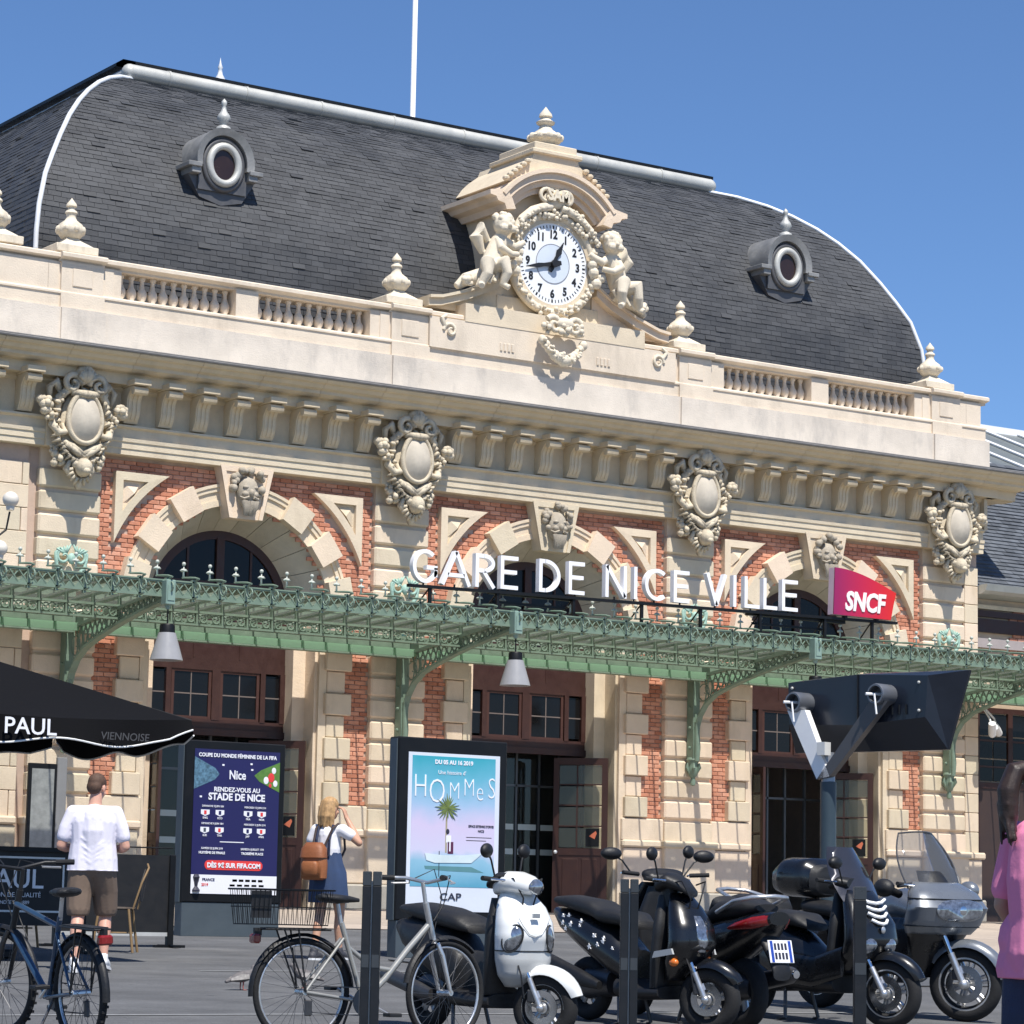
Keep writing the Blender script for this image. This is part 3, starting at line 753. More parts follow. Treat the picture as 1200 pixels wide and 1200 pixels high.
# bull's-eye dormers
def dormer(x):
    z = 12.30; yf = 1.22
    d = MB()
    # hood: arched barrel running back into the roof
    rings = []
    for a in [R_(-12)+R_(204)*i/20 for i in range(21)]:
        c_, s_ = math.cos(a), math.sin(a)
        rings.append([(x+.42*c_,yf-.06,z+.46*s_),(x+.54*c_,yf-.10,z+.58*s_),(x+.54*c_,yf+.9,z+.58*s_),(x+.42*c_,yf+.9,z+.46*s_)])
    d.loft(rings)
    D = d.build('dormer', DORM, ROOF, 40)
    for s_ in (-1,1):
        e = MB(); e.box(x+s_*.45,yf-.12,z-.16,x+s_*.70,yf+.9,z-.08,.01); e.box(x+s_*.45,yf-.08,z-.26,x+s_*.62,yf+.9,z-.15,.01); e.build('dormer_ear', DORM, D)
    f_ = MB(); f_.box(x-.45,yf+.02,z-.50,x+.45,yf+.7,z+.1); f_.prism([(x+.45*math.cos(a),z+.1+.38*math.sin(a)) for a in [PI*i/16 for i in range(17)]], yf+.02, yf+.7, 'y')
    f_.prism([(x-.62,z-.26),(x+.62,z-.26),(x+.4,z-.62),(x,z-.72),(x-.4,z-.62)], yf+.06, yf+.5, 'y'); f_.build('dormer_front', DARKZ, D)
    r = MB(); r.tube([(x+.27*math.cos(a),yf-.02,z-.04+.32*math.sin(a)) for a in [2*PI*i/32 for i in range(32)]], .065, 10, closed=True); r.build('window_ring', ZINC, D, 80)
    r = MB(); r.tube([(x+.36*math.cos(a),yf+.02,z-.04+.42*math.sin(a)) for a in [2*PI*i/32 for i in range(32)]], .05, 8, closed=True); r.build('window_moulding', DARKZ, D, 80)
    g_ = MB(); g_.prism([(x+.27*math.cos(a),z-.04+.32*math.sin(a)) for a in [2*PI*i/28 for i in range(28)]], yf-.005, yf+.03, 'y'); g_.build('pane', mat('brown_dark_glass', (.03,.015,.01), .2, .2, 3), D)
    q = MB(); q.lathe([(.12,0),(.12,.05),(.05,.09),(.06,.12),(.12,.2),(.10,.26),(.05,.33),(.03,.42),(.05,.45),(.045,.5),(.001,.55)], (x,yf+.05,z+.57), 12); q.build('dormer_finial', ZINC, D, 60)
dormer(BAYS[0]); dormer(BAYS[2])
# ------------------------------------------------------------------ clock gable
def remesh(mb, name, mt, parent, vox=.02, sm=3, it=2):
    me = mb.mesh(name); o = link(name, me, None)
    r = o.modifiers.new('r', 'REMESH'); r.mode = 'VOXEL'; r.voxel_size = vox
    if sm:
        s_ = o.modifiers.new('s', 'SMOOTH'); s_.factor = .5; s_.iterations = sm
    dg = bpy.context.evaluated_depsgraph_get()
    m2 = bpy.data.meshes.new_from_object(o.evaluated_get(dg)); bpy.data.objects.remove(o); bpy.data.meshes.remove(me)
    m2.name = name; m2.materials.clear()
    m2.materials.append(mt); m2.polygons.foreach_set('use_smooth', [True]*len(m2.polygons))
    return link(name, m2, parent)
B = BAYS[1]; CKZ = 11.12
gb = MB()
gb.box(B-1.02, .18, 9.9, B+1.02, 2.2, 12.1); gb.box(B-1.08, .12, 10.1, B+1.08, 2.2, 10.45, .01)
gb.prism([(B+1.5*math.cos(a)*1.0, 11.25+1.42*math.sin(a)) for a in [R_(33)+R_(114)*i/20 for i in range(21)]], .2, 2.6, 'y')
GB = gb.build('clock_gable', STONE, ST)
hd = MB()
for r0, r1, y in ((1.14,1.24,.02),(1.24,1.34,-.06),(1.34,1.46,-.16),(1.46,1.53,-.22)):
    hd.arc(B, 11.25, r0, r1, R_(38), R_(142), y, 2.4, 26)
for s_ in (-1,1):
    hd.prism([(B+s_*.93,11.93),(B+s_*1.12,11.90),(B+s_*1.16,12.0),(B+s_*1.30,12.03),(B+s_*1.34,12.10),(B+s_*1.46,12.12),(B+s_*1.46,12.20),(B+s_*1.12,12.26),(B+s_*1.0,12.1)], -.2, 2.0, 'y')
hd.build('hood', STONE, GB, 30)
cp = MB()
cp.prism([(B-1.05,12.45),(B+1.05,12.45),(B+.72,12.78),(B+.50,12.95),(B+.46,13.05),(B-.46,13.05),(B-.50,12.95),(B-.72,12.78)], -.05, 1.7, 'y')
cp.box(B-.53,-.12,13.04,B+.53,1.3,13.12,.015); cp.box(B-.45,-.05,13.12,B+.45,1.1,13.26,.015)
for s_ in (-1,1):
    for k in range(6): cp.ball((B+s_*(.62+.09*k),-.08,12.86-.075*k), (.06,.08,.05), 7, 5)
cp.build('gable_cap', STONE, GB)
q = MB(); fz_ = 13.26
q.lathe([(.26,fz_),(.26,fz_+.03),(.16,fz_+.05),(.20,fz_+.09),(.30,fz_+.16),(.31,fz_+.2),(.24,fz_+.26),(.13,fz_+.34),(.10,fz_+.42),(.16,fz_+.45),(.17,fz_+.48),(.10,fz_+.52),(.09,fz_+.56),(.12,fz_+.58),(.11,fz_+.63),(.04,fz_+.72),(.001,fz_+.77)], (B,.3,0), 20)
for i in range(10):
    a = 2*PI*i/10; q.ball((B+.27*math.cos(a),.3+.27*math.sin(a),fz_+.19), .07, 6, 5)
q.build('gable_finial', CARVED, GB, 50)
# raking side scrolls that carry the children
for s_ in (-1,1):
    rk = MB()
    pts = [(B+s_*.95,10.80),(B+s_*1.25,10.60),(B+s_*1.8,10.36),(B+s_*2.3,10.20),(B+s_*2.55,10.17)]
    low = [(p[0], p[1]-.13) for p in pts]
    rk.prism(pts+low[::-1], -.02, .75, 'y')
    rk.prism([(p[0], p[1]+.05) for p in pts]+[(p[0], p[1]) for p in pts][::-1], -.08, .78, 'y')
    rk.prism([(p[0], p[1]-.1) for p in pts]+[(B+s_*2.55,10.05),(B+s_*.95,10.05)], .137, .7, 'y')
    rk.build('raking_scroll', STONE, GB)
# clock
ck = MB(); ck.lathe([(.001,0),(.73,0),(.73,.10),(.001,.10)], (B,.10,CKZ), 48, 'y')
DIAL = mat('clock_dial', (.80,.82,.84), .35, .02, 4)
CK = ck.build('clock', DIAL, ST, 40)
NUM = mat('black_numerals', (.012,.012,.014), .5, .05, 4)
for i in range(1,13):
    a = PI/2-2*PI*i/12
    lettering('numeral', str(i), .20, B+.53*math.cos(a), -.004, CKZ+.53*math.sin(a)-.068, NUM, CK, .004, .008, sx=.9)
for i in range(60):
    a = 2*PI*i/60; m_ = MB(); r0, r1, w_ = (.635,.69,.008) if i % 5 else (.63,.69,.016)
    ca_, sa_ = math.cos(a), math.sin(a)
    m_.prism([(B+r0*ca_-w_*sa_,CKZ+r0*sa_+w_*ca_),(B+r1*ca_-w_*sa_,CKZ+r1*sa_+w_*ca_),(B+r1*ca_+w_*sa_,CKZ+r1*sa_-w_*ca_),(B+r0*ca_+w_*sa_,CKZ+r0*sa_-w_*ca_)], -.004, -.001, 'y'); m_.build('minute_mark', NUM, CK)
m_ = MB(); m_.arc(B,CKZ,.345,.36,0,2*PI,-.004,-.001,48); m_.build('inner_circle', mat('grey_line', (.25,.26,.30), .5), CK)
m_ = MB(); m_.lathe([(.001,0),(.34,0),(.34,.004),(.001,.004)], (B,-.0005,CKZ), 40, 'y'); m_.build('inner_dial', mat('pale_blue_dial', (.62,.68,.76), .35, .03, 4), CK)
def hand(ang, ln, w_, nm):
    m_ = MB(); ca_, sa_ = math.cos(ang), math.sin(ang)
    prof = [(-.16,.035),(-.10,.05),(0,.04),(ln*.35,.03),(ln*.55,w_),(ln*.7,.03),(ln,.006)]
    poly = [(B+r*ca_-h*sa_,CKZ+r*sa_+h*ca_) for r, h in prof]+[(B+r*ca_+h*sa_,CKZ+r*sa_-h*ca_) for r, h in prof[::-1]]
    y = -.035 if nm == 'minute_hand' else -.022
    m_.prism(poly, y-.012, y, 'y'); m_.build(nm, NUM, CK)
hand(PI/2-2*PI*(43/60), .60, .04, 'minute_hand'); hand(PI/2-2*PI*(12.9/12), .46, .06, 'hour_hand')
m_ = MB(); m_.lathe([(.001,0),(.07,0),(.07,.05),(.001,.05)], (B,-.05,CKZ), 16, 'y'); m_.build('hand_boss', NUM, CK)
wr = MB(); rnd = random.Random(5)
wr.arc(B,CKZ,.73,.80,0,2*PI,-.02,.2,48); 
ring_ = wr.build('clock_rim', STONE, CK, 40)
wr = MB()
wr.tube([(B+.87*math.cos(a),.02,CKZ+.87*math.sin(a)) for a in [2*PI*i/48 for i in range(48)]], .085, 8, closed=True)
for i in range(150):
    a = rnd.uniform(0,2*PI); r = rnd.gauss(.87,.035)
    wr.ball((B+r*math.cos(a), -.04-rnd.uniform(0,.06), CKZ+r*math.sin(a)), rnd.uniform(.03,.055), 6, 5)
wr.build('wreath', CARVED, CK, 70)
or2 = MB(); or_ = MB(); rnd = random.Random(9)
for s_ in (-1,1):
    spiral(or2, B+s_*.22, -.06, CKZ+1.17, .16, 1.2, PI*.9, -1, .05, s_)
    or2.tube([(B+s_*1.0*math.cos(R_(q)),-.08,CKZ+1.0*math.sin(R_(q))) for q in range(84,20,-8)], [.07,.085,.075,.085,.07,.075,.06,.03], 8)
    for q in range(26): aq = R_(rnd.uniform(25,84)); or2.ball((B+s_*(1.0+rnd.uniform(-.05,.05))*math.cos(aq),-.13,CKZ+(1.0+rnd.uniform(-.05,.05))*math.sin(aq)), rnd.uniform(.03,.05), 6, 5)
    # cartouche under the clock and garland
    spiral(or_, B+s_*.22, -.10, CKZ-1.02, .16, 1.3, PI*.2, 1, .06, s_)
    flower(or_, rnd, B+s_*.34, -.06, CKZ-1.07, .13, 8)
lettering('monogram', 'SAM', .27, B, -.16, CKZ+1.10, CARVED, GB, .05, .012, 0, 'CENTER', .9)
or2.ball((B,-.05,CKZ+1.15), (.26,.08,.17), 12, 8); or2.build('crown_carving', CARVED, GB, 70); or_.ball((B,-.1,CKZ-.98), (.2,.12,.12), 10, 7); flower(or_, rnd, B, -.14, CKZ-1.1, .14, 9)
for i in range(15):
    t_ = i/14*2-1; or_.ball((B+t_*.42,-.10+.03*t_*t_,CKZ-1.62+.28*t_*t_+.05*abs(t_)), .06+.045*(1-abs(t_))+rnd.uniform(-.01,.015), 8, 6)
for i in range(30):
    t_ = rnd.uniform(-1,1); or_.ball((B+t_*.42+rnd.uniform(-.04,.04),-.16,CKZ-1.62+.28*t_*t_+rnd.uniform(-.06,.1)), rnd.uniform(.025,.045), 6, 5)
for s_ in (-1,1): or_.ball((B+s_*.44,-.08,CKZ-1.30), (.07,.07,.09), 8, 6)
or_.build('clock_carving', CARVED, ATT, 70)
for s_ in (-1,1):
    for k in range(4):
        m_ = MB(); m_.box(B+s_*1.02-.16+k*.08,.10,9.56,B+s_*1.02-.11+k*.08,.18,9.70,.008); m_.build('attic_drop', STONE2, ATT)
    m_ = MB(); spiral(m_, B+s_*2.2, .12, 9.78, .13, 1.3, 0, 1, .035, s_); m_.tube([(B+s_*2.3,.12,9.85),(B+s_*2.38,.1,9.98),(B+s_*2.28,.12,10.04)], [.04,.04,.03], 7); m_.build('attic_volute', CARVED, ATT, 60)
u = MB(); u.sweepx([(.72,10.05),(.02,10.05),(.02,10.09),(-.04,10.12),(-.04,10.17),(.72,10.17)], B-1.7, B+1.7); u.build('gable_ledge', STONE, GB)
u = MB(); u.box(B-2.6,.12,9.46,B+2.6,.34,9.99); u.build('gable_base', STONE2, ATT)
u = MB(); u.box(B-1.9,.11,9.98,B+1.9,.7,10.30); u.build('gable_step', STONE, ATT)
# winged children either side of the clock
def putto(s_, seed):
    m_ = MB(); X = lambda u: B+s_*u
    hx, hz = 1.16, 11.58
    m_.ball((X(hx),-.17,hz+.03), (.18,.185,.20), 12, 9)                        # head
    rnd = random.Random(seed)
    for i in range(26):
        a = rnd.uniform(0,2*PI); b_ = rnd.uniform(.1,1.2); m_.ball((X(hx)+.18*math.cos(a)*math.cos(b_),-.13+.17*math.sin(a)*math.cos(b_),hz+.07+.17*math.sin(b_)), .055, 6, 5)
    m_.ball((X(hx-.02),-.355,hz-.0), .04, 6, 5); m_.ball((X(hx+.08),-.30,hz-.05), .075, 7, 5); m_.ball((X(hx-.10),-.30,hz-.05), .075, 7, 5)
    m_.tube([(X(hx),-.12,hz-.1),(X(hx+.02),-.1,hz-.22),(X(hx+.10),-.10,hz-.42),(X(hx+.18),-.10,hz-.62),(X(hx+.22),-.10,hz-.76)], [.08,.15,.17,.18,.16], 16)     # torso
    m_.tube([(X(hx-.08),-.12,hz-.24),(X(hx-.22),-.18,hz-.33),(X(hx-.36),-.14,hz-.26),(X(hx-.46),-.12,hz-.2)], [.08,.075,.06,.05], 14)       # arm to clock
    m_.tube([(X(hx+.10),-.16,hz-.24),(X(hx+.12),-.28,hz-.40),(X(hx-.08),-.32,hz-.50),(X(hx-.26),-.24,hz-.46)], [.08,.075,.06,.05], 14)     # arm across
    m_.tube([(X(hx+.16),-.16,hz-.74),(X(hx+.10),-.40,hz-.68),(X(hx+.06),-.40,hz-.86),(X(hx+.10),-.34,hz-1.06),(X(hx+.02),-.42,hz-1.12)], [.14,.125,.095,.07,.055], 14)
    m_.tube([(X(hx+.26),-.12,hz-.74),(X(hx+.44),-.36,hz-.72),(X(hx+.44),-.36,hz-.92),(X(hx+.52),-.30,hz-1.10),(X(hx+.56),-.38,hz-1.15)], [.15,.13,.095,.07,.055], 14)
    m_.tube([(X(hx+.2),.02,hz-.25),(X(hx+.38),.0,hz-.05),(X(hx+.46),.0,hz-.2),(X(hx+.30),.02,hz-.48)], [.06,.13,.12,.05], 14)
    m_.tube([(X(hx+.12),-.05,hz-.82),(X(hx+.42),-.05,hz-.92),(X(hx+.66),-.02,hz-1.0),(X(hx+.84),.0,hz-1.14)], [.15,.14,.12,.06], 14)
    for q_ in range(5): m_.tube([(X(hx+.0+.12*q_),-.22,hz-.80-.05*q_),(X(hx+.1+.12*q_),-.26,hz-.98-.04*q_)], [.05,.03], 6)
    flower(m_, rnd, X(hx+.70), -.10, hz-1.02, .13, 9)
    m_.ball((X(hx-.35),-.1,hz-.52),.1,7,5); m_.ball((X(hx-.3),-.12,hz-.72),.1,7,5); m_.ball((X(hx-.38),-.1,hz-.38),.09,7,5); m_.ball((X(hx-.22),-.16,hz-.62),.08,7,5)
    return remesh(m_, 'winged_child', CARVED, GB, .011, 3)
putto(-1, 1); putto(1, 2)
for o in (GB, CK): o.location = (0,.28,.16)
# ------------------------------------------------------------------ doors and windows in the arches
WHITESTRIP = mat('frosted_strip', (.55,.62,.60), .5, .05, 4)
DGLASS = glassmat('door_glass', (.55,.58,.58), .10, (.25,.26,.25))
def panes(parent, x0, x1, z0, z1, nx, nz, y, bar=.025):
    dx = (x1-x0)/nx; dz = (z1-z0)/nz
    for i in range(nx):
        for j in range(nz):
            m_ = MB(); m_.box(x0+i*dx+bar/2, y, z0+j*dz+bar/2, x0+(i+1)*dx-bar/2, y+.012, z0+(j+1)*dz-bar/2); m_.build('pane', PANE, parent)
for bi, b in enumerate(BAYS):
    fr = MB(); y0, y1 = .865, .945
    CW = CZ+.09
    fr.arc(b, CW, 1.13, 1.275, 0, PI, y0, y1, 28)
    fr.box(b-1.275, y0+.001, 4.55, b+1.275, y1, CW+.02); fr.box(b-.07, y0-.012, CW, b+.07, y1, CW+1.16)
    fr.box(b-1.26, y0+.004, 3.93, b+1.26, y1, 4.56)
    fr.box(b-1.26, y0-.006, 3.79, b+1.26, y1, 3.95); fr.box(b-1.26, y0, 2.84, b+1.26, y1, 3.00); fr.box(b-1.27, y0-.03, 2.74, b+1.27, y1, 2.85)
    for u, w_ in ((-1.26,.08),(-.86,.09),(0,.15),(.86,.09),(1.26,.08)):
        fr.box(b+u-(w_ if u > 1 else w_/2), y0-.01, 2.99, b+u+(w_ if u < -1 else w_/2), y1, 3.80)
    for u in (-1.26,1.26): fr.box(b+u-.06, y0, 0, b+u+.06, y1, 2.76)
    for u in (-.42,.42): fr.box(b+u-.012, y0-.004, 3.99, b+u+.012, y1, 4.5)
    fr.box(b-1.12, y0+.02, 5.2, b+1.12, y1, 5.235)
    for u in (-.58,.58): fr.box(b+u-.02, y0+.015, CW, b+u+.02, y1, CW+1.0)
    DF = fr.build('door_frame', WOOD, ST)
    fr2 = MB()
    for u0, u1 in ((-.80,-.08),(.08,.80)):
        fr2.box(b+u0,y0+.01,3.0,b+u0+.05,y1-.01,3.79); fr2.box(b+u1-.05,y0+.01,3.0,b+u1,y1-.01,3.79); fr2.box(b+u0+.05,y0+.011,3.0,b+u1-.05,y1-.01,3.04); fr2.box(b+u0+.05,y0+.011,3.75,b+u1-.05,y1-.01,3.79)
    fr2.build('casement', mat('casement_wood', (.058,.022,.016), .5, .15, 6), DF)
    g_ = MB(); g_.prism([(b+1.15*math.cos(a), CW+1.15*math.sin(a)) for a in [PI*i/24 for i in range(25)]], y0+.035, y0+.05, 'y'); g_.build('arch_pane', PANE, DF)
    for u0, u1, nx in ((-1.18,-.91,1),(-.76,-.12,2),(.12,.76,2),(.91,1.18,1)):
        panes(DF, b+u0, b+u1, 3.03, 3.77, nx, 2, y0+.03)
        wb = MB(); wb.box(b+u0,y0+.026,3.39,b+u1,y0+.05,3.41); 
        if nx == 2: wb.box(b+(u0+u1)/2-.009,y0+.024,3.03,b+(u0+u1)/2+.009,y0+.05,3.77)
        wb.build('glazing_bar', mat('grey_glazing_bar', (.16,.13,.12), .5), DF)
    # inner glass screen with frosted strips
    sc = MB()
    for u in (-1.2,-.62,-.12,.30,.78,1.2): sc.box(b+u-.02, 1.55, .02, b+u+.02, 1.6, 2.9)
    sc.box(b-1.2,1.55,2.2,b+1.2,1.6,2.24); sc.box(b-1.3,1.5,2.86,b+1.3,1.62,2.95)
    S = sc.build('glass_screen', mat('grey_door_metal', (.12,.13,.14), .4, .1, 5, metal=.4), ST)
    if bi < 2:
        for u0, u1 in ((-1.18,-.64),(-.6,-.14),(-.1,.28),(.32,.76),(.8,1.18)):
            m_ = MB(); m_.box(b+u0,1.57,.05,b+u1,1.58,2.85); m_.build('glass_panel', DGLASS, S)
            for z in (1.02,1.45):
                m_ = MB(); m_.box(b+u0+.03,1.556,z,b+u1-.03,1.566,z+.10); m_.build('frosted_strip', WHITESTRIP, S)
    else:
        m_ = MB(); m_.box(b-.55,2.2,.05,b-.12,2.3,2.7); m_.build('notice_column', mat('grey_partition', (.42,.42,.40), .6), S)
        m_ = MB(); m_.box(b-.46,2.18,.55,b-.22,2.2,1.65); m_.build('notice_board', BLACKM, S)
    # open door leaves
    for s_ in (-1,1):
        hx, hy = (b+.70, .98) if s_ > 0 else (b-1.2, .90)
        ang = math.atan2(-.72, .66) if s_ > 0 else math.atan2(-.74, -.10)
        wl = .96 if s_ > 0 else .72
        M_ = Matrix.Translation((hx,hy,.02)) @ Matrix.Rotation(ang,4,'Z')
        l = MB(); l.M = M_
        for x0_, x1_ in ((0,.10),(wl-.10,wl)): l.box(x0_,-.025,0,x1_,.025,2.68)
        for z0_, z1_ in ((0,.14),(1.0,1.12),(2.56,2.68)): l.box(.10,-.024,z0_,wl-.10,.024,z1_)
        for z in (1.49,1.85,2.21): l.box(.10,-.015,z,wl-.10,.015,z+.022)
        l.box(wl/2-.012-.06,-.014,1.12,wl/2+.012-.06,.014,2.56)
        Lf = l.build('door_leaf', WOOD, ST)
        k = MB(); k.M = M_; k.box(.10,-.012,.14,wl-.10,.012,1.0); k.box(.17,-.02,.2,wl/2-.03,.02,.94,.008); k.box(wl/2+.03,-.02,.2,wl-.17,.02,.94,.008); k.build('door_panel', WOOD, Lf)
        for zi in range(4):
            z = 1.12+.36*zi
            for x0_, x1_ in ((.10,wl/2-.072),(wl/2-.048,wl-.10)):
                k = MB(); k.M = M_; k.box(x0_,-.004,z+.012,x1_,.004,z+.35); k.build('pane', glassmat('leaf_glass', (.80,.80,.74), .12, (.5,.48,.4)), Lf) if (zi, x0_) != (0, .10) or True else None
        if s_ > 0:
            k = MB(); k.M = M_; k.ball((.06,-.06,1.05),.035,8,6); k.ball((.06,.06,1.05),.035,8,6); k.build('knob', WHITE, Lf)
            k = MB(); k.M = M_; k.box(wl-.38,-.012,1.15,wl-.14,-.006,1.46); N_ = k.build('notice', BLACKM, Lf)
            k = MB(); k.M = M_; k.prism([(wl-.32,1.33),(wl-.20,1.42),(wl-.18,1.38),(wl-.22,1.28)], -.016, -.0125, 'y'); k.build('notice_mark', mat('notice_orange', (.6,.16,.08), .5), Lf)
# ------------------------------------------------------------------ lower wing to the right and the train shed behind
WG = thing('station_wing', 'lower brick and stone wing with grey slate roof beside the station pavilion', 'building')
m_ = MB(); m_.box(19.06,.5,0,30,.9,6.2); m_.build('wall', mat('wing_wall', (.52,.40,.28), .8, .15, 3, .2, 40), WG)
m_ = MB(); m_.box(19.4,.44,4.75,20.05,.52,5.05); m_.build('pink_panel', mat('pink_band', (.55,.22,.16), .8), WG)
m_ = MB()
z = 4.3
while z < 6.0:
    x = 20.12+(.1 if int(z*10) % 2 else 0)
    while x < 24: m_.box(x,.46,z,x+.2,.51,z+.062,.005); x += .215
    z += .075
bo = m_.build('brick_band', BRICKJ, WG, fix=False); bo['kind'] = 'stuff'
for z, h_, mt in ((6.0,.08,CORN),(5.85,.12,WOOD),(5.55,.26,WOOD),(5.25,.18,mat('lilac_band', (.36,.31,.30), .8))):
    m_ = MB(); m_.box(19.06,.42,z,30,.5,z+h_); m_.build('wall_band', mt, WG)
m_ = MB(); m_.sweepx([(.55,6.2),(.1,6.25),(.0,6.30),(-.05,6.42),(.1,6.42),(.55,6.36)], 19.06, 30); m_.build('gutter', ZINC, WG)
m_ = MB(); m_.add([(19.06,.2,6.40),(30,.2,6.40),(30,2.9,9.4),(19.06,2.9,9.4)], [(0,1,2,3)]); m_.add([(19.06,2.9,9.4),(30,2.9,9.4),(30,6,9.5),(19.06,6,9.5)], [(0,1,2,3)]); RW = m_.build('roof', mat('wing_slate', (.10,.11,.125), .55, .2, 3, .2, 40), WG)
sl = MB(); rnd = random.Random(2)
for k in range(36):
    t0 = k/36; t1 = (k+1.1)/36; x = 19.06-(.12 if k % 2 else 0)
    while x < 24:
        a, b_ = max(x,19.06), x+.235; x += .24
        y0_, z0_, y1_, z1_ = .2+2.7*t0, 6.40+3*t0, .2+2.7*t1, 6.40+3*t1; e = .015+rnd.uniform(0,.008)
        sl.add([(a,y0_-e,z0_+e),(b_,y0_-e,z0_+e),(b_,y1_,z1_+.003),(a,y1_,z1_+.003),(a,y0_,z0_),(b_,y0_,z0_)], [(0,1,2,3),(4,5,1,0)])
so = sl.build('slates', mat('wing_slates', (.095,.105,.12), .55, .2, 3, .1, 40, island=.25), RW, fix=False); so['kind'] = 'stuff'
# door of the wing under the canopy
m_ = MB()
m_.box(19.2,.44,0,19.3,.5,4.1); m_.box(20.9,.44,0,21.0,.5,4.1); m_.box(19.3,.445,4.0,20.9,.5,4.1); m_.box(19.3,.445,2.55,20.9,.5,2.67); m_.box(20.05,.442,0,20.17,.5,4.0)
for z in (2.95,3.45): m_.box(19.3,.45,z,20.9,.49,z+.035)
WD = m_.build('door_frame', WOOD, WG)
panes(WD, 19.31, 20.04, 2.68, 3.99, 2, 3, .47); panes(WD, 20.18, 20.89, 2.68, 3.99, 2, 3, .47)
m_ = MB(); m_.box(19.3,.47,0,20.04,.495,2.55); m_.box(20.18,.47,0,20.9,.495,2.55); m_.build('door_leaf', mat('wing_door', (.05,.03,.025), .5), WD)
m_ = MB(); m_.box(21.0,.40,0,21.35,.5,4.1); m_.build('door_jamb', STONE, WG)
TZ0, TZ1 = 12.05, 14.55
TS = thing('train_shed', 'grey glazed train shed roof with white ribs behind the station', 'roof')
m_ = MB(); m_.add([(20,16,TZ0),(60,16,TZ0),(60,22,TZ1),(20,22,TZ1)], [(0,1,2,3)]); m_.build('glazing', mat('shed_glazing', (.14,.155,.15), .4, .15, 2), TS)
for i in range(26):
    x = 20+i*1.5; m_ = MB(); m_.tube([(x,15.97,TZ0+.04),(x,21.97,TZ1+.04)], .05, 6); m_.build('rib', WHITE, TS)
m_ = MB(); m_.box(20,15.85,TZ0-.25,60,16.05,TZ0); m_.build('eave_beam', WHITE, TS)
m_ = MB(); m_.box(20,21.9,TZ1-.1,60,22.3,TZ1+.16); m_.build('ridge_beam', WHITE, TS)
for x in (20.5, 45, 59): m_ = MB(); m_.tube([(x,18,0),(x,18,TZ0+.8)], .15, 8); m_.build('column', ZINC, TS)
# ------------------------------------------------------------------ glass canopy along the front
CAN = thing('glass_canopy', 'green iron and glass canopy with scroll cresting along the station front', 'canopy')
PX = [-W]+PIERS+[4*W]
YW, YFr = -.28, -3.2
zw, zf = 4.50, 4.62
def zglass(y): return zw+(zf-zw)*(y-YW)/(YFr-YW)
# wall columns and curved brackets
co = MB()
co.box(-.075,-.05,2.75,.075,.14,4.42,.01)
co.lathe([(.001,2.28),(.045,2.30),(.05,2.36),(.035,2.42),(.075,2.47),(.095,2.53),(.10,2.60),(.085,2.66),(.10,2.70),(.12,2.74),(.10,2.78)], (0,.045,0), 12)
for i in range(6):
    a = 2*PI*i/6; co.tube([(.07*math.cos(a),.045+.07*math.sin(a),2.5),(.13*math.cos(a),.045+.13*math.sin(a),2.6),(.12*math.cos(a),.045+.12*math.sin(a),2.68)], [.02,.03,.012], 6)
for z in (2.95,3.3,3.65): co.ball((-.085,.04,z),.03,6,5)
co.tube([(0,-.06,2.72),(0,-.08,2.95),(0,-.06,3.2),(0,-.07,3.4)], [.05,.055,.05,.055], 10)
com = co.mesh('column'); com.materials.append(GREEN); com.polygons.foreach_set('use_smooth',[True]*len(com.polygons)); com.set_sharp_from_angle(angle=R_(40))
def up(y): return 4.16+(.36)*(-y/3.25)
LOWC = [(-.06,3.30),(-.16,3.52),(-.32,3.70),(-.6,3.86),(-1.0,3.97),(-1.5,4.09),(-2.0,4.19),(-2.6,4.29),(-3.25,4.38)]
def low(y):
    for (y0,z0),(y1,z1) in zip(LOWC[:-1], LOWC[1:]):
        if y1 <= y <= y0: return z0+(z1-z0)*(y-y0)/(y1-y0)
    return LOWC[-1][1]
br = MB()
br.prism([(-.05,up(-.05)),(-3.25,up(-3.25)),(-3.25,up(-3.25)+.045),(-.05,up(-.05)+.045)], -.05, .05, 'x')
rings = []
for y, z in LOWC: rings.append([(-.055,y,z-.02),(.055,y,z-.02),(.055,y,z+.025),(-.055,y,z+.025)])
br.loft(rings)
k = 0; y = -.25
while y > -3.1:
    zl, zu = low(y)+.02, up(y); y2 = y-.16; zl2, zu2 = low(y2)+.02, up(y2)
    br.tube([(0,y,zl),(0,y2,zu2)], .013, 5); br.tube([(0,y,zu),(0,y2,zl2)], .013, 5)
    h = (zu-zl)*.28
    br.tube([(0,y+h*math.cos(a),(zl+zu)/2+h*math.sin(a)) for a in [2*PI*i/10 for i in range(10)]], .011, 5, closed=True)
    y = y2
br.box(-.012,-3.25,4.37,.012,-2.9,4.52)
spiral(br, 0, -.25, 3.9, .01, 1, 0, 1, .01)
brm = br.mesh('bracket'); brm.materials.append(GREEN)
tp = MB(); tp.box(-.075,-3.37,4.30,.075,-3.20,4.66,.01); tp.box(-.055,-3.38,4.36,.055,-3.37,4.58); tp.lathe([(.001,4.22),(.03,4.24),(.05,4.30)], (0,-3.28,0), 8)
tpm = tp.mesh('bracket_tip'); tpm.materials.append(mat('pale_green_iron', (.22,.32,.27), .45, .1, 5))
for p in PX:
    if p < -1 and p < -W-.1: continue
    for nm, me in (('column',com),('bracket',brm),('bracket_tip',tpm)):
        o = link(nm, me, CAN); o.location = (p,0,0)
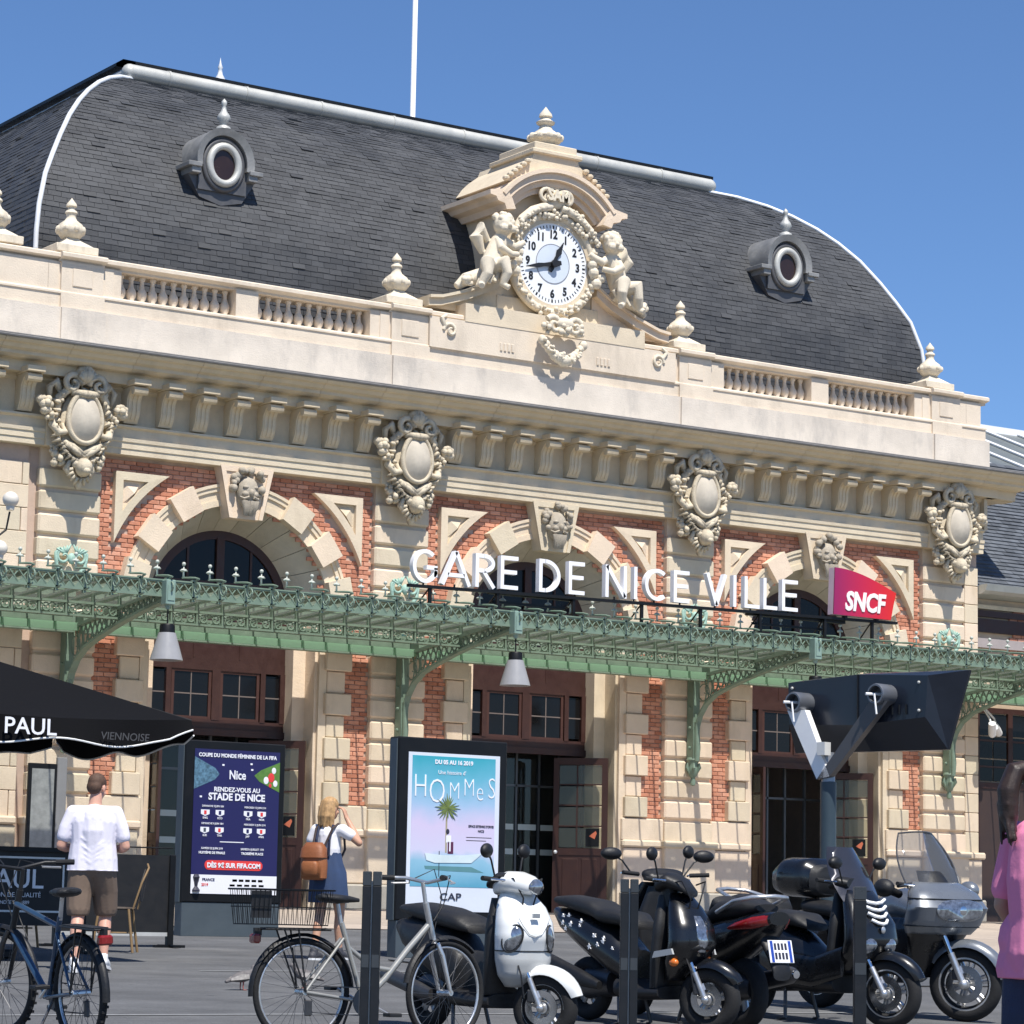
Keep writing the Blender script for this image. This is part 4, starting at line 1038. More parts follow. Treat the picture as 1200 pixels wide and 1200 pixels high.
# verdigris crests over the columns
cr = MB(); rnd = random.Random(4)
for s_ in (-1,1):
    spiral(cr, s_*.13, .05, 5.30, .12, 1.2, PI*.5, -1, .03, s_)
    cr.tube([(s_*.02,.05,4.75),(s_*.1,.05,5.0),(s_*.24,.05,5.16),(s_*.26,.04,5.36),(s_*.2,.04,5.44)], [.04,.04,.035,.03,.015], 7)
    for i in range(5): cr.tube([(s_*.1,.04,5.35),(s_*(.02+.06*i),.02,5.50-.02*i)], [.03,.012], 5)
cr.ball((0,.03,5.28),(.07,.05,.09),8,6); cr.box(-.05,.02,4.45,.05,.09,4.9)
crm = cr.mesh('crest'); crm.materials.append(VERDI); crm.polygons.foreach_set('use_smooth',[True]*len(crm.polygons))
for p in PIERS: o = link('crest', crm, CAN); o.location = (p,0,0)
N = 14; DXC = W/N
# unit of cresting: rail, X lattice, scroll and ball finial
cu = MB()
cu.box(0,YFr-.03,4.42,DXC,YFr+.03,4.455); cu.box(0,YFr-.02,4.635,DXC,YFr+.02,4.655)
for j in range(3):
    x0_ = DXC*j/3; x1_ = DXC*(j+1)/3
    cu.tube([(x0_,YFr,4.455),(x1_,YFr,4.635)], .011, 4); cu.tube([(x1_,YFr-.01,4.455),(x0_,YFr-.01,4.635)], .011, 4)
    cu.prism([(x0_+.01,4.455),(x1_-.01,4.455),((x0_+x1_)/2,4.53)], YFr-.012, YFr+.012, 'y')
cu.box(-.02,YFr-.03,4.38,.02,YFr+.03,4.70)
pts = []; rr = []
for i in range(22):
    t_ = i/21; a = PI*.55-t_*2*PI*1.25; r = .125*(1-.72*t_)
    pts.append((0,YFr-.16+r*math.cos(a),4.575+r*math.sin(a))); rr.append(.017*(1-.4*t_))
cu.tube(pts, rr, 6)
cu.tube([(0,YFr-.20,4.70),(0,YFr-.08,4.725),(0,YFr+.06,4.74),(0,YFr+.34,4.765)], [.014,.017,.017,.012], 6)
cu.tube([(0,YFr-.16,4.44),(0,YFr-.04,4.42),(0,YFr,4.43)], .014, 6)
cum = cu.mesh('cresting'); cum.materials.append(GREEN)
fn = MB(); fn.tube([(0,YFr+.30,4.75),(0,YFr+.30,4.93)], [.018,.01], 6); fn.ball((0,YFr+.30,4.965),.031,8,6)
fn.tube([(-.06,YFr+.30,4.862),(-.03,YFr+.30,4.875),(.03,YFr+.30,4.875),(.06,YFr+.30,4.862)], [.008,.02,.02,.008], 6); fn.tube([(0,YFr+.24,4.862),(0,YFr+.36,4.862)], .012, 6)
fnm = fn.mesh('ball_finial'); fnm.materials.append(mat('pale_finial_paint', (.50,.52,.46), .5)); fnm.polygons.foreach_set('use_smooth',[True]*len(fnm.polygons))
pn = MB(); pn.box(-DXC/2+.012,YFr+.05,0,DXC/2-.012,YW,.008)
pn = MB(); w_ = DXC/2-.014
vs = [(-w_,YFr+.04,zglass(YFr+.04)),(w_,YFr+.04,zglass(YFr+.04)),(w_,YW,zglass(YW)),(-w_,YW,zglass(YW))]; pn.add(vs, [(0,1,2,3)])
pnm = pn.mesh('glass_pane'); pnm.materials.append(CGLASS)
gb_ = MB(); gb_.prism([(YFr+.02,zglass(YFr)-.035),(YW+.02,zglass(YW)-.035),(YW+.02,zglass(YW)+.02),(YFr+.02,zglass(YFr)+.02)], -.014, .014, 'x')
gbm = gb_.mesh('glazing_bar'); gbm.materials.append(GREEN)
gp_ = MB(); gp_.box(-w_-.004,-.372,4.135,w_+.004,-.352,4.255); gpm = gp_.mesh('gutter_panel'); gpm.materials.append(GREENL)
lt = MB(); yl = -1.7
lt.box(0,yl-.04,4.395,DXC,yl+.04,4.43); lt.box(0,yl-.04,4.205,DXC,yl+.04,4.235)
for j in range(2):
    x0_ = DXC*j/2; x1_ = DXC*(j+1)/2; xm = (x0_+x1_)/2
    lt.tube([(x0_,yl,4.235),(x1_,yl,4.395)], .012, 4); lt.tube([(x1_,yl+.01,4.235),(x0_,yl+.01,4.395)], .012, 4)
    lt.tube([(xm+.058*math.cos(a),yl-.01,4.315+.058*math.sin(a)) for a in [2*PI*i/10 for i in range(10)]], .012, 5, closed=True)
lt.box(-.02,yl-.03,4.2,.02,yl+.03,4.60)
ltm = lt.mesh('lattice_girder'); ltm.materials.append(GREEN)
for p in PX[:-1]:
    for i in range(N):
        x = p+i*DXC
        if x < -6: continue
        for nm, me, dx in (('cresting',cum,0),('ball_finial',fnm,0),('glass_pane',pnm,DXC/2),('glazing_bar',gbm,0),('gutter_panel',gpm,DXC/2),('lattice_girder',ltm,0)):
            o = link(nm, me, CAN); o.location = (x+dx,0,0)
    for a, b_ in ((p+.09, p+W-.09),):
        m_ = MB(); m_.sweepx([(-.30,4.265),(-.30,4.40),(-.34,4.42),(-.34,4.46),(.05,4.46),(.05,4.265)], a, b_); m_.box(a,-.24,4.115,b_,-.215,4.27); m_.box(a,-.385,4.105,b_,-.2,4.13); m_.build('gutter', GREEN, CAN)
m_ = MB(); m_.box(-6.0,YFr-.03,4.655,4*W,YFr+.36,4.675); m_.build('front_rail', GREEN, CAN)
# pendant lamps
LAMPG = mat('frosted_lamp_glass', (.30,.30,.31), .35, .05, 6)
def pendant(p, label):
    t_ = thing('pendant_lamp', label, 'lamp', (p, -3.29, 3.5), group='pendant lamps under the canopy')
    m_ = MB(); m_.tube([(0,0,.52),(0,0,.74)], .012, 6); m_.build('rod', BLACKM, t_)
    m_ = MB(); m_.lathe([(.001,.52),(.10,.52),(.11,.50),(.115,.38),(.001,.38)], (0,0,0), 16); m_.build('lamp_cap', BLACKM, t_, 40)
    m_ = MB(); m_.lathe([(.125,.395),(.235,.02),(.24,0),(.22,.0),(.115,.38)], (0,0,0), 24); m_.build('lamp_shade', LAMPG, t_, 40)
pendant(0, 'frosted bell pendant lamp hanging from the canopy bracket above the dark blue poster')
pendant(W, 'frosted bell pendant lamp hanging from the canopy just below the letters GARE')
pendant(2*W, 'frosted bell pendant lamp hanging half behind the dark display panel')
pendant(-W, 'frosted bell pendant lamp hanging from the canopy above the black parasol')
# ------------------------------------------------------------------ letters GARE DE NICE VILLE
SG = thing('station_sign', 'white raised letters reading GARE DE NICE VILLE standing above the canopy', 'sign')
YS = -3.0
def zb(x): return 5.0+.0145*(x-4.5)
LW = mat('white_letter_face', (.86,.86,.88), .4, .03, 4)
def stroke(m_, p, q, t, x0_, w_, z0, h, tilt=0):
    (ax,az),(bx,bz) = p, q
    A = Vector((x0_+ax*w_, z0+az*h)); Bv = Vector((x0_+bx*w_, z0+bz*h)); d = (Bv-A).normalized(); n_ = Vector((-d.y,d.x))*t/2
    m_.prism([tuple(A+n_),tuple(A-n_),tuple(Bv-n_),tuple(Bv+n_)], YS-.10, YS, 'y')
def earc(m_, cx, cz, rx, rz, a0, a1, t, x0_, w_, z0, h, n=22):
    rings = []
    for i in range(n+1):
        a = R_(a0+(a1-a0)*i/n); ca_, sa_ = math.cos(a), math.sin(a)
        X0, Z0 = x0_+cx*w_, z0+cz*h
        rings.append([(X0+(rx*w_+s*t/2)*ca_, y, Z0+(rz*h+s*t/2)*sa_) for s, y in ((-1,YS-.10),(1,YS-.10),(1,YS),(-1,YS))])
    m_.loft(rings)
T = .062
def letter(c, x0_, x1_):
    z0 = zb(x0_); h = .525; w_ = x1_-x0_; m_ = MB(); e = T/2/w_; ez = T/2/h
    S = lambda p, q: stroke(m_, p, q, T, x0_, w_, z0, h)
    if c == 'E':
        S((e,0),(e,1)); S((2*e,1-ez),(1,1-ez)); S((2*e,ez),(1,ez)); S((2*e,.52),(.93,.52))
    elif c == 'L': S((e,0),(e,1)); S((2*e,ez),(1,ez))
    elif c == 'I': S((.5,0),(.5,1))
    elif c == 'A': S((e*.9,0),(.5,1)); S((1-e*.9,0),(.5,1)); S((.22,.30),(.78,.30))
    elif c == 'V': S((e*.9,1),(.5,0)); S((1-e*.9,1),(.5,0))
    elif c == 'N': S((e,0),(e,1)); S((1-e,0),(1-e,1)); S((e,.97),(1-e,.03))
    elif c == 'D': S((e,0),(e,1)); earc(m_, .28, .5, .72-e, .5-ez, -90, 90, T, x0_, w_, z0, h); S((2*e,ez),(.30,ez)); S((2*e,1-ez),(.30,1-ez))
    elif c == 'R': S((e,0),(e,1)); earc(m_, .45, .72, .55-e, .28-ez, -90, 90, T, x0_, w_, z0, h); S((2*e,1-ez),(.46,1-ez)); S((2*e,.44+ez),(.46,.44+ez)); S((.45,.46),(.97,0))
    elif c == 'C': earc(m_, .58, .5, .58-e, .5-ez, 50, 310, T, x0_, w_, z0, h)
    elif c == 'G': earc(m_, .52, .5, .52-e, .5-ez, 48, 345, T, x0_, w_, z0, h); S((.56,.47),(1,.47)); S((1-e,.47),(1-e,.2))
    L_ = m_.build('letter', LW, SG, 30)
    k = MB(); k.box((x0_+x1_)/2-.012,YS-.06,zb(x0_)-.05,(x0_+x1_)/2+.012,YS-.04,z0+.02); k.build('letter_pin', BLACKM, SG)
for c, a, b_ in (('G',4.25,4.70),('A',4.77,5.32),('R',5.40,5.76),('E',5.87,6.20),('D',6.60,7.01),('E',7.17,7.48),('N',7.89,8.31),('I',8.43,8.55),('C',8.68,9.11),('E',9.26,9.58),('V',9.93,10.36),('I',10.47,10.58),('L',10.73,11.05),('L',11.13,11.43),('E',11.53,11.87)):
    letter(c, a, b_)
m_ = MB(); m_.prism([(4.2,zb(4.2)-.075),(14.1,zb(13.4)-.075),(14.1,zb(13.4)-.03),(4.2,zb(4.2)-.03)], YS-.09, YS-.01, 'y'); RL = m_.build('support_rail', BLACKM, SG)
m_ = MB(); m_.box(5.75,YS,4.94,7.3,YS+.1,5.0); m_.box(5.8,YS+.02,4.80,7.2,YS+.06,4.84); m_.build('cable_tray', BLACKM, SG)
m_ = MB(); m_.box(10.9,YS,4.99,13.0,YS+.1,5.05); m_.box(11.0,YS+.02,4.84,12.6,YS+.06,4.88); m_.build('cable_tray', BLACKM, SG)
for x in (4.6, 5.85, 7.3, 8.65, 9.85, 11.1, 12.5, 13.55):
    m_ = MB(); m_.box(x-.025,YS-.07,4.64,x+.025,YS-.03,zb(x)-.06); m_.tube([(x,YS-.05,zb(x)-.06),(x,YS+.4,4.66)], .014, 5); m_.build('sign_post', BLACKM, SG)
# SNCF sign
NC = thing('logo_sign', 'magenta to red sign reading SNCF at the end of the station letters', 'sign')
sm = bpy.data.materials.new('magenta_to_red'); sm.use_nodes = True; n_ = sm.node_tree; b_ = n_.nodes['Principled BSDF']
tc = n_.nodes.new('ShaderNodeTexCoord'); sp = n_.nodes.new('ShaderNodeSeparateXYZ'); mr = n_.nodes.new('ShaderNodeMapRange'); cr_ = n_.nodes.new('ShaderNodeValToRGB')
n_.links.new(tc.outputs['Object'], sp.inputs[0]); n_.links.new(sp.outputs['X'], mr.inputs['Value']); mr.inputs['From Min'].default_value = 12.55; mr.inputs['From Max'].default_value = 14.0
cr_.color_ramp.elements[0].color = (.24,.012,.10,1); cr_.color_ramp.elements[1].color = (.66,.018,.012,1); e_ = cr_.color_ramp.elements.new(.5); e_.color = (.50,.012,.055,1)
n_.links.new(mr.outputs[0], cr_.inputs[0]); n_.links.new(cr_.outputs[0], b_.inputs['Base Color']); b_.inputs['Roughness'].default_value = .4
zz = 5.12
poly = [(12.62,zz),(13.90,zz-.01),(13.96,zz+.25),(14.02,zz+.46)]
for i in range(10):
    t_ = i/9; poly.append((14.02-t_*1.37, zz+.46+.34*math.sin(t_*PI/2)))
m_ = MB(); m_.prism(poly, YS-.14, YS-.12, 'y'); m_.build('face', sm, NC)
m_ = MB(); m_.prism([(a*1.0-.0, b2) for a, b2 in poly], YS-.118, YS+.02, 'y'); m_.build('casing', mat('pale_lilac_casing', (.62,.48,.55), .4), NC)
lettering('letters', 'SNCF', .44, 13.30, YS-.145, zz+.10, WHITE, NC, .02, .016, .18, sx=.82)
for x in (12.9,13.6):
    m_ = MB(); m_.box(x,YS-.1,5.05,x+.06,YS-.02,zz); m_.build('mount', BLACKM, NC)
# security cameras on the right-hand bracket
for i, (dx, ry, lab) in enumerate(((0,-.55,'white bullet security camera pointing down towards the pavement'),(.22,.5,'white bullet security camera turned away beside its twin'))):
    t_ = thing('security_camera', lab, 'camera', (18.93+dx,-.3+.1*i,3.62), group='security cameras under the canopy')
    m_ = MB(); m_.M = Matrix.Rotation(ry if i == 0 else -ry*2.2, 4, 'Y') @ Matrix.Rotation(.5, 4, 'X')
    m_.lathe([(.001,-.17),(.045,-.17),(.045,-.14),(.07,-.14),(.075,.02),(.07,.14),(.001,.16)], (0,0,0), 14); m_.build('housing', WHITE, t_, 40)
    m_ = MB(); m_.M = Matrix.Rotation(ry if i == 0 else -ry*2.2, 4, 'Y') @ Matrix.Rotation(.5, 4, 'X'); m_.lathe([(.001,-.178),(.04,-.178),(.04,-.165),(.001,-.165)], (0,0,0), 12); m_.build('lens', BLACKM, t_)
    m_ = MB(); m_.tube([(0,0,.05),(.02,.1,.22),(-.02-dx,.3-.1*i,.50)], .02, 6); m_.build('arm', WHITE, t_)
# white globe street lamp standing left of the entrance
GL = thing('globe_lamp', 'white globe street lamp on a thin dark post left of the first arch', 'lamp', (-4.45,-6,gz(-6)))
m_ = MB(); m_.tube([(0,0,0),(0,0,4.5)], [.06,.04], 10); m_.tube([(0,0,4.0),(.35,0,4.7),(.70,0,5.0),(.74,0,5.24)], .014, 8); m_.tube([(0,0,3.8),(.4,0,4.25),(.60,0,4.3),(.62,0,4.55)], .014, 8); m_.build('post', BLACKM, GL)
for x, z in ((.745,5.40),(.62,4.75)):
    m_ = MB(); m_.ball((x,0,z),.105,16,12); m_.lathe([(.05,z-.14),(.06,z-.09)], (x,0,0), 10); m_.build('globe', mat('white_globe', (.74,.69,.60), .3, .02), GL, 60)
# ------------------------------------------------------------------ advertising panels
SCRB = mat('poster_navy', (.016,.014,.085), .35, .05, 3)
INKW = mat('poster_white_ink', (.82,.82,.86), .4, .02)
INKR = mat('poster_red', (.72,.05,.045), .4, .02)
INKD = mat('poster_dark_ink', (.03,.03,.05), .4, .02)
GREYB = mat('blue_grey_base', (.06,.078,.092), .5, .1, 4)
def panel_unit(name, label, x, y, w, h, base, casing=BLACKM):
    t_ = thing(name, label, 'advertising panel', (x, y, gz(y)))
    m_ = MB(); m_.box(0,0,base,w,.20,h,.012); m_.build('casing', casing, t_)
    m_ = MB(); m_.box(.02,.012,0,w-.02,.19,base,.004); m_.build('base', GREYB, t_)
    m_ = MB(); m_.box(-.012,.03,base,0,.17,h-.02); m_.build('side_trim', GREYB, t_)
    return t_
A1 = panel_unit('advertising_panel', 'black advertising panel showing a dark blue football poster headed STADE DE NICE', -2.93, -9.66, 1.36, 2.32, .40)
sx0, sx1, sz0, sz1 = .12, 1.28, .50, 2.22
SW1 = sx1-sx0; SH1 = sz1-sz0
m_ = MB(); m_.box(sx0,-.006,sz0,sx1,.0,sz1); PS = m_.build('poster', SCRB, A1)
def pz(v): return sz1-v*SH1
def px_(u): return sx0+u*SW1
def strip(u0, u1, v0, v1, m, y=-.009, par=None, nm='print'):
    k = MB(); k.box(px_(u0),y,pz(v1),px_(u1),y+.003,pz(v0)); return k.build(nm, m, par or A1)
def T1(s, u, v, size, m=INKW, bold=.002, sx=1.0, y=-.012, par=None):
    return lettering('print_text', s, size, px_(u), y, pz(v)-size*.36, m, par or A1, .003, bold, 0, 'CENTER', sx)
strip(0,1,.868,.998,INKW)
T1('COUPE DU MONDE FÉMININE DE LA FIFA', .5, .04, .062, sx=.92); T1('Nice', .5, .17, .15, bold=.003, sx=.8); 
T1('RENDEZ-VOUS AU', .5, .275, .075); T1('STADE DE NICE', .5, .325, .115, bold=.004, sx=.95)
k = MB(); k.prism([(px_(0),pz(.055)),(px_(.24),pz(.13)),(px_(.29),pz(.17)),(px_(.24),pz(.21)),(px_(0),pz(.28))], -.009, -.006, 'y'); k.build('print', mat('print_stadium', (.09,.18,.25), .4, .8, 22), A1)
k = MB(); k.prism([(px_(1),pz(.07)),(px_(.78),pz(.13)),(px_(.70),pz(.17)),(px_(.76),pz(.21)),(px_(1),pz(.28))], -.009, -.006, 'y'); k.build('print', mat('print_pitch', (.10,.22,.04), .4, .3, 14), A1)
for u, v, r, mm in ((.93,.13,.03,INKW),(.90,.18,.045,INKR),(.84,.20,.035,INKW),(.95,.22,.03,INKW),(.89,.235,.02,INKR)):
    k = MB(); k.ball((px_(u),-.010,pz(v)),(r,.002,r*1.3),10,6); k.build('print', mm, A1)
for u, v in ((.32,.10),(.65,.085),(.66,.125),(.07,.325)):
    k = MB(); k.box(px_(u),-.009,pz(v+.012),px_(u+.025),-.006,pz(v)); k.build('print', INKW, A1)
flagc = [(INKW,INKR),(SCRB,INKW),(INKW,SCRB),(INKR,INKW),(GREYB,INKW),(INKR,INKW),(INKW,SCRB),(INKW,INKR)]
fi = 0
for v in (.44,.56):
    for u in (.14,.31,.64,.80):
        a, b_ = flagc[fi]; fi += 1
        k = MB(); k.prism([(px_(u-.05),pz(v-.02)),(px_(u+.05),pz(v-.02)),(px_(u+.05),pz(v+.01)),(px_(u),pz(v+.024)),(px_(u-.05),pz(v+.01))], -.009, -.006, 'y'); k.build('print', INKW, A1)
        k = MB(); k.box(px_(u-.014),-.012,pz(v+.012),px_(u+.014),-.009,pz(v-.014)); k.build('print', b_ if b_ is not INKW else a, A1)
        T1({0:'ENG',1:'ECO',2:'FRA',3:'NOR',4:'SUE',5:'THA',6:'JAP',7:'ANG'}[fi-1], u, v+.036, .034, bold=.0005)
    T1('DIMANCHE 9 JUIN 18H', .225, v-.046, .032, bold=.0003, sx=.9); T1('MERCREDI 12 JUIN 21H', .72, v-.046, .032, bold=.0003, sx=.9)
strip(.32,.60,.636,.642,INKW)
for u, s1, s2 in ((.23,'SAMEDI 22 JUIN 21H','HUITIÈME DE FINALE'),(.70,'SAMEDI 6 JUILLET 17H','TROISIÈME PLACE')):
    T1(s1, u, .685, .034, bold=.0005, sx=.95); T1(s2, u, .715, .040, bold=.0012, sx=.95)
k = MB(); r = .033*SH1
pts = [(px_(.20)+r*math.cos(a), pz(.80)+r*math.sin(a)) for a in [PI/2+PI*i/8 for i in range(9)]]+[(px_(.78)+r*math.cos(a), pz(.80)+r*math.sin(a)) for a in [-PI/2+PI*i/8 for i in range(9)]]
k.prism(pts, -.010, -.006, 'y'); k.build('print', INKR, A1)
T1('DÈS 9€ SUR FIFA.COM', .49, .80, .078, bold=.003, sx=.94, y=-.014)
k = MB(); k.lathe([(.05,0),(.05,.02),(.02,.06),(.03,.13),(.045,.17),(.03,.2),(.001,.21)], (px_(.06),-.007,pz(.985)), 10); k.M = None; k.build('print', INKD, A1)
T1('FRANCE', .20, .90, .045, SCRB, .0008); T1('2019', .16, .935, .045, INKR, .0008)
for i in range(5): strip(.48+.075*i,.535+.075*i,.895,.912,(INKD,INKR,SCRB)[i % 3]); strip(.45+.085*i,.51+.085*i,.93,.945,INKD)
A2 = panel_unit('advertising_panel', 'black advertising panel showing a pale blue poster with a palm tree and boat', -2.56, -13.9, 1.40, 2.36, .40)
sx0, sx1, sz0, sz1 = .12, 1.30, .50, 2.20; SW1 = sx1-sx0; SH1 = sz1-sz0
m_ = MB(); m_.box(sx0,-.006,sz0,sx1,.0,sz1); m_.build('poster', mat('poster_pale_paper', (.66,.70,.78), .35, .04, 3), A2)
sk2 = bpy.data.materials.new('poster_sky_wash'); sk2.use_nodes = True; n_ = sk2.node_tree; b_ = n_.nodes['Principled BSDF']; b_.inputs['Roughness'].default_value = .35
tc = n_.nodes.new('ShaderNodeTexCoord'); sp = n_.nodes.new('ShaderNodeSeparateXYZ'); mr = n_.nodes.new('ShaderNodeMapRange'); cr_ = n_.nodes.new('ShaderNodeValToRGB')
nz = n_.nodes.new('ShaderNodeTexNoise'); nz.inputs['Scale'].default_value = 3; ad = n_.nodes.new('ShaderNodeMath'); ad.operation = 'MULTIPLY_ADD'; ad.inputs[1].default_value = .25
n_.links.new(tc.outputs['Object'], sp.inputs[0]); n_.links.new(tc.outputs['Object'], nz.inputs[0]); n_.links.new(nz.outputs['Fac'], ad.inputs[0]); n_.links.new(sp.outputs['Z'], ad.inputs[2]); n_.links.new(ad.outputs[0], mr.inputs['Value'])
mr.inputs['From Min'].default_value = sz0+.4; mr.inputs['From Max'].default_value = sz1+.12
r_ = cr_.color_ramp; r_.elements[0].color = (.10,.33,.47,1); r_.elements[1].color = (.03,.34,.42,1)
for pos, c in ((.18,(.26,.48,.62)),(.26,(.60,.58,.74)),(.45,(.62,.54,.72)),(.62,(.34,.50,.68)),(.8,(.13,.42,.55))):
    e_ = r_.elements.new(pos); e_.color = (*c,1)
n_.links.new(mr.outputs[0], cr_.inputs[0]); n_.links.new(cr_.outputs[0], b_.inputs['Base Color'])
strip(.04,.95,.02,.845,sk2,par=A2)
def T2(*a, **k): return T1(*a, par=A2, **k)
T2('DU 05 AU 16 2019', .49, .055, .062, bold=.0022); T2('Une histoire d\'', .47, .12, .06, bold=0)
for s, u, v, sz in (('H',.13,.205,.36),('O',.31,.235,.38),('M',.50,.23,.27),('M',.66,.205,.28),('e',.78,.225,.31),('S',.91,.205,.33)): T2(s, u, v, sz, bold=-.006, sx=.72)
T2('CAP', .48, .905, .11, INKD, bold=.001, sx=1.35)
T2('ESPACE ESTIENNE D\'ORVES', .80, .455, .036, INKD, bold=.0006, sx=.75); T2('NICE', .80, .485, .036, INKD, bold=.0006); strip(.64,.92,.525,.530,INKD,par=A2); strip(.64,.86,.545,.550,INKD,par=A2)
PALM = mat('print_palm_green', (.15,.20,.05), .4, .3, 14)
cx, cz_ = px_(.43), pz(.345); rnd = random.Random(8)
for i in range(22):
    a = 2*PI*i/22+rnd.uniform(-.1,.1); l = rnd.uniform(.11,.17)
    k = MB(); k.prism([(cx,cz_),(cx+l*.5*math.cos(a+.12),cz_+l*.5*math.sin(a+.12)),(cx+l*math.cos(a),cz_+l*math.sin(a)),(cx+l*.5*math.cos(a-.12),cz_+l*.5*math.sin(a-.12))], -.0135-.0002*i, -.0095-.0002*i, 'y'); k.build('print_leaf', PALM, A2)
strip(.412,.43,.40,.63,mat('print_trunk', (.38,.33,.22), .4),-.0105,A2)
strip(.42,.475,.52,.565,INKW,-.012,A2); strip(.44,.50,.56,.635,mat('print_plum', (.10,.02,.06), .4),-.012,A2); k = MB(); k.ball((px_(.435),-.012,pz(.495)),(.022,.002,.03),10,6); k.build('print', INKD, A2); strip(.455,.47,.545,.62,INKW,-.0125,A2)
k = MB(); k.prism([(px_(.19),pz(.635)),(px_(.38),pz(.645)),(px_(.62),pz(.642)),(px_(.82),pz(.628)),(px_(.70),pz(.69)),(px_(.30),pz(.695)),(px_(.21),pz(.68))], -.0145, -.0125, 'y'); k.build('print', mat('print_boat', (.62,.72,.74), .4), A2)
k = MB(); k.prism([(px_(.19),pz(.715)),(px_(.70),pz(.715)),(px_(.84),pz(.75)),(px_(.45),pz(.745)),(px_(.2),pz(.735))], -.0105, -.0095, 'y'); k.build('print', mat('print_boat_reflection', (.10,.24,.26), .4), A2)
strip(.345,.352,.62,.78,INKD,-.0125,A2)
# ------------------------------------------------------------------ black parasol of the bakery terrace
CANV = mat('black_canvas', (.0045,.0045,.0055), .9, .3, 6, .25, 120, spec=.15)
UM = thing('parasol', 'large square black terrace parasol with white PAUL lettering on its valance', 'parasol', (-7.75,-14.6,gz(-14.6)))
cxu, cyu, ze, za = -7.75, -14.6, 1.72, 2.33
zo = gz(-14.6); H_ = 1.52
loc = lambda x, y, z: (x-cxu, y-cyu, z-zo)
m_ = MB(); n = 12
cor = [(cxu-H_,cyu-H_),(cxu+H_,cyu-H_),(cxu+H_,cyu+H_),(cxu-H_,cyu+H_)]
# canopy faces with sag
for i in range(4):
    a, b_ = Vector((*cor[i],ze)), Vector((*cor[(i+1) % 4],ze)); ap = Vector((cxu,cyu,za)); vs = []; fs = []
    for r in range(n+1):
        for c in range(n+1):
            e = a+(b_-a)*(c/n); p = ap+(e-ap)*(r/n); sag = .10*math.sin(PI*c/n)*(r/n)*math.sin(PI*min(1,(r/n)*.62+.2)); p.z -= sag
            vs.append(loc(*p))
    for r in range(n):
        for c in range(n): q = r*(n+1)+c; fs.append((q,q+1,q+n+2,q+n+1))
    m_.add(vs, fs)
m_.build('canopy', CANV, UM, 60)
PIPE = mat('white_piping', (.75,.75,.73), .6)
vd = [(0,-1,0),(1,0,1),(0,1,2),(-1,0,3)]
for i in range(4):
    a, b_ = Vector((*cor[i],ze)), Vector((*cor[(i+1) % 4],ze)); nn = 40; top = []; bot = []
    out = Vector((vd[i][0],vd[i][1],0))
    for c in range(nn+1):
        t_ = c/nn; p = a+(b_-a)*t_; sg = .10*math.sin(PI*t_)*math.sin(PI*.82)
        wob = .03*math.sin(t_*13)
        pt = p+Vector((0,0,-sg)); top.append(loc(*(pt))); drop = .22+.035*math.cos(t_*2*PI*2.5+.8)-.10*(max(0,abs(t_-.5)-.42)/.08)
        pb_ = pt+out*(.03+wob)+Vector((0,0,-drop)); bot.append(loc(*pb_))
    k = MB(); vs = top+bot; k.add(vs, [(c,c+1,nn+1+c+1,nn+1+c) for c in range(nn)]); k.build('valance', CANV, UM, 60)
    k = MB(); k.tube(bot, .009, 6); k.build('piping', PIPE, UM)
lettering('lettering', 'PAUL', .21, -7.90-cxu, cyu-H_-.075-cyu, 1.50-zo, INKW, UM, .004, .002, 0, 'CENTER', 1.05)
lettering('lettering', 'VIENNOISERIE', .10, -5.72-.02-cxu, cyu-H_-.06-cyu, 1.395-zo, mat('grey_lettering', (.05,.05,.055), .7), UM, .004, 0, 0, 'RIGHT' if False else 'CENTER', 1.0) if False else lettering('lettering', 'VIENNOISE', .10, -6.95-cxu, -H_-.075, 1.49-zo, mat('grey_lettering', (.06,.06,.065), .7), UM, .004, 0, .1, 'CENTER', 1.0)
m_ = MB(); m_.tube([loc(cxu,cyu,zo),loc(cxu,cyu,za+.05)], .03, 10); m_.build('pole', mat('pale_aluminium', (.6,.6,.6), .35, .05, 4, metal=.6), UM)
m_ = MB(); m_.box(-.35,-.35,0,.35,.35,.09,.02); m_.build('foot', BLACKM, UM)
for i in range(4):
    m_ = MB(); m_.tube([loc(cxu,cyu,za-.03),loc(*cor[i],ze-.01)], .014, 6); m_.build('rib', BLACKM, UM); m_ = MB(); m_.tube([loc(cxu,cyu,ze+.1),loc((cor[i][0]+cxu)/2,(cor[i][1]+cyu)/2,(ze+za)/2-.05)], .011, 6); m_.build('strut', WHITE, UM)
# terrace boards
BD = mat('black_board', (.008,.008,.009), .55, .25, 6)
def screen(label, x0, x1, y, z0, z1, name='terrace_screen'):
    t_ = thing(name, label, 'screen', (x0,y,gz(y))); w = x1-x0
    m_ = MB(); m_.box(.0,-.012,z0,w,.012,z1); m_.build('panel', BD, t_)
    for x in (0, w):
        m_ = MB(); m_.box(x-.035,-.035,.0,x+.035,.035,z1+.01,.006); m_.build('post', BLACKM, t_); m_ = MB(); m_.box(x-.02,-.24,0,x+.02,.24,.03); m_.box(x-.18,-.03,0,x+.18,.03,.028); m_.build('foot', BLACKM, t_)
    return t_
S1 = screen('black terrace screen with white PAUL lettering in a white frame', -7.6, -6.1, -13.65, .27, 1.02)
m_ = MB(); w = 1.28
for x0_, x1_, z0, z1 in ((.05,w,.93,.95),(.05,w,.40,.42),(.05,.07,.42,.93),(w-.02,w,.42,.93)): m_.box(x0_,-.018,z0,x1_,-.012,z1)
m_.build('white_border', PIPE, S1)
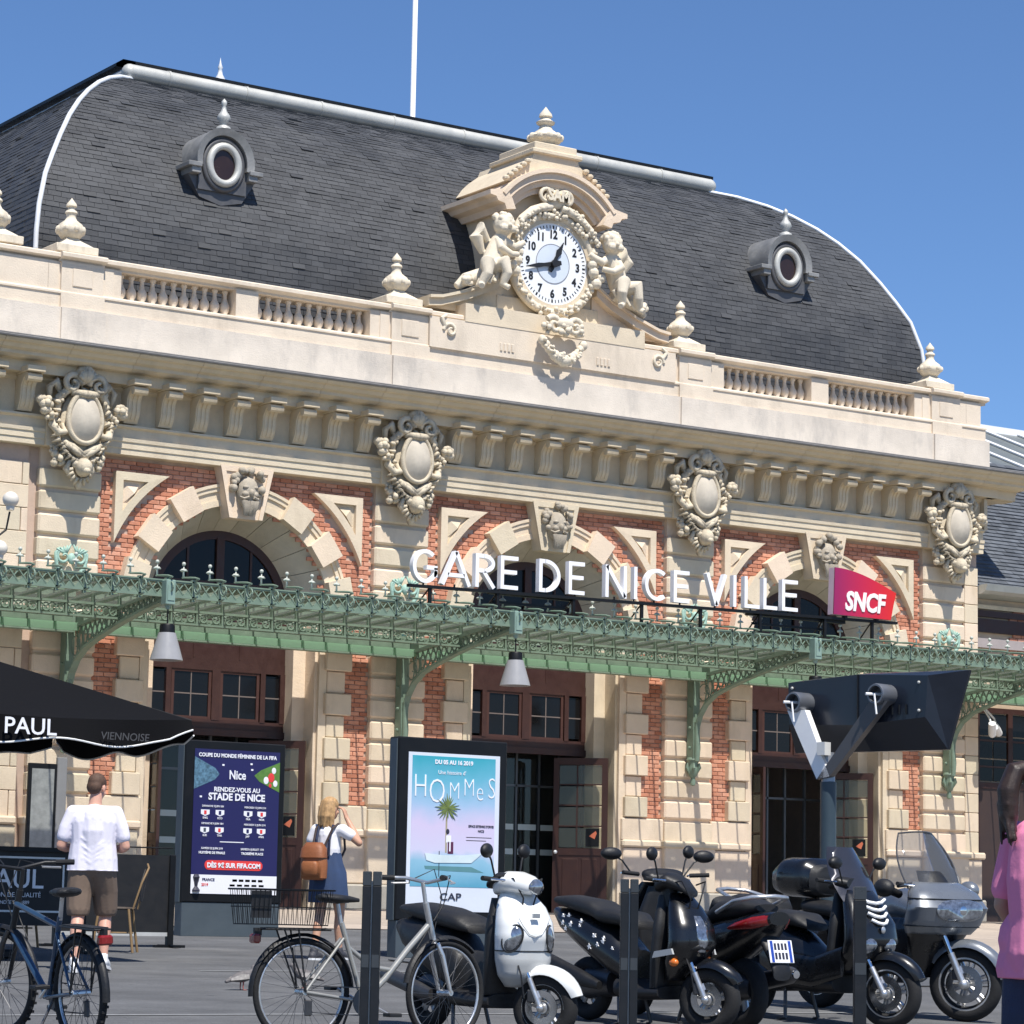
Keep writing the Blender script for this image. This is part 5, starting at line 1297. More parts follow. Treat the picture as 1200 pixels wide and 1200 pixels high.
lettering('lettering', 'PAUL', .27, .72, -.016, .64, INKW, S1, .004, .002, 0, 'CENTER', 1.05); lettering('lettering', 'MAISON DE QUALITÉ', .065, .72, -.016, .55, INKW, S1, .003, 0); lettering('lettering', 'FONDÉE EN 1889', .05, .72, -.016, .48, INKW, S1, .003, 0)
m_ = MB(); m_.box(-.05,-.05,1.0,1.62,.22,1.045); m_.build('top_shelf', BLACKM, S1)
S2 = screen('plain black terrace screen beside the dark blue poster', -5.75, -4.42, -12.3, .16, .98)
m_ = MB(); m_.box(0,-.016,.12,1.33,.016,.16); m_.build('bottom_rail', mat('pale_rail', (.42,.43,.43), .5), S2)
m_ = MB(); m_.tube([(0,0,1.06),(1.33,0,1.06)], .008, 6); m_.build('wire', BLACKM, S2)
# bistro chairs
RAT = mat('pale_rattan', (.22,.14,.065), .6, .15, 20)
def bistro(label, x, y, rz):
    t_ = thing('bistro_chair', label, 'chair', (x,y,gz(y)), rz, 'rattan chairs on the terrace')
    m_ = MB(); m_.tube([(-.19,.20,.44),(-.20,.26,.70),(-.13,.30,.86),(0,.31,.90),(.13,.34,.86),(.20,.28,.70),(.19,.20,.44)], .011, 8); m_.build('back_frame', RAT, t_, 60)
    m_ = MB(); m_.loft([[(-.16,.235,.52),(.16,.235,.52),(.16,.25,.52),(-.16,.25,.52)],[(-.17,.262,.70),(.17,.262,.70),(.17,.275,.70),(-.17,.275,.70)],[(-.1,.297,.85),(.1,.297,.85),(.1,.307,.85),(-.1,.307,.85)]]); m_.build('backrest', mat('woven_back', (.035,.03,.028), .7, .4, 60), t_)
    m_ = MB(); m_.lathe([(.001,.43),(.205,.43),(.215,.445),(.205,.46),(.001,.465)], (0,0,0), 20); m_.build('seat', mat('woven_seat', (.06,.045,.035), .7, .4, 60), t_)
    for sx in (-1,1):
        for sy in (-1,1):
            m_ = MB(); m_.tube([(sx*.15,sy*.15,.44),(sx*.19,sy*.21,0)], .014, 8); m_.build('leg', RAT, t_, 60)
    m_ = MB(); m_.tube([(.17*math.cos(a),.18*math.sin(a),.2) for a in [2*PI*i/16 for i in range(16)]], .009, 6, closed=True); m_.build('stretcher', RAT, t_)
bistro('rattan bistro chair standing between the man and the plain black screen', -5.58, -13.35, R_(-124))
bistro('rattan bistro chair behind the black screen lettered PAUL', -6.35, -12.6, R_(140))
# notice stand against the first pier
NS = thing('notice_stand', 'tall grey notice stand with pale sheets in front of the first stone pier', 'notice stand', (-.98,-.9,gz(-.9)))
m_ = MB(); m_.box(0,0,0,.46,.06,2.1,.01); m_.build('frame', BLACKM, NS)
m_ = MB(); m_.box(.05,-.006,.7,.41,0,2.02); m_.build('sheet', mat('grey_notice_paper', (.25,.26,.25), .6, .3, 8), NS)
m_ = MB(); m_.box(.46,.0,0,.62,.07,2.2,.008); m_.build('side_post', mat('mid_grey_post', (.22,.22,.22), .5), NS)
# ------------------------------------------------------------------ back of a display on a forked pole
PNL = mat('midnight_blue_casing', (.008,.012,.022), .35, .15, 3, coat=.2)
DP = thing('display_panel', 'dark blue angular display casing seen from behind on a forked pole', 'display', (4.19,-13.01,gz(-13.01)), 0)
ax = Vector((.198,-.98,0)); nv = Vector((-.98,-.198,0)); DZ = .48
def L3(u, n_, w): p = ax*u+nv*n_; return (p.x, p.y, w+DZ)
m_ = MB(); m_.tube([L3(0,0,-.48),L3(0,0,1.66)], .10, 20); m_.build('pole', mat('petrol_pole', (.035,.055,.07), .4, .1, 4), DP, 60)
m_ = MB(); m_.tube([L3(0,0,1.66),L3(-.02,0,2.02)], [.085,.085], 16); m_.build('pole_head', mat('silver_grey', (.30,.32,.36), .35, .05, 4, metal=.5), DP, 60)
def arm(u1, w1, m, nm):
    k = MB(); d = Vector((u1,w1-2.05)); 
    a0 = (0.02,1.74); pts = [(a0[0]-.10,a0[1]-.05),(a0[0]+.10,a0[1]-.02),(u1+.15,w1-.05),(u1-.13,w1-.05)]
    vs = [L3(u,.0+dn,w) for dn in (.03,.13) for u, w in pts]
    k.add(vs, [(0,1,2,3),(7,6,5,4),(0,4,5,1),(1,5,6,2),(2,6,7,3),(3,7,4,0)]); k.build(nm, m, DP)
arm(-.42, 2.60, WHITE, 'arm'); arm(.86, 2.66, mat('anthracite_arm', (.07,.07,.075), .4), 'arm')
for u, w in ((-.42,2.65),(.86,2.70)):
    k = MB(); rings = []
    for n0, r in ((-.2,.13),(.16,.13),(.19,.12),(.19,.10),(.05,.095)): rings.append([L3(u+r*math.cos(a),n0,w+r*math.sin(a)) for a in [2*PI*i/20 for i in range(20)]])
    k.loft(rings); k.build('pivot', mat('pivot_grey', (.16,.17,.19), .35, .05, 4, metal=.5), DP, 40)
    k = MB(); k.tube([L3(u,.06,w),L3(u-.1,.24,w)], .018, 6); k.tube([L3(u,.2,w),L3(u+.05,.22,w-.25)], .012, 6); k.build('cable', WHITE, DP)
k = MB()
bf = [(-.72,2.40),(-.74,2.92),(.42,2.97),(1.42,2.92),(1.38,2.42),(.40,2.35)]
rim = [(-.86,2.06),(-.80,2.97),(.42,3.01),(1.82,2.99),(1.50,2.04),(.42,2.04)]
vs = [L3(u,-.12 if i not in (2,5) else -.05,w) for i, (u,w) in enumerate(bf)]+[L3(u,-.42 if i not in (2,5) else -.32,w) for i, (u,w) in enumerate(rim)]+[L3(u,-.46,w) for u,w in rim]
fs = [(0,1,2,5),(5,2,3,4)]+[(i,(i+1) % 6,6+(i+1) % 6,6+i) for i in range(6)]+[(6+i,6+(i+1) % 6,12+(i+1) % 6,12+i) for i in range(6)]+[(12,13,14,17),(17,14,15,16)]
k.add(vs, fs); CS_ = k.build('casing', PNL, DP)
for u, w in ((-.66,2.5),(-.66,2.85),(.3,2.88),(.55,2.88),(1.3,2.84),(1.3,2.5)):
    k = MB(); k.ball(L3(u,-.10,w), .02, 8, 6); k.build('bolt', ZINC, CS_)
k = MB()
for i in range(6): k.tube([L3(.62+.1*i,-.085,2.46),L3(.62+.1*i,-.085,2.58)], .012, 5)
vt = k.build('vent_slots', BLACKM, CS_); vt['kind'] = 'stuff'
k = MB(); k.tube([L3(.42,-.04,2.36),L3(.42,-.04,2.97)], .010, 5); k.build('casing_seam', BLACKM, CS_)
k = MB(); k.box(-.06,-.06,0,.06,.06,.16); k.M = None
vs = [L3(u,n0,w) for u in (-.02,.10) for n0 in (.08,.2) for w in (1.98,2.14)]
k = MB(); k.add(vs, [(0,1,3,2),(4,6,7,5),(0,4,5,1),(2,3,7,6),(0,2,6,4),(1,5,7,3)]); k.build('junction_box', mat('pale_box', (.6,.6,.58), .5), DP)
# ------------------------------------------------------------------ bollards
BOL = mat('black_bollard_paint', (.006,.0065,.008), .4, .3, 8, .05, 50)
CAPM = mat('grey_reflective_band', (.05,.055,.06), .3, .1, 6, metal=.3)
def bollard(x, y, label, twin=True):
    t_ = thing('bollard', label, 'bollard', (x,y,gz(y)), R_(-34), 'black steel bollards in front of the motorbikes')
    for dx in ((-.032,.032) if twin else (0,)):
        w = .027 if twin else .042
        m_ = MB(); m_.box(dx-w,-.045,-.02,dx+w,.045,1.03,.004); p = m_.build('post', BOL, t_)
        m_ = MB(); m_.box(dx-w,-.045,1.03,dx+w,.045,1.12,.004); m_.build('band', CAPM, t_)
        m_ = MB(); m_.box(dx-w+.004,-.0475,.52,dx+w-.004,-.045,.60); m_.build('plate', CAPM, t_)
    if twin: m_ = MB(); m_.box(-.006,-.02,0,.006,.02,1.06); m_.build('web', mat('bright_steel_edge', (.35,.36,.37), .4, metal=.6), t_)
bollard(-9.29,-24.55,'black twin-bar bollard in front of the silver city bicycle')
bollard(-7.34,-24.64,'black twin-bar bollard in front of the black scooter with star stickers')
bollard(-5.61,-24.97,'black single-bar bollard in front of the large black scooter with slatted nose', False)
# small cream post by the wing
CPt = thing('barrier_post', 'small cream and yellow post standing by the last stone pier', 'post', (18.35,-1.4,gz(-1.4)))
m_ = MB(); m_.lathe([(.12,0),(.12,.04),(.05,.08),(.05,.75),(.06,.78),(.04,.82),(.001,.84)], (0,0,0), 12); m_.build('shaft', mat('cream_paint', (.62,.55,.38), .5), CPt, 50)
m_ = MB(); m_.lathe([(.13,.0),(.13,.10),(.10,.14),(.06,.15)], (0,0,.04), 12); m_.build('collar', mat('yellow_brass', (.55,.36,.06), .4, .2, 20, metal=.3), CPt, 50)
# ------------------------------------------------------------------ pigeons
def pigeon(x, y, rz, label):
    m_ = MB()
    m_.tube([(-.16,0,.10),(-.09,0,.125),(0,0,.14),(.07,0,.155),(.11,0,.185)], [.012,.045,.062,.055,.032], 10)
    m_.tube([(.09,0,.165),(.125,0,.205),(.135,0,.235)], [.04,.028,.026], 8); m_.ball((.142,0,.238),(.032,.026,.027),8,6)
    m_.tube([(-.14,0,.11),(-.21,0,.085)], [.03,.018], 6)
    o = thing('pigeon', label, 'pigeon', (x,y,gz(y)), rz, 'pigeons on the forecourt'); o.scale = (.8,.8,.8)
    b_ = remesh(m_, 'body', mat('pigeon_grey', (.13,.12,.12), .7, .5, 14), o, .008, 2)
    k = MB(); k.tube([(.165,0,.236),(.195,0,.228)], [.008,.002], 6); k.build('beak', mat('dark_beak', (.05,.04,.04), .5), o)
    for s_ in (-1,1):
        k = MB(); k.tube([(0,s_*.025,.10),(-.005,s_*.028,.03),(0,s_*.028,.004)], [.010,.006,.005], 6)
        for a in (-.5,0,.5): k.tube([(0,s_*.028,.005),(.035*math.cos(a),s_*.028+.035*math.sin(a),.004)], .004, 5)
        k.build('leg', mat('pink_leg', (.35,.10,.08), .6), o)
        k = MB(); k.loft([[(.05,s_*.055,.165),(.05,s_*.063,.12),(.05,s_*.05,.14)],[(-.05,s_*.064,.165),(-.05,s_*.07,.11),(-.05,s_*.052,.14)],[(-.15,s_*.03,.125),(-.16,s_*.034,.10),(-.15,s_*.02,.11)]]); k.build('wing', mat('pigeon_wing', (.33,.31,.29), .7, .4, 30), o, 50)
pigeon(-7.16,-18.98,R_(5),'grey pigeon on the asphalt seen through the city bicycle rear wheel'); pigeon(-6.4,-18.7,R_(160),'grey pigeon on the asphalt beside the first one nearer the woman')
# ------------------------------------------------------------------ two-wheelers
RUB = mat('tyre_rubber', (.011,.011,.012), .8, .2, 20, .2, 90)
ALU = mat('aluminium', (.62,.62,.62), .3, .08, 8, metal=.8)
CHR = mat('chrome', (.75,.75,.76), .12, .03, 4, metal=1.0)
BPLA = mat('black_plastic', (.009,.009,.010), .5, .2, 10, .1, 80)
BGLOSS = mat('black_gloss_paint', (.006,.0065,.008), .25, .1, 5, coat=.4)
SEATM = mat('black_vinyl', (.012,.012,.013), .55, .15, 12, .15, 90)
WPAINT = mat('white_gloss_paint', (.74,.75,.74), .25, .03, 4, coat=.5)
GPAINT = mat('warm_grey_paint', (.42,.43,.43), .3, .04, 4, coat=.4)
BMWG = mat('grey_metal_paint', (.20,.215,.235), .28, .06, 4, metal=.45, coat=.6)
LENS = mat('clear_headlamp', (.30,.32,.35), .06, .75, 26, metal=.75, coat=1.0)
REDL = mat('red_lens', (.20,.009,.009), .2, .15, 20, coat=.5)
ORANGEL = mat('orange_lens', (.62,.16,.02), .2, .1, 10, coat=.5)
SMOKE = mat('smoked_screen', (.055,.055,.065), .12, .1, 3, metal=.5, coat=.8)
CLEARS = glassmat('clear_screen', (.84,.85,.87), .11, (.42,.43,.45), 1.3)
STEEL = mat('dark_steel', (.09,.09,.095), .4, .2, 10, metal=.7)
def sring(c, ua, ub, a, b, e=2.4, n=22):
    c, ua, ub = Vector(c), Vector(ua), Vector(ub); out = []
    for i in range(n):
        t_ = 2*PI*i/n; ct, st = math.cos(t_), math.sin(t_)
        out.append(tuple(c+ua*(a*math.copysign(abs(ct)**(2/e), ct))+ub*(b*math.copysign(abs(st)**(2/e), st))))
    return out
def interp(secs, k=3):
    out = []
    for s0, s1 in zip(secs[:-1], secs[1:]):
        for j in range(k):
            t_ = j/k; t_ = t_*t_*(3-2*t_)*.5+t_*.5
            out.append([a+(b-a)*t_ for a, b in zip(s0, s1)])
    out.append(list(secs[-1])); return out
def hshell(m_, secs, e=2.6, n=22, k=3):      # (x, z, half width, half height)
    m_.loft([sring((x,0,z), (0,1,0), (0,0,1), w, h, e, n) for x, z, w, h in interp(secs, k)])
def vshell(m_, secs, e=2.6, n=22, k=3):      # (z, x, half depth, half width)
    m_.loft([sring((x,0,z), (1,0,0), (0,1,0), d, w, e, n) for z, x, d, w in interp(secs, k)])
def wheel(root, x, R, w, M=None, spokes=5, disc=True, rimr=.72, nm='wheel'):
    k = MB(); k.M = M
    rt = R-w*.48; k.tube([(x+rt*math.cos(a),0,R+rt*math.sin(a)) for a in [2*PI*i/40 for i in range(40)]], w*.48, 12, closed=True)
    t_ = k.build('wheel', RUB, root, 80)
    k = MB(); k.M = M; rr = R*rimr
    for r0, r1, hw in ((rr*.90,rr,.42*w),):
        rings = []
        for i in range(36):
            a = 2*PI*i/36; ca_, sa_ = math.cos(a), math.sin(a)
            rings.append([(x+r0*ca_,-hw,R+r0*sa_),(x+r1*1.04*ca_,-hw,R+r1*1.04*sa_),(x+r1*1.04*ca_,hw,R+r1*1.04*sa_),(x+r0*ca_,hw,R+r0*sa_)])
        k.loft(rings, False, True)
    for i in range(spokes):
        a = 2*PI*i/spokes+.3
        for da in (-.13,.13): k.tube([(x+.03*math.cos(a+da*2),0,R+.03*math.sin(a+da*2)),(x+rr*.94*math.cos(a+da),0,R+rr*.94*math.sin(a+da))], [.022,.014], 6)
    k.lathe([(.001,-.06),(.04,-.06),(.05,-.03),(.05,.03),(.04,.06),(.001,.06)], (x,0,R), 14, 'y'); k.build('rim', ALU, t_, 40)
    if disc:
        k = MB(); k.M = M; rings = []
        for i in range(28):
            a = 2*PI*i/28; ca_, sa_ = math.cos(a), math.sin(a); rings.append([(x+q*ca_,y,R+q*sa_) for q, y in ((R*.30,-.075),(R*.50,-.075),(R*.50,-.068),(R*.30,-.068))])
        k.loft(rings, False, True); k.build('brake_disc', CHR, t_)
        k = MB(); k.M = M; k.box(x-.10,-.10,R+.03,x-.04,-.05,R+.12,.01); k.build('caliper', STEEL, t_)
    return t_
def fender(root, x, R, r, w, a0, a1, m, M=None, nm='front_fender'):
    k = MB(); k.M = M; rings = []
    for i in range(15):
        a = R_(a0+(a1-a0)*i/14); f_ = 1-.45*abs(i/7-1)**3
        rings.append([(x+(r+dr)*math.cos(a),y*w*f_,R+(r+dr)*math.sin(a)) for y, dr in ((-1,-.035),(-.92,.0),(-.5,.025),(0,.032),(.5,.025),(.92,.0),(1,-.035),(.9,-.03),(0,.018),(-.9,-.03))])
    k.loft(rings); return k.build(nm, m, root, 60)
def mirror(root, M, base, head, m=BPLA, rs=(.035,.075,.05)):
    k = MB(); k.M = M
    mid = [(base[i]+head[i])/2+(0,.0,.03)[i] for i in range(3)]
    k.tube([base, mid, head], .007, 6); p = k.build('mirror', m, root)
    k = MB(); k.M = M; k.ball(head, rs, 14, 10); k.build('mirror_head', m, p, 80)
def grip(root, M, x, z, hw, sweep=.06):
    k = MB(); k.M = M; k.tube([(x,-hw+.13,z),(x-sweep*.3,-hw+.13,z),(x-sweep,-hw,z+.01)] if False else [(x-.02,-hw+.15,z),(x-sweep,-hw,z+.01)], .017, 10); k.build('grip', RUB, root)
    k = MB(); k.M = M; k.tube([(x-.02,hw-.15,z),(x-sweep,hw,z+.01)], .017, 10); k.build('grip', RUB, root)
    for s_ in (-1,1):
        k = MB(); k.M = M; k.tube([(x+.02,s_*(hw-.15),z-.005),(x+.05,s_*(hw-.12),z),(x-sweep+.06,s_*(hw-.01),z+.005)], [.008,.009,.007], 6); k.build('brake_lever', CHR, root)
def Msteer(hx, ang, rake=0): return Matrix.Translation((hx,0,0)) @ Matrix.Rotation(ang,4,'Z') @ Matrix.Translation((-hx,0,0))
def vroot(name, label, cat, fx, fy, off, yaw, group='scooters and motorbikes parked in a row', tilt=0):
    # place so that the front contact (local x = off) lands on (fx, fy)
    h = Vector((math.cos(yaw), math.sin(yaw))); x = fx-h.x*off; y = fy-h.y*off
    o = thing(name, label, cat, (x,y,gz(y)), 0, group)
    o.rotation_mode = 'XYZ'; o.rotation_euler = (tilt, -math.atan(SLOPE*h.y), yaw)
    return o
def forks(root, M, x0, z0, x1, z1, hw, r=.02):
    for s_ in (-1,1):
        k = MB(); k.M = M; k.tube([(x0,s_*hw,z0),((x0+x1)/2,s_*hw,(z0+z1)/2)], r*.8, 10); f_ = k.build('fork_leg', CHR, root, 60)
        k = MB(); k.M = M; k.tube([((x0+x1)/2,s_*hw,(z0+z1)/2),(x1,s_*hw,z1)], r, 10); k.ball((x1,s_*hw,z1), r*1.5, 8, 6); k.build('fork_slider', ALU, f_, 60)
# ---- white scooter
def white_scooter(fx, fy, yaw, steer):
    o = vroot('scooter', 'white scooter with grey lower nose and black seat', 'scooter', fx, fy, .62, yaw)
    Ms = Msteer(.40, steer)
    wheel(o, .62, .235, .12, Ms, 5); wheel(o, -.62, .235, .12, None, 5, False)
    forks(o, Ms, .44, .62, .62, .235, .085)
    fender(o, .62, .235, .255, .085, 20, 150, WPAINT, Ms)
    k = MB(); vshell(k, [(.60,.46,.10,.215),(.70,.475,.12,.225),(.80,.46,.115,.215),(.90,.42,.095,.185),(.98,.37,.07,.13),(1.01,.34,.03,.06)]); k.build('front_shield', WPAINT, o, 70)
    k = MB(); vshell(k, [(.36,.42,.05,.10),(.44,.46,.09,.185),(.54,.465,.105,.212),(.605,.46,.102,.216)]); k.build('lower_nose', GPAINT, o, 70)
    k = MB(); vshell(k, [(.30,.28,.05,.19),(.50,.31,.06,.21),(.75,.31,.06,.205),(.95,.29,.05,.15)]); k.build('leg_shield', BPLA, o, 70)
    for s_ in (-1,1):
        k = MB(); k.M = Matrix.Translation((.545,s_*.150,.69)) @ Matrix.Rotation(s_*.62,4,'Z') @ Matrix.Rotation(s_*.45,4,'X'); k.ball((0,0,0),(.032,.060,.092),16,12); H_ = k.build('headlamp', LENS, o, 80); k = MB(); k.M = Matrix.Translation((.541,s_*.150,.69)) @ Matrix.Rotation(s_*.62,4,'Z') @ Matrix.Rotation(s_*.45,4,'X'); k.tube([(.012,.064*math.cos(a),.097*math.sin(a)) for a in [2*PI*i/24 for i in range(24)]], .006, 6, closed=True); k.build('lamp_surround', BPLA, H_)
    k = MB(); k.loft([sring((.46,0,z),(1,0,0),(0,1,0),.106,.2195,2.6,28) for z in (.601,.609)]); k.build('panel_gap', BPLA, o)
    k = MB(); k.tube([(.575,-.13,.93-.10),(.585,-.10,.78),(.597,-.05,.72),(.60,0,.705),(.597,.05,.72),(.585,.10,.78),(.575,.13,.83)], .003, 5); k.build('panel_line', GPAINT, o)
    k = MB(); k.box(.582,-.03,.83,.60,.03,.86); k.build('nose_badge', ALU, o)
    k = MB(); hshell(k, [(.34,.26,.20,.05),(.1,.25,.20,.055),(-.15,.26,.19,.07)]); k.build('floorboard', BPLA, o, 60)
    k = MB(); hshell(k, [(-.10,.40,.16,.16),(-.25,.50,.19,.20),(-.55,.60,.20,.17),(-.80,.66,.16,.12),(-.98,.70,.08,.05)]); k.build('rear_body', BPLA, o, 60)  # rear body coloured dark to stand in for the shade it sits in
    k = MB(); hshell(k, [(-.06,.72,.10,.03),(-.15,.755,.15,.06),(-.40,.79,.165,.07),(-.70,.82,.155,.06),(-.90,.83,.11,.03)]); k.build('seat', SEATM, o, 60)
    k = MB(); hshell(k, [(-.30,.30,.12,.10),(-.60,.28,.10,.12),(-.78,.27,.06,.06)]); k.build('engine', STEEL, o, 60)
    k = MB(); k.M = Matrix.Translation((0,-.17,0)); hshell(k, [(-.35,.26,.035,.035),(-.5,.28,.055,.055),(-.95,.36,.05,.05)]); k.build('muffler', STEEL, o, 60)
    k = MB(); k.tube([(-.15,-.13,.22),(-.15,.13,.22)], .014, 6); k.tube([(-.15,.13,.22),(-.10,.16,.02),(-.16,.18,.008)], .014, 6); k.tube([(-.15,-.13,.22),(-.10,-.16,.02),(-.16,-.18,.008)], .014, 6); k.build('center_stand', STEEL, o)
    k = MB(); k.M = Ms; hshell(k, [(.24,1.03,.10,.06),(.32,1.06,.15,.075),(.40,1.06,.15,.075),(.48,1.045,.12,.065),(.53,1.03,.08,.045)]); k.tube([(.33,0,.88),(.36,0,1.03)], [.07,.09], 12); k.build('handlebar_cover', WPAINT, o, 60)
    k = MB(); k.M = Ms; k.ball((.515,0,1.035),(.04,.105,.055),16,10); k.build('bar_headlamp', LENS, o, 80)
    k = MB(); k.M = Ms; hshell(k, [(.20,1.04,.12,.03),(.27,1.09,.15,.035),(.34,1.10,.14,.03)]); k.build('dashboard', BPLA, o, 60)
    grip(o, Ms, .33, 1.075, .34)
    mirror(o, Ms, (.30,-.20,1.09), (.28,-.31,1.27)); mirror(o, Ms, (.30,.20,1.09), (.28,.31,1.27))
    return o
# ---- black scooter with star stickers
def black_scooter(fx, fy, yaw, steer):
    o = vroot('scooter', 'black scooter with white star stickers on its side panel', 'scooter', fx, fy, .62, yaw)
    Ms = Msteer(.40, steer)
    wheel(o, .62, .24, .125, Ms, 5); wheel(o, -.62, .24, .125, None, 5, False)
    forks(o, Ms, .44, .62, .62, .24, .09, .022)
    fender(o, .62, .24, .265, .085, 30, 140, BGLOSS, Ms)
    k = MB(); vshell(k, [(.36,.36,.05,.12),(.50,.44,.10,.20),(.64,.49,.12,.215),(.76,.47,.12,.20),(.90,.40,.09,.15),(1.0,.34,.05,.09)], 2.2); k.build('front_shield', BGLOSS, o, 50)
    k = MB(); vshell(k, [(.58,.585,.03,.035),(.66,.60,.03,.055),(.76,.575,.03,.06),(.84,.52,.02,.04)], 2.0); k.build('headlamp', LENS, o, 60)
    k = MB(); hshell(k, [(.62,.62,.02,.02),(.55,.60,.16,.03),(.45,.58,.20,.02)]); k.build('nose_beak', BPLA, o, 60)
    for s_ in (-1,1):
        k = MB(); k.ball((.50,s_*.19,.50),(.045,.03,.03),10,7); k.build('indicator', ORANGEL, o, 80)
        k = MB(); k.prism([(.30,.52),(.52,.56),(.50,.60),(.32,.57)], s_*.205, s_*.222, 'y'); k.build('side_fin', GPAINT, o)
    k = MB(); vshell(k, [(.30,.26,.05,.19),(.50,.28,.06,.21),(.75,.29,.06,.20),(.98,.26,.04,.13)]); k.build('leg_shield', BPLA, o, 70)
    k = MB(); hshell(k, [(.34,.27,.20,.05),(.1,.26,.20,.06),(-.15,.28,.19,.09)]); k.build('floorboard', BPLA, o, 60)
    k = MB(); hshell(k, [(-.05,.42,.16,.14),(-.25,.52,.20,.18),(-.55,.64,.20,.15),(-.85,.74,.15,.09),(-1.0,.80,.07,.04)], 2.2); RB = k.build('rear_body', BGLOSS, o, 50)
    rnd = random.Random(6); SEC = [(-.05,.42,.16,.14),(-.25,.52,.20,.18),(-.55,.64,.20,.15),(-.85,.74,.15,.09),(-1.0,.80,.07,.04)]
    def side_y(x, z):
        for s0, s1 in zip(SEC[:-1], SEC[1:]):
            if s1[0] <= x <= s0[0]:
                t_ = (s0[0]-x)/(s0[0]-s1[0]); zc, w, h_ = [p+(q-p)*t_ for p, q in zip(s0[1:], s1[1:])]
                return -w*(max(0,1-min(1,abs(z-zc)/h_)**2.2))**(1/2.2)
        return -.1
    for i in range(13):
        x = rnd.uniform(-.8,-.16); z = .50+(-x)*.33+rnd.uniform(-.09,.06); r0 = rnd.uniform(.012,.028); a0 = rnd.uniform(0,1)
        pts = []
        for j in range(10): q = r0*(1 if j % 2 == 0 else .45); a = a0+PI*j/5; pts.append((x+q*math.cos(a), z+q*math.sin(a)))
        y = side_y(x, z); k = MB(); k.prism(pts, y-.004, y+.01, 'y'); k.build('star_sticker', WHITE, RB)
    k = MB(); hshell(k, [(-.02,.74,.10,.03),(-.12,.78,.15,.06),(-.40,.80,.165,.065),(-.50,.84,.16,.07),(-.80,.88,.14,.055),(-.98,.89,.09,.03)]); k.build('seat', SEATM, o, 60)
    k = MB(); hshell(k, [(-.30,.30,.12,.10),(-.60,.28,.10,.12),(-.78,.27,.06,.06)]); k.build('engine', STEEL, o, 60)
    k = MB(); k.M = Matrix.Translation((0,-.19,0)); hshell(k, [(-.30,.28,.03,.03),(-.5,.32,.055,.06),(-1.0,.46,.05,.055)]); k.build('muffler', BPLA, o, 60)
    k = MB(); k.tube([(-.15,-.13,.22),(-.15,.13,.22)], .014, 6); k.tube([(-.15,.13,.22),(-.10,.16,.02),(-.16,.18,.008)], .014, 6); k.tube([(-.15,-.13,.22),(-.10,-.16,.02),(-.16,-.18,.008)], .014, 6); k.build('center_stand', STEEL, o)
    k = MB(); k.M = Ms; k.tube([(.30,0,.90),(.26,0,1.06)], [.07,.06], 12); hshell(k, [(.20,1.05,.12,.05),(.28,1.09,.16,.06),(.38,1.06,.14,.05),(.46,1.0,.09,.03)]); k.build('handlebar_cover', BPLA, o, 60)
    grip(o, Ms, .28, 1.09, .35)
    mirror(o, Ms, (.27,-.22,1.10), (.26,-.33,1.28)); mirror(o, Ms, (.27,.22,1.10), (.26,.36,1.30))
    return o
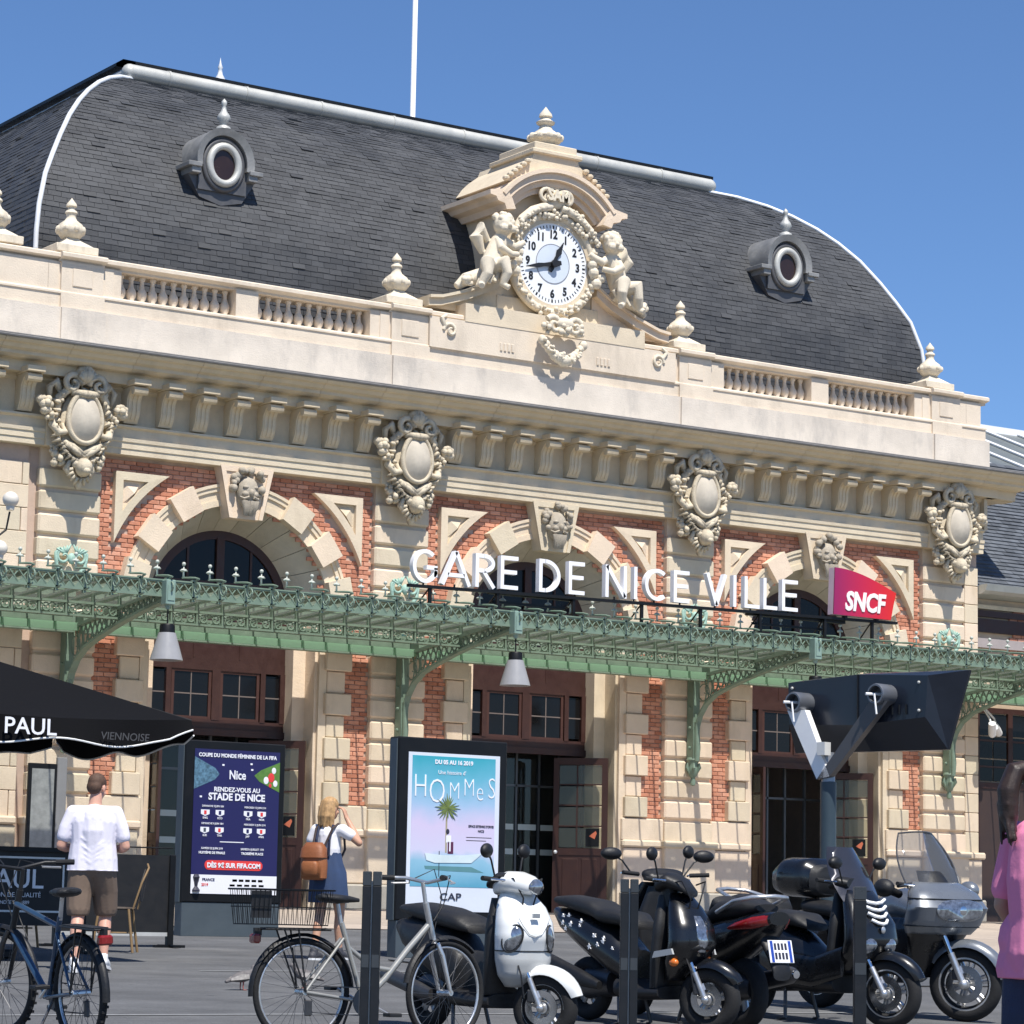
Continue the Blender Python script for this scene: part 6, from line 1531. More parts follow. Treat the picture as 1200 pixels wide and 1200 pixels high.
# ---- big touring scooters
def maxi_scooter(label, fx, fy, yaw, steer, front=True, off=.74):
    o = vroot('touring_scooter', label, 'scooter', fx, fy, off, yaw)
    Ms = Msteer(.48, steer)
    wheel(o, .74, .27, .125, Ms, 6); wheel(o, -.74, .265, .14, None, 6, False)
    forks(o, Ms, .52, .66, .74, .27, .10, .024)
    fender(o, .74, .27, .295, .085, 25, 145, BGLOSS, Ms)
    k = MB(); vshell(k, [(.40,.44,.06,.14),(.54,.54,.12,.235),(.66,.60,.13,.26),(.80,.58,.12,.25),(.95,.50,.09,.20),(1.05,.44,.05,.15)], 2.2); k.build('front_fairing', BGLOSS, o, 50)
    for s_ in (-1,1):
        k = MB(); k.M = Matrix.Translation((.665,s_*.13,.64)) @ Matrix.Rotation(s_*.55,4,'Z'); k.ball((0,0,0),(.055,.10,.07),14,10); k.build('headlamp', LENS, o, 80)
        k = MB(); hshell(k, [(.50,.42,.02,.10),(.2,.42,.02,.13),(-.1,.45,.02,.10)]); 
        k = MB(); k.M = Matrix.Translation((0,s_*.225,0)); hshell(k, [(.52,.50,.02,.12),(.2,.40,.03,.12),(-.15,.42,.03,.12),(-.4,.5,.02,.08)]); k.build('side_panel', BGLOSS, o, 60)
    for i in range(4):
        z = .80+.052*i; x = .705-.028*i; w = .085+.016*i
        k = MB(); k.tube([(x-.02,-w,z+.03),(x+.012,-w*.5,z+.008),(x+.02,0,z),(x+.012,w*.5,z+.008),(x-.02,w,z+.03)], .013, 8); k.build('chrome_slat', WHITE if front else BPLA, o, 60)
    k = MB(); k.ball((.73,0,.755),(.012,.022,.028),8,6); k.build('nose_badge', ALU, o)
    # screen
    k = MB(); rings = []
    for i in range(9):
        t_ = i/8; z = .96+.42*t_; x = .56-.26*t_-.02*math.sin(PI*t_); w = .20+.03*math.sin(PI*t_)-.06*t_*t_
        rings.append([(x-.06*abs(y)**2*1.2+d,y*w,z) for d in (0,-.008) for y in ((-1,-.75,-.5,-.25,0,.25,.5,.75,1) if d == 0 else (1,.75,.5,.25,0,-.25,-.5,-.75,-1))])
    k.loft(rings)
    if front: k.build('windscreen', SMOKE, o, 60)
    k = MB(); vshell(k, [(.34,.34,.05,.21),(.55,.36,.06,.235),(.80,.37,.06,.22),(1.02,.34,.04,.15)]); k.build('leg_shield', BPLA, o, 70)
    k = MB(); hshell(k, [(.42,.32,.235,.07),(.1,.32,.235,.09),(-.25,.36,.22,.12)]); k.build('floorboard', BPLA, o, 60)
    k = MB(); hshell(k, [(.15,.45,.08,.10),(-.10,.50,.17,.20),(-.35,.58,.225,.20),(-.70,.68,.225,.16),(-.98,.78,.17,.11),(-1.15,.84,.09,.05)], 2.3); RB = k.build('rear_body', BGLOSS, o, 50)
    k = MB(); hshell(k, [(.0,.74,.12,.03),(-.12,.79,.17,.06),(-.45,.81,.18,.06),(-.55,.87,.17,.08),(-.85,.90,.16,.07),(-1.0,.91,.10,.03)]); k.build('seat', SEATM, o, 60)
    k = MB(); hshell(k, [(-.42,.86,.12,.05),(-.48,.92,.14,.06),(-.54,.90,.12,.05)]); k.build('backrest', SEATM, o, 60)
    k = MB(); k.tube([(-.62,-.19,.86),(-.85,-.21,.95),(-1.02,-.16,.99),(-1.08,0,1.0),(-1.02,.16,.99),(-.85,.21,.95),(-.62,.19,.86)], .017, 8); k.build('grab_rail', ALU, o, 60)
    for s_ in (-1,1):
        k = MB(); k.loft([sring((-.80,s_*.208,.75),(1,0,0),(0,0,1),.02,.010,2,10),sring((-.88,s_*.198,.77),(0,s_,0),(0,0,1),.02,.028,2,10),sring((-1.02,s_*.155,.80),(0,s_,0),(0,0,1),.022,.045,2,10),sring((-1.13,s_*.06,.83),(0,s_,0),(0,0,1),.05,.04,2,10)]); k.build('tail_lamp', REDL, RB, 60)
    k = MB(); hshell(k, [(-1.05,.66,.09,.05),(-1.14,.55,.085,.05),(-1.20,.44,.08,.05)]); k.build('mudguard', BPLA, o, 60)
    k = MB(); k.M = Matrix.Translation((-1.175,0,.60)) @ Matrix.Rotation(.28,4,'Y'); k.box(-.006,-.11,-.085,.002,.11,.085,.003); PLT = k.build('number_plate', WHITE, o)
    rnd = random.Random(12)
    for (a, b_, mm) in ((-.095,-.07,'b'),(.07,.095,'b')):
        k = MB(); k.M = Matrix.Translation((-1.175,0,.60)) @ Matrix.Rotation(.28,4,'Y'); k.box(-.0075,a,-.08,-.006,b_,.08); k.build('plate_band', mat('plate_blue', (.02,.06,.35), .4), PLT)
    for r in range(2):
        for c in range(4):
            k = MB(); k.M = Matrix.Translation((-1.175,0,.60)) @ Matrix.Rotation(.28,4,'Y'); y = -.055+.032*c; z = .012-.07*r; k.box(-.0078,y,z,-.006,y+.02,z+.05); k.build('plate_mark', INKD, PLT)
    k = MB(); hshell(k, [(-.30,.34,.14,.12),(-.65,.32,.12,.13),(-.86,.31,.06,.07)]); k.build('engine', STEEL, o, 60)
    k = MB(); k.M = Matrix.Translation((0,-.21,0)); hshell(k, [(-.40,.28,.03,.03),(-.55,.33,.065,.07),(-1.02,.42,.06,.065),(-1.08,.43,.035,.04)]); k.build('muffler', STEEL, o, 60)
    k = MB(); k.M = Matrix.Translation((0,-.21,0)); k.lathe([(.001,-1.10),(.03,-1.10),(.035,-1.06),(.001,-1.06)], (0,0,.43), 12, 'x'); k.build('muffler_tip', CHR, o, 60)
    k = MB(); k.tube([(-.20,-.14,.24),(-.20,.14,.24)], .014, 6); k.tube([(-.20,.14,.24),(-.15,.18,.02),(-.22,.20,.008)], .015, 6); k.tube([(-.20,-.14,.24),(-.15,-.18,.02),(-.22,-.20,.008)], .015, 6); k.build('center_stand', STEEL, o)
    k = MB(); k.M = Ms; k.tube([(.36,0,.95),(.34,0,1.08)], [.07,.06], 12); hshell(k, [(.26,1.08,.14,.04),(.34,1.11,.18,.05),(.42,1.10,.14,.04)]); k.build('handlebar_cover', BPLA, o, 60)
    grip(o, Ms, .33, 1.11, .37)
    for s_ in (-1,1): mirror(o, None if False else Ms, (.42,s_*.22,1.10), (.44,s_*.40,1.26), BPLA, (.045,.09,.05))
    return o
# ---- grey tourer
def tourer(fx, fy, yaw, steer):
    o = vroot('touring_motorbike', 'grey touring motorbike with clear windscreen and black top case', 'motorbike', fx, fy, .80, yaw)
    Ms = Msteer(.55, steer)
    wheel(o, .80, .305, .13, Ms, 6, True, .74); wheel(o, -.80, .31, .16, None, 6, False, .7)
    forks(o, Ms, .58, .80, .80, .305, .10, .028)
    fender(o, .80, .305, .335, .10, 10, 150, BMWG, Ms)
    k = MB(); vshell(k, [(.70,.56,.15,.34),(.78,.60,.18,.40),(.92,.66,.17,.43),(1.04,.60,.14,.37),(1.12,.52,.08,.26)], 2.3); k.build('front_fairing', BMWG, o, 50)
    k = MB(); vshell(k, [(.34,.40,.10,.18),(.52,.44,.14,.25),(.66,.52,.15,.29),(.72,.55,.15,.32)], 2.4); k.build('lower_fairing', BGLOSS, o, 60)
    k = MB(); k.tube([(.62,-.2,.70),(.655,-.1,.69),(.665,0,.688),(.655,.1,.69),(.62,.2,.70)], .010, 6); k.build('chrome_strip', CHR, o, 60)
    for s_ in (-1,1):
        k = MB(); k.loft([sring((.30,s_*.27,.62),(1,0,0),(0,0,1),.05,.16,2.4,16),sring((.05,s_*.30,.60),(1,0,0),(0,0,1),.10,.20,2.4,16)] if False else [sring((.50,s_*.25,.66),(0,1,0),(0,0,1),.05,.16,2.3,16),sring((.20,s_*.29,.58),(0,1,0),(0,0,1),.05,.24,2.3,16),sring((-.12,s_*.27,.54),(0,1,0),(0,0,1),.05,.20,2.3,16)]); k.build('side_fairing', BGLOSS, o, 60)
        k = MB(); k.M = Matrix.Translation((.70,s_*.31,.86)) @ Matrix.Rotation(s_*.9,4,'Z'); k.ball((0,0,0),(.03,.08,.028),12,8); k.build('indicator', ORANGEL, o, 80)
        k = MB(); k.M = Matrix.Translation((.42,s_*.50,1.06)); k.ball((0,0,0),(.10,.075,.075),16,10); k.tube([(0,0,0),(-.02,-s_*.2,-.05)], .035, 8); k.build('mirror', BMWG if s_ > 0 else BPLA, o, 80)
    k = MB(); k.loft([sring((.80,0,.90),(0,1,0),(0,0,1),.27,.09,2.6,20),sring((.836,0,.90),(0,1,0),(0,0,1),.22,.07,2.6,20)]); k.build('headlamp', LENS, o, 60)
    k = MB(); k.ball((.815,0,.90),(.03,.06,.055),12,8); k.ball((.80,.12,.90),(.03,.04,.045),12,8); k.ball((.80,-.12,.90),(.03,.04,.045),12,8); k.box(.79,-.2,.895,.80,.2,.905); k.build('headlamp_reflector', CHR, o, 80)
    k = MB(); rings = []
    for i in range(9):
        t_ = i/8; z = 1.06+.45*t_; x = .60-.24*t_; w = .31+.03*math.sin(PI*t_)-.11*t_**2.5
        rings.append([(x-.09*y*y+d,y*w,z+(.02*(1-y*y) if i == 8 else 0)) for d in (0,-.006) for y in ((-1,-.75,-.5,-.25,0,.25,.5,.75,1) if d == 0 else (1,.75,.5,.25,0,-.25,-.5,-.75,-1))])
    k.loft(rings); WS_ = k.build('windscreen', CLEARS, o, 60); k = MB(); k.tube([r[0] for r in rings]+[rings[-1][j] for j in range(1,9)]+[r[8] for r in rings[::-1]], .007, 6); k.build('screen_edge', mat('dark_screen_edge', (.06,.06,.065), .3), WS_)
    for dz in (.76,.985):
        k = MB(); q_ = (.592,.175,.395) if dz < .8 else (.632,.155,.40); k.loft([sring((q_[0],0,z),(1,0,0),(0,1,0),q_[1]*1.012,q_[2]*1.012,2.3,30) for z in (dz,dz+.007)]); k.build('panel_gap', BPLA, o)
    k = MB(); rings = []
    for i in range(5):
        t_ = i/4; z = 1.07+.14*t_; x = .625-.10*t_; w = .20-.05*t_
        rings.append([(x-.08*y*y+d,y*w,z) for d in (0,-.01) for y in ((-1,-.5,0,.5,1) if d == 0 else (1,.5,0,-.5,-1))])
    k.loft(rings); k.build('screen_base', BPLA, o, 60)
    k = MB(); hshell(k, [(.40,.86,.14,.10),(.20,.92,.20,.14),(-.05,.86,.17,.12),(-.15,.80,.12,.08)]); k.build('tank', BMWG, o, 60)
    k = MB(); hshell(k, [(-.05,.78,.14,.05),(-.3,.80,.19,.06),(-.55,.84,.19,.07),(-.9,.86,.17,.06)]); k.build('seat', SEATM, o, 60)
    k = MB(); hshell(k, [(-.35,.60,.14,.16),(-.7,.66,.15,.16),(-1.05,.72,.12,.10)]); k.build('tail', BGLOSS, o, 60)
    for s_ in (-1,1):
        k = MB(); k.M = Matrix.Translation((0,s_*.31,0)); hshell(k, [(-.48,.56,.06,.13),(-.6,.58,.12,.18),(-.95,.60,.12,.18),(-1.1,.60,.06,.13)], 3.2); k.build('pannier', BGLOSS, o, 60)
    k = MB(); hshell(k, [(-.78,1.08,.16,.13),(-.86,1.10,.24,.17),(-1.12,1.10,.25,.17),(-1.24,1.08,.2,.12)], 3.0); k.build('top_case', BGLOSS, o, 60)
    k = MB(); hshell(k, [(-.74,1.08,.14,.12),(-.79,1.08,.19,.14)], 3.0); k.build('backrest', SEATM, o, 60)
    k = MB(); hshell(k, [(.30,.44,.20,.16),(-.1,.42,.20,.16),(-.4,.42,.14,.12)]); k.build('engine', STEEL, o, 60)
    k = MB(); k.M = Matrix.Translation((0,-.2,0)); hshell(k, [(-.2,.30,.04,.04),(-.5,.32,.06,.06),(-1.1,.36,.06,.06)]); k.build('muffler', CHR, o, 60)
    k = MB(); k.M = Ms; k.tube([(.30,-.36,1.08),(.38,-.2,1.10),(.42,0,1.08),(.38,.2,1.10),(.30,.36,1.08)], .016, 8); k.build('handlebar', STEEL, o)
    grip(o, Ms, .36, 1.09, .38)
    k = MB(); k.tube([(0,.2,.25),(-.05,.34,.01)], .014, 6); k.build('side_stand', STEEL, o)
    return o
YAW = R_(-90)
def cables(o, z=1.06, x=.36):
    for s_ in (-1,1):
        k = MB(); k.tube([(x-.02,s_*.16,z),(x+.12,s_*.12,z+.03),(x+.15,s_*.05,z-.10),(x+.10,s_*.03,z-.28)], .006, 6); k.build('brake_cable', BPLA, o)
        k = MB(); k.tube([(.50,s_*.095,.58),(.60,s_*.11,.45),(.63,s_*.10,.30)], .006, 6); k.build('brake_hose', BPLA, o)
cables(white_scooter(-7.74, -24.12, YAW+R_(2), R_(30)))
cables(black_scooter(-5.78, -23.42, YAW+R_(6), R_(24)))
maxi_scooter('large black scooter with smoked screen and white slats on its nose', -3.86, -23.2, YAW+R_(4), R_(20), True)
maxi_scooter('large black scooter parked tail outwards showing red tail lamp and number plate', -5.18, -23.15, R_(88), R_(-10), False, -.74)
tourer(-2.52, -22.6, YAW+R_(4), R_(30))
# ---- bicycles
def bicycle(label, rx, ry, yaw, st, frame, rack=True, basket=False, step=True, lean=0, R=.34, tw=.019, knob=False):
    h = Vector((math.cos(yaw), math.sin(yaw))); WB = 1.06
    o = thing('bicycle', label, 'bicycle', (rx,ry,gz(ry)), 0, 'bicycles parked by the bollards'); o.rotation_euler = (lean, -math.atan(SLOPE*h.y), yaw)
    Ms = Msteer(WB-.12, st)
    for x, M in ((0,None),(WB,Ms)):
        k = MB(); k.M = M; k.tube([(x+(R-tw)*math.cos(a),0,R+(R-tw)*math.sin(a)) for a in [2*PI*i/56 for i in range(56)]], tw, 8, closed=True)
        if knob:
            for i in range(70):
                a = 2*PI*i/70; k.box(x+(R+.001)*math.cos(a)-.008,-.02 if i % 2 else .004,R+(R+.001)*math.sin(a)-.008,x+(R+.001)*math.cos(a)+.008,-.004 if i % 2 else .02,R+(R+.001)*math.sin(a)+.008)
        w_ = k.build('wheel', RUB, o, 80)
        k = MB(); k.M = M; k.tube([(x+(R-.045)*math.cos(a),0,R+(R-.045)*math.sin(a)) for a in [2*PI*i/48 for i in range(48)]], .010, 6, closed=True); k.build('rim', ALU, w_, 80)
        k = MB(); k.M = M
        for i in range(32):
            a = 2*PI*i/32; b_ = a+(.55 if i % 4 < 2 else -.55); y = .03*(1 if i % 2 else -1)
            k.tube([(x+.022*math.cos(b_),y,R+.022*math.sin(b_)),(x+(R-.045)*math.cos(a),0,R+(R-.045)*math.sin(a))], .0016, 3, False)
        sp_ = k.build('spokes', STEEL, w_); sp_['kind'] = 'stuff'
        k = MB(); k.M = M; k.tube([(x,-.06,R),(x,.06,R)], .02, 10); k.build('hub', ALU, w_)
    BBx, BBz = .44, .28; SX, SZ = .27, .80; HX, HZ = WB-.17, .86; HLx, HLz = WB-.11, .66
    m_ = MB()
    if step:
        m_.tube([(BBx,0,BBz),(.60,0,.43),(.76,0,.62),(HX+.02,0,.78)], .022, 10); m_.tube([(SX+.06,0,.62),(.50,0,.50),(.66,0,.48)], .016, 8)
    else:
        m_.tube([(BBx,0,BBz),(HLx,0,HLz)], .023, 10); m_.tube([(SX+.03,0,.72),(HX,0,HZ-.03)], .018, 10)
    m_.tube([(BBx,0,BBz),(SX,0,SZ-.02)], .018, 10)
    for s_ in (-1,1): m_.tube([(SX+.01,s_*.02,SZ-.12),(0,s_*.06,R)], .010, 8); m_.tube([(BBx,s_*.03,BBz),(0,s_*.06,R)], .011, 8)
    m_.build('frame', frame, o, 60)
    m_ = MB(); m_.M = Ms; m_.tube([(HX-.02,0,HZ+.06),(HLx,0,HLz)], .021, 10)
    for s_ in (-1,1): m_.tube([(HLx+.005,s_*.03,HLz),(HLx+.03,s_*.055,HLz-.08),(WB,s_*.055,R)], [.016,.017,.012], 8)
    m_.build('fork', ALU if step else BPLA, o, 60)
    m_ = MB(); m_.M = Ms; m_.tube([(HX-.02,0,HZ+.05),(HX-.05,0,HZ+.19)], .014, 8); m_.tube([(HX-.13,-.29,HZ+.22),(HX-.02,-.20,HZ+.22),(HX-.01,0,HZ+.19),(HX-.02,.20,HZ+.22),(HX-.13,.29,HZ+.22)], .012, 8); m_.build('handlebar', ALU if step else BPLA, o, 60)
    for s_ in (-1,1):
        m_ = MB(); m_.M = Ms; m_.tube([(HX-.08,s_*.245,HZ+.22),(HX-.17,s_*.315,HZ+.22)], .018, 8); m_.build('grip', RUB, o)
        m_ = MB(); m_.M = Ms; m_.tube([(HX+.0,s_*.19,HZ+.21),(HX+.03,s_*.22,HZ+.19),(HX-.07,s_*.29,HZ+.185)], .007, 6); m_.build('brake_lever', ALU, o)
    m_ = MB(); m_.M = Ms; m_.tube([(HX-.01,.12,HZ+.22),(HX+.12,.08,HZ+.28),(HX+.14,.02,HZ+.1),(HX+.06,.0,HZ-.12)], .004, 5); m_.tube([(HX-.01,-.12,HZ+.22),(HX+.10,-.10,HZ+.24),(HX+.12,-.02,HZ+.05),(.8,0,.62)], .004, 5); m_.build('cables', BPLA, o)
    m_ = MB(); m_.tube([(SX,0,SZ-.04),(SX-.03,0,SZ+.10)], .014, 8); m_.build('seat_post', ALU, o)
    m_ = MB(); m_.loft([sring((x,0,z),(0,1,0),(0,0,1),w,h_,2.2,14) for x, z, w, h_ in interp([(SX-.17,SZ+.14,.05,.015),(SX-.13,SZ+.135,.085,.03),(SX-.04,SZ+.13,.08,.03),(SX+.05,SZ+.13,.03,.022),(SX+.12,SZ+.125,.015,.012)])]); m_.build('saddle', SEATM, o, 70)
    m_ = MB(); m_.lathe([(.09,-.002),(.095,-.002),(.095,.002),(.09,.002)], (BBx,-.05,BBz), 24, 'y'); m_.lathe([(.001,-.003),(.09,-.003),(.09,.003),(.001,.003)], (BBx,-.045,BBz), 20, 'y'); m_.build('chainring', STEEL, o)
    m_ = MB(); m_.tube([(BBx,-.048,BBz+.088),(0,-.05,R+.04)], .005, 4); m_.tube([(BBx,-.048,BBz-.088),(.06,-.05,R-.13),(.02,-.05,R-.08),(0,-.05,R-.04)], .005, 4); m_.build('chain', STEEL, o)
    m_ = MB(); m_.box(.0,-.065,R-.15,.05,-.045,R-.05,.006); m_.build('derailleur', STEEL, o)
    for s_, dx, dz in ((-1,.15,-.08),(1,-.15,.08)):
        m_ = MB(); m_.tube([(BBx,s_*.055,BBz),(BBx+dx,s_*.075,BBz+dz)], .010, 6); c_ = m_.build('crank', ALU, o); m_ = MB(); m_.box(BBx+dx-.045,min(s_*.08,s_*.18),BBz+dz-.012,BBx+dx+.045,max(s_*.08,s_*.18),BBz+dz+.012,.004); m_.build('pedal', BPLA, c_)
    for x, a0, a1, M, nm in ((0,5,185,None,'rear_mudguard'),(WB,45,170,Ms,'front_mudguard')):
        k = MB(); k.M = M; rings = []
        for i in range(19):
            a = R_(a0+(a1-a0)*i/18); rr = R+.022; rings.append([(x+(rr+dr)*math.cos(a),y,R+(rr+dr)*math.sin(a)) for y, dr in ((-.026,-.012),(-.015,.004),(0,.009),(.015,.004),(.026,-.012),(0,.005))])
        k.loft(rings); k.build(nm, BPLA, o, 60)
    if rack:
        m_ = MB()
        for s_ in (-1,1):
            m_.tube([(.17,s_*.055,.73),(-.30,s_*.055,.73)], .006, 6); m_.tube([(0,s_*.07,R),(-.06,s_*.06,.73)], .006, 6); m_.tube([(0,s_*.07,R),(-.16,s_*.06,.73)], .006, 6)
        m_.tube([(-.30,-.055,.73),(-.30,.055,.73)], .006, 6); m_.tube([(.17,-.055,.73),(.17,.055,.73)], .006, 6); m_.box(-.28,-.05,.732,.15,.05,.742); m_.build('rack', BPLA, o)
        m_ = MB(); m_.box(-.36,-.045,.64,-.31,.045,.70,.012); TL_ = m_.build('tail_lamp', REDL, o); m_ = MB(); m_.box(-.345,-.012,.69,-.295,.012,.738); m_.build('lamp_bracket', BPLA, TL_)
    if basket:
        m_ = MB(); x0_, x1_, y0_, z0, z1 = -.42, .10, .15, .76, .98
        for z in (z0,(z0+z1)/2,z1):
            e = .03*(z-z0)/(z1-z0); m_.tube([(x0_-e,-y0_-e,z),(x1_+e,-y0_-e,z),(x1_+e,y0_+e,z),(x0_-e,y0_+e,z)], .004 if z < z1 else .006, 4, closed=True)
        for i in range(17):
            x = x0_+(x1_-x0_)*i/16
            for s_ in (-1,1): m_.tube([(x,s_*y0_,z0),(x,s_*(y0_+.03),z1)], .0025, 3, False)
            m_.tube([(x,-y0_,z0),(x,y0_,z0)], .0025, 3, False)
        for i in range(10):
            y = -y0_+2*y0_*i/9
            for x, e in ((x0_,-.03),(x1_,.03)): m_.tube([(x,y,z0),(x+e,y,z1)], .0025, 3, False)
        m_.build('basket', BLACKM, o)
        m_ = MB(); m_.box(x0_-.02,-.155,.80,x0_+.12,-.15,.97); m_.build('basket_cover', BPLA, o)
    m_ = MB(); m_.tube([(.36,0,.28),(.34,.16,.005)], .009, 6); m_.build('kick_stand', STEEL, o)
    return o
SILV = mat('silver_frame_paint', (.36,.355,.33), .3, .08, 5, metal=.35, coat=.4); BLUEF = mat('blue_silver_frame_paint', (.03,.07,.13), .28, .25, 3, metal=.3, coat=.5)
bicycle('silver step-through city bicycle with rear wire basket', -9.55, -24.14, R_(-4), R_(14), SILV, True, True, True)
bicycle('blue mountain bicycle with rear rack and red tail lamp', -11.10, -24.2, R_(91), R_(14), BLUEF, True, False, False, R_(-4), .335, .026, True)
# ------------------------------------------------------------------ people
def skinmat(n, c): 
    m = mat(n, c, .5, .06, 8); m.node_tree.nodes['Principled BSDF'].inputs['Subsurface Weight'].default_value = .08; return m
def cloth(n, c, var=.12): return mat(n, c, .85, var, 7, .07, 60)
def limb(m_, pts, rr, n=12):
    P_ = [Vector(p) for p in pts]; out = []; ro = []
    for i in range(len(P_)-1):
        for j in range(4):
            t_ = j/4; out.append(tuple(P_[i].lerp(P_[i+1], t_))); ro.append(rr[i]+(rr[i+1]-rr[i])*t_)
    out.append(tuple(P_[-1])); ro.append(rr[-1])
    m_.tube(out, ro, n)
    for p, r in zip(P_, rr): m_.ball(tuple(p), r, 12, 8)
def hand(m_, wrist, d, pn, s_=1, curl=.5):
    # d: direction of the fingers, pn: palm normal
    d = Vector(d).normalized(); pn = Vector(pn); pn = (pn-d*pn.dot(d)).normalized(); sd = d.cross(pn)*s_; w = Vector(wrist)
    c = w+d*.05
    for a in (-.026,-.009,.009,.026): limb(m_, [tuple(w+sd*a*.5), tuple(w+d*.085+sd*a)], [.020,.0135], 8)
    for i, (a, l) in enumerate(((-.030,.058),(-.010,.072),(.011,.078),(.031,.070))):
        b0 = w+d*.085+sd*a; q = b0; pts = [tuple(b0)]; ang = 0
        for k in range(3):
            ang += curl*(.6 if k == 0 else 1.0); q = q+(d*math.cos(ang)+pn*math.sin(ang))*l*(.42,.32,.26)[k]; pts.append(tuple(q))
        limb(m_, pts, [.0105,.0100,.0092,.0080], 8)
    t0 = w+d*.025+sd*.028; limb(m_, [tuple(t0), tuple(t0+sd*.022+d*.028+pn*.01), tuple(t0+sd*.026+d*.058+pn*.022)], [.014,.012,.009], 8)
def head(m_, c, yaw, pitch=0, k=1.0):
    M_ = Matrix.Translation(c) @ Matrix.Rotation(yaw,4,'Z') @ Matrix.Rotation(pitch,4,'X')     # face looks along +y
    q = MB(); q.M = M_
    q.ball((0,-.01,.03*k), (.076*k,.096*k,.092*k), 16, 12); q.ball((0,.025,-.045*k), (.058*k,.066*k,.068*k), 14, 10); q.ball((0,.055,-.088*k), (.030*k,.028*k,.022*k), 10, 8)
    q.tube([(0,.092,.012),(0,.108,-.018),(0,.098,-.032)], [.009,.015,.011], 8)
    q.ball((0,.083,-.062),(.024,.012,.007),10,6); q.ball((0,.081,-.074),(.020,.012,.007),10,6)
    for s_ in (-1,1):
        q.ball((s_*.032,.078,.018),(.014,.011,.009),8,6); q.ball((s_*.032,.082,.036),(.024,.010,.007),8,6); q.ball((s_*.042,.06,-.03),(.022,.022,.022),8,6)
        q.ball((s_*.079,-.005,-.008),(.011,.022,.034),10,8)
    m_.v += []; b0 = len(m_.v); m_.v += q.v; m_.f += [tuple(i+b0 for i in f) for f in q.f]; m_.m += q.m
    return M_
def eyes(M_, parent):
    for s_ in (-1,1):
        k = MB(); k.M = M_; k.ball((s_*.031,.083,.017),(.009,.006,.006),8,6); k.build('eye', mat('dark_eye', (.03,.02,.015), .2), parent, 80)
CAMYAW = -math.atan2(.558,.83)
def person(label, x, y, rz, scale=1.0):
    o = thing('person', label, 'person', (x,y,gz(y)), rz); o.scale = (scale,)*3; return o
def shoe(parent, ankle, toe, m, sole):
    a, t_ = Vector(ankle), Vector(toe); d = (t_-a); d.z = 0; d.normalize(); a0 = Vector((a.x,a.y,a.z))
    k = MB(); lift = a.z-.085
    h = a+Vector((0,0,-.05)); tp_ = Vector((t_.x,t_.y,t_.z+.035))
    limb(k, [tuple(h-d*.045), tuple(h+d*.02+Vector((0,0,.01))), tuple(h.lerp(tp_,.55)+Vector((0,0,.004))), tuple(tp_-d*.03)], [.040,.048,.043,.034], 12); limb(k, [tuple(a+Vector((0,0,.01))), tuple(h)], [.043,.045], 12)
    b_ = remesh(k, 'shoe', m, parent, .008, 3)
    k = MB(); n_ = Vector((-d.y,d.x,0)); rings = []
    for t2, w in ((-.09,.025),(-.06,.040),(.03,.040),(.10,.046),(.15,.040),(.185,.02)):
        p = a+d*t2; p.z = (a.z-.098) + (t_.z-(a.z-.085))*max(0,(t2+.03)/.2)
        rings.append([tuple(p+n_*w+Vector((0,0,.004))),tuple(p-n_*w+Vector((0,0,.004))),tuple(p-n_*w+Vector((0,0,.026))),tuple(p+n_*w+Vector((0,0,.026)))])
    k.loft(rings); k.build('sole', sole, b_, 40)
SK1 = skinmat('fair_skin', (.60,.33,.24)); SK2 = skinmat('tanned_skin', (.52,.29,.19)); SK3 = skinmat('olive_skin', (.40,.22,.15))
def hem(o, z0):
    for v in o.data.vertices:
        if v.co.z < z0: v.co.z = z0+(v.co.z-z0)*.08
    return o
# ---- man walking away in a white T-shirt
MAN = person('person in a white T-shirt and brown shorts seen from behind beside the terrace', -7.46, -16.68, CAMYAW+R_(4), 1.0)
b = MB()
HM = head(b, (.012,.03,1.635), R_(-28), R_(-16))
limb(b, [(0,-.01,1.40),(0,.0,1.47),(.008,.015,1.57)], [.075,.060,.056])
limb(b, [(0,0,.96),(0,.0,1.08),(0,-.005,1.22),(0,-.01,1.36)], [.135,.125,.145,.135])
limb(b, [(-.17,0,1.41),(.17,0,1.41)], [.065,.065]); limb(b, [(-.075,0,.93),(.075,0,.93)], [.115,.115])
for s_ in (-1,1):
    el = (s_*.285,-.02,1.115); wr_ = (s_*.17,.20,1.10)
    limb(b, [(s_*.195,-.005,1.415),(s_*.24,-.015,1.27),el], [.062,.053,.044]); limb(b, [el,(s_*.25,.08,1.10),wr_], [.044,.042,.029])
    hand(b, wr_, (-s_*.45,.75,.25), (-s_*.6,-.2,.7), s_, .55)
LA, RA = (-.115,-.20,.095), (.125,.03,.135)
limb(b, [(-.09,0,.91),(-.105,-.0,.70),(-.11,-.03,.49)], [.095,.085,.060]); limb(b, [(-.11,-.03,.49),(-.113,-.11,.36),LA], [.058,.058,.037])
limb(b, [(.09,0,.91),(.11,.09,.71),(.12,.13,.51)], [.095,.085,.060]); limb(b, [(.12,.13,.51),(.123,.07,.37),RA], [.058,.058,.037])
remesh(b, 'body', SK1, MAN, .0085, 2); eyes(HM, MAN)
k = MB()
limb(k, [(0,.0,.90),(0,-.005,1.10),(0,-.012,1.25),(0,-.012,1.36)], [.142,.138,.148,.136]); limb(k, [(-.17,-.005,1.41),(.17,-.005,1.41)], [.070,.070]); limb(k, [(-.085,0,.88),(-.085,0,1.0),(-.085,-.005,1.15),(-.10,-.01,1.33)], [.147,.138,.120,.115]); limb(k, [(.085,0,.88),(.085,0,1.0),(.085,-.005,1.15),(.10,-.01,1.33)], [.147,.138,.120,.115])
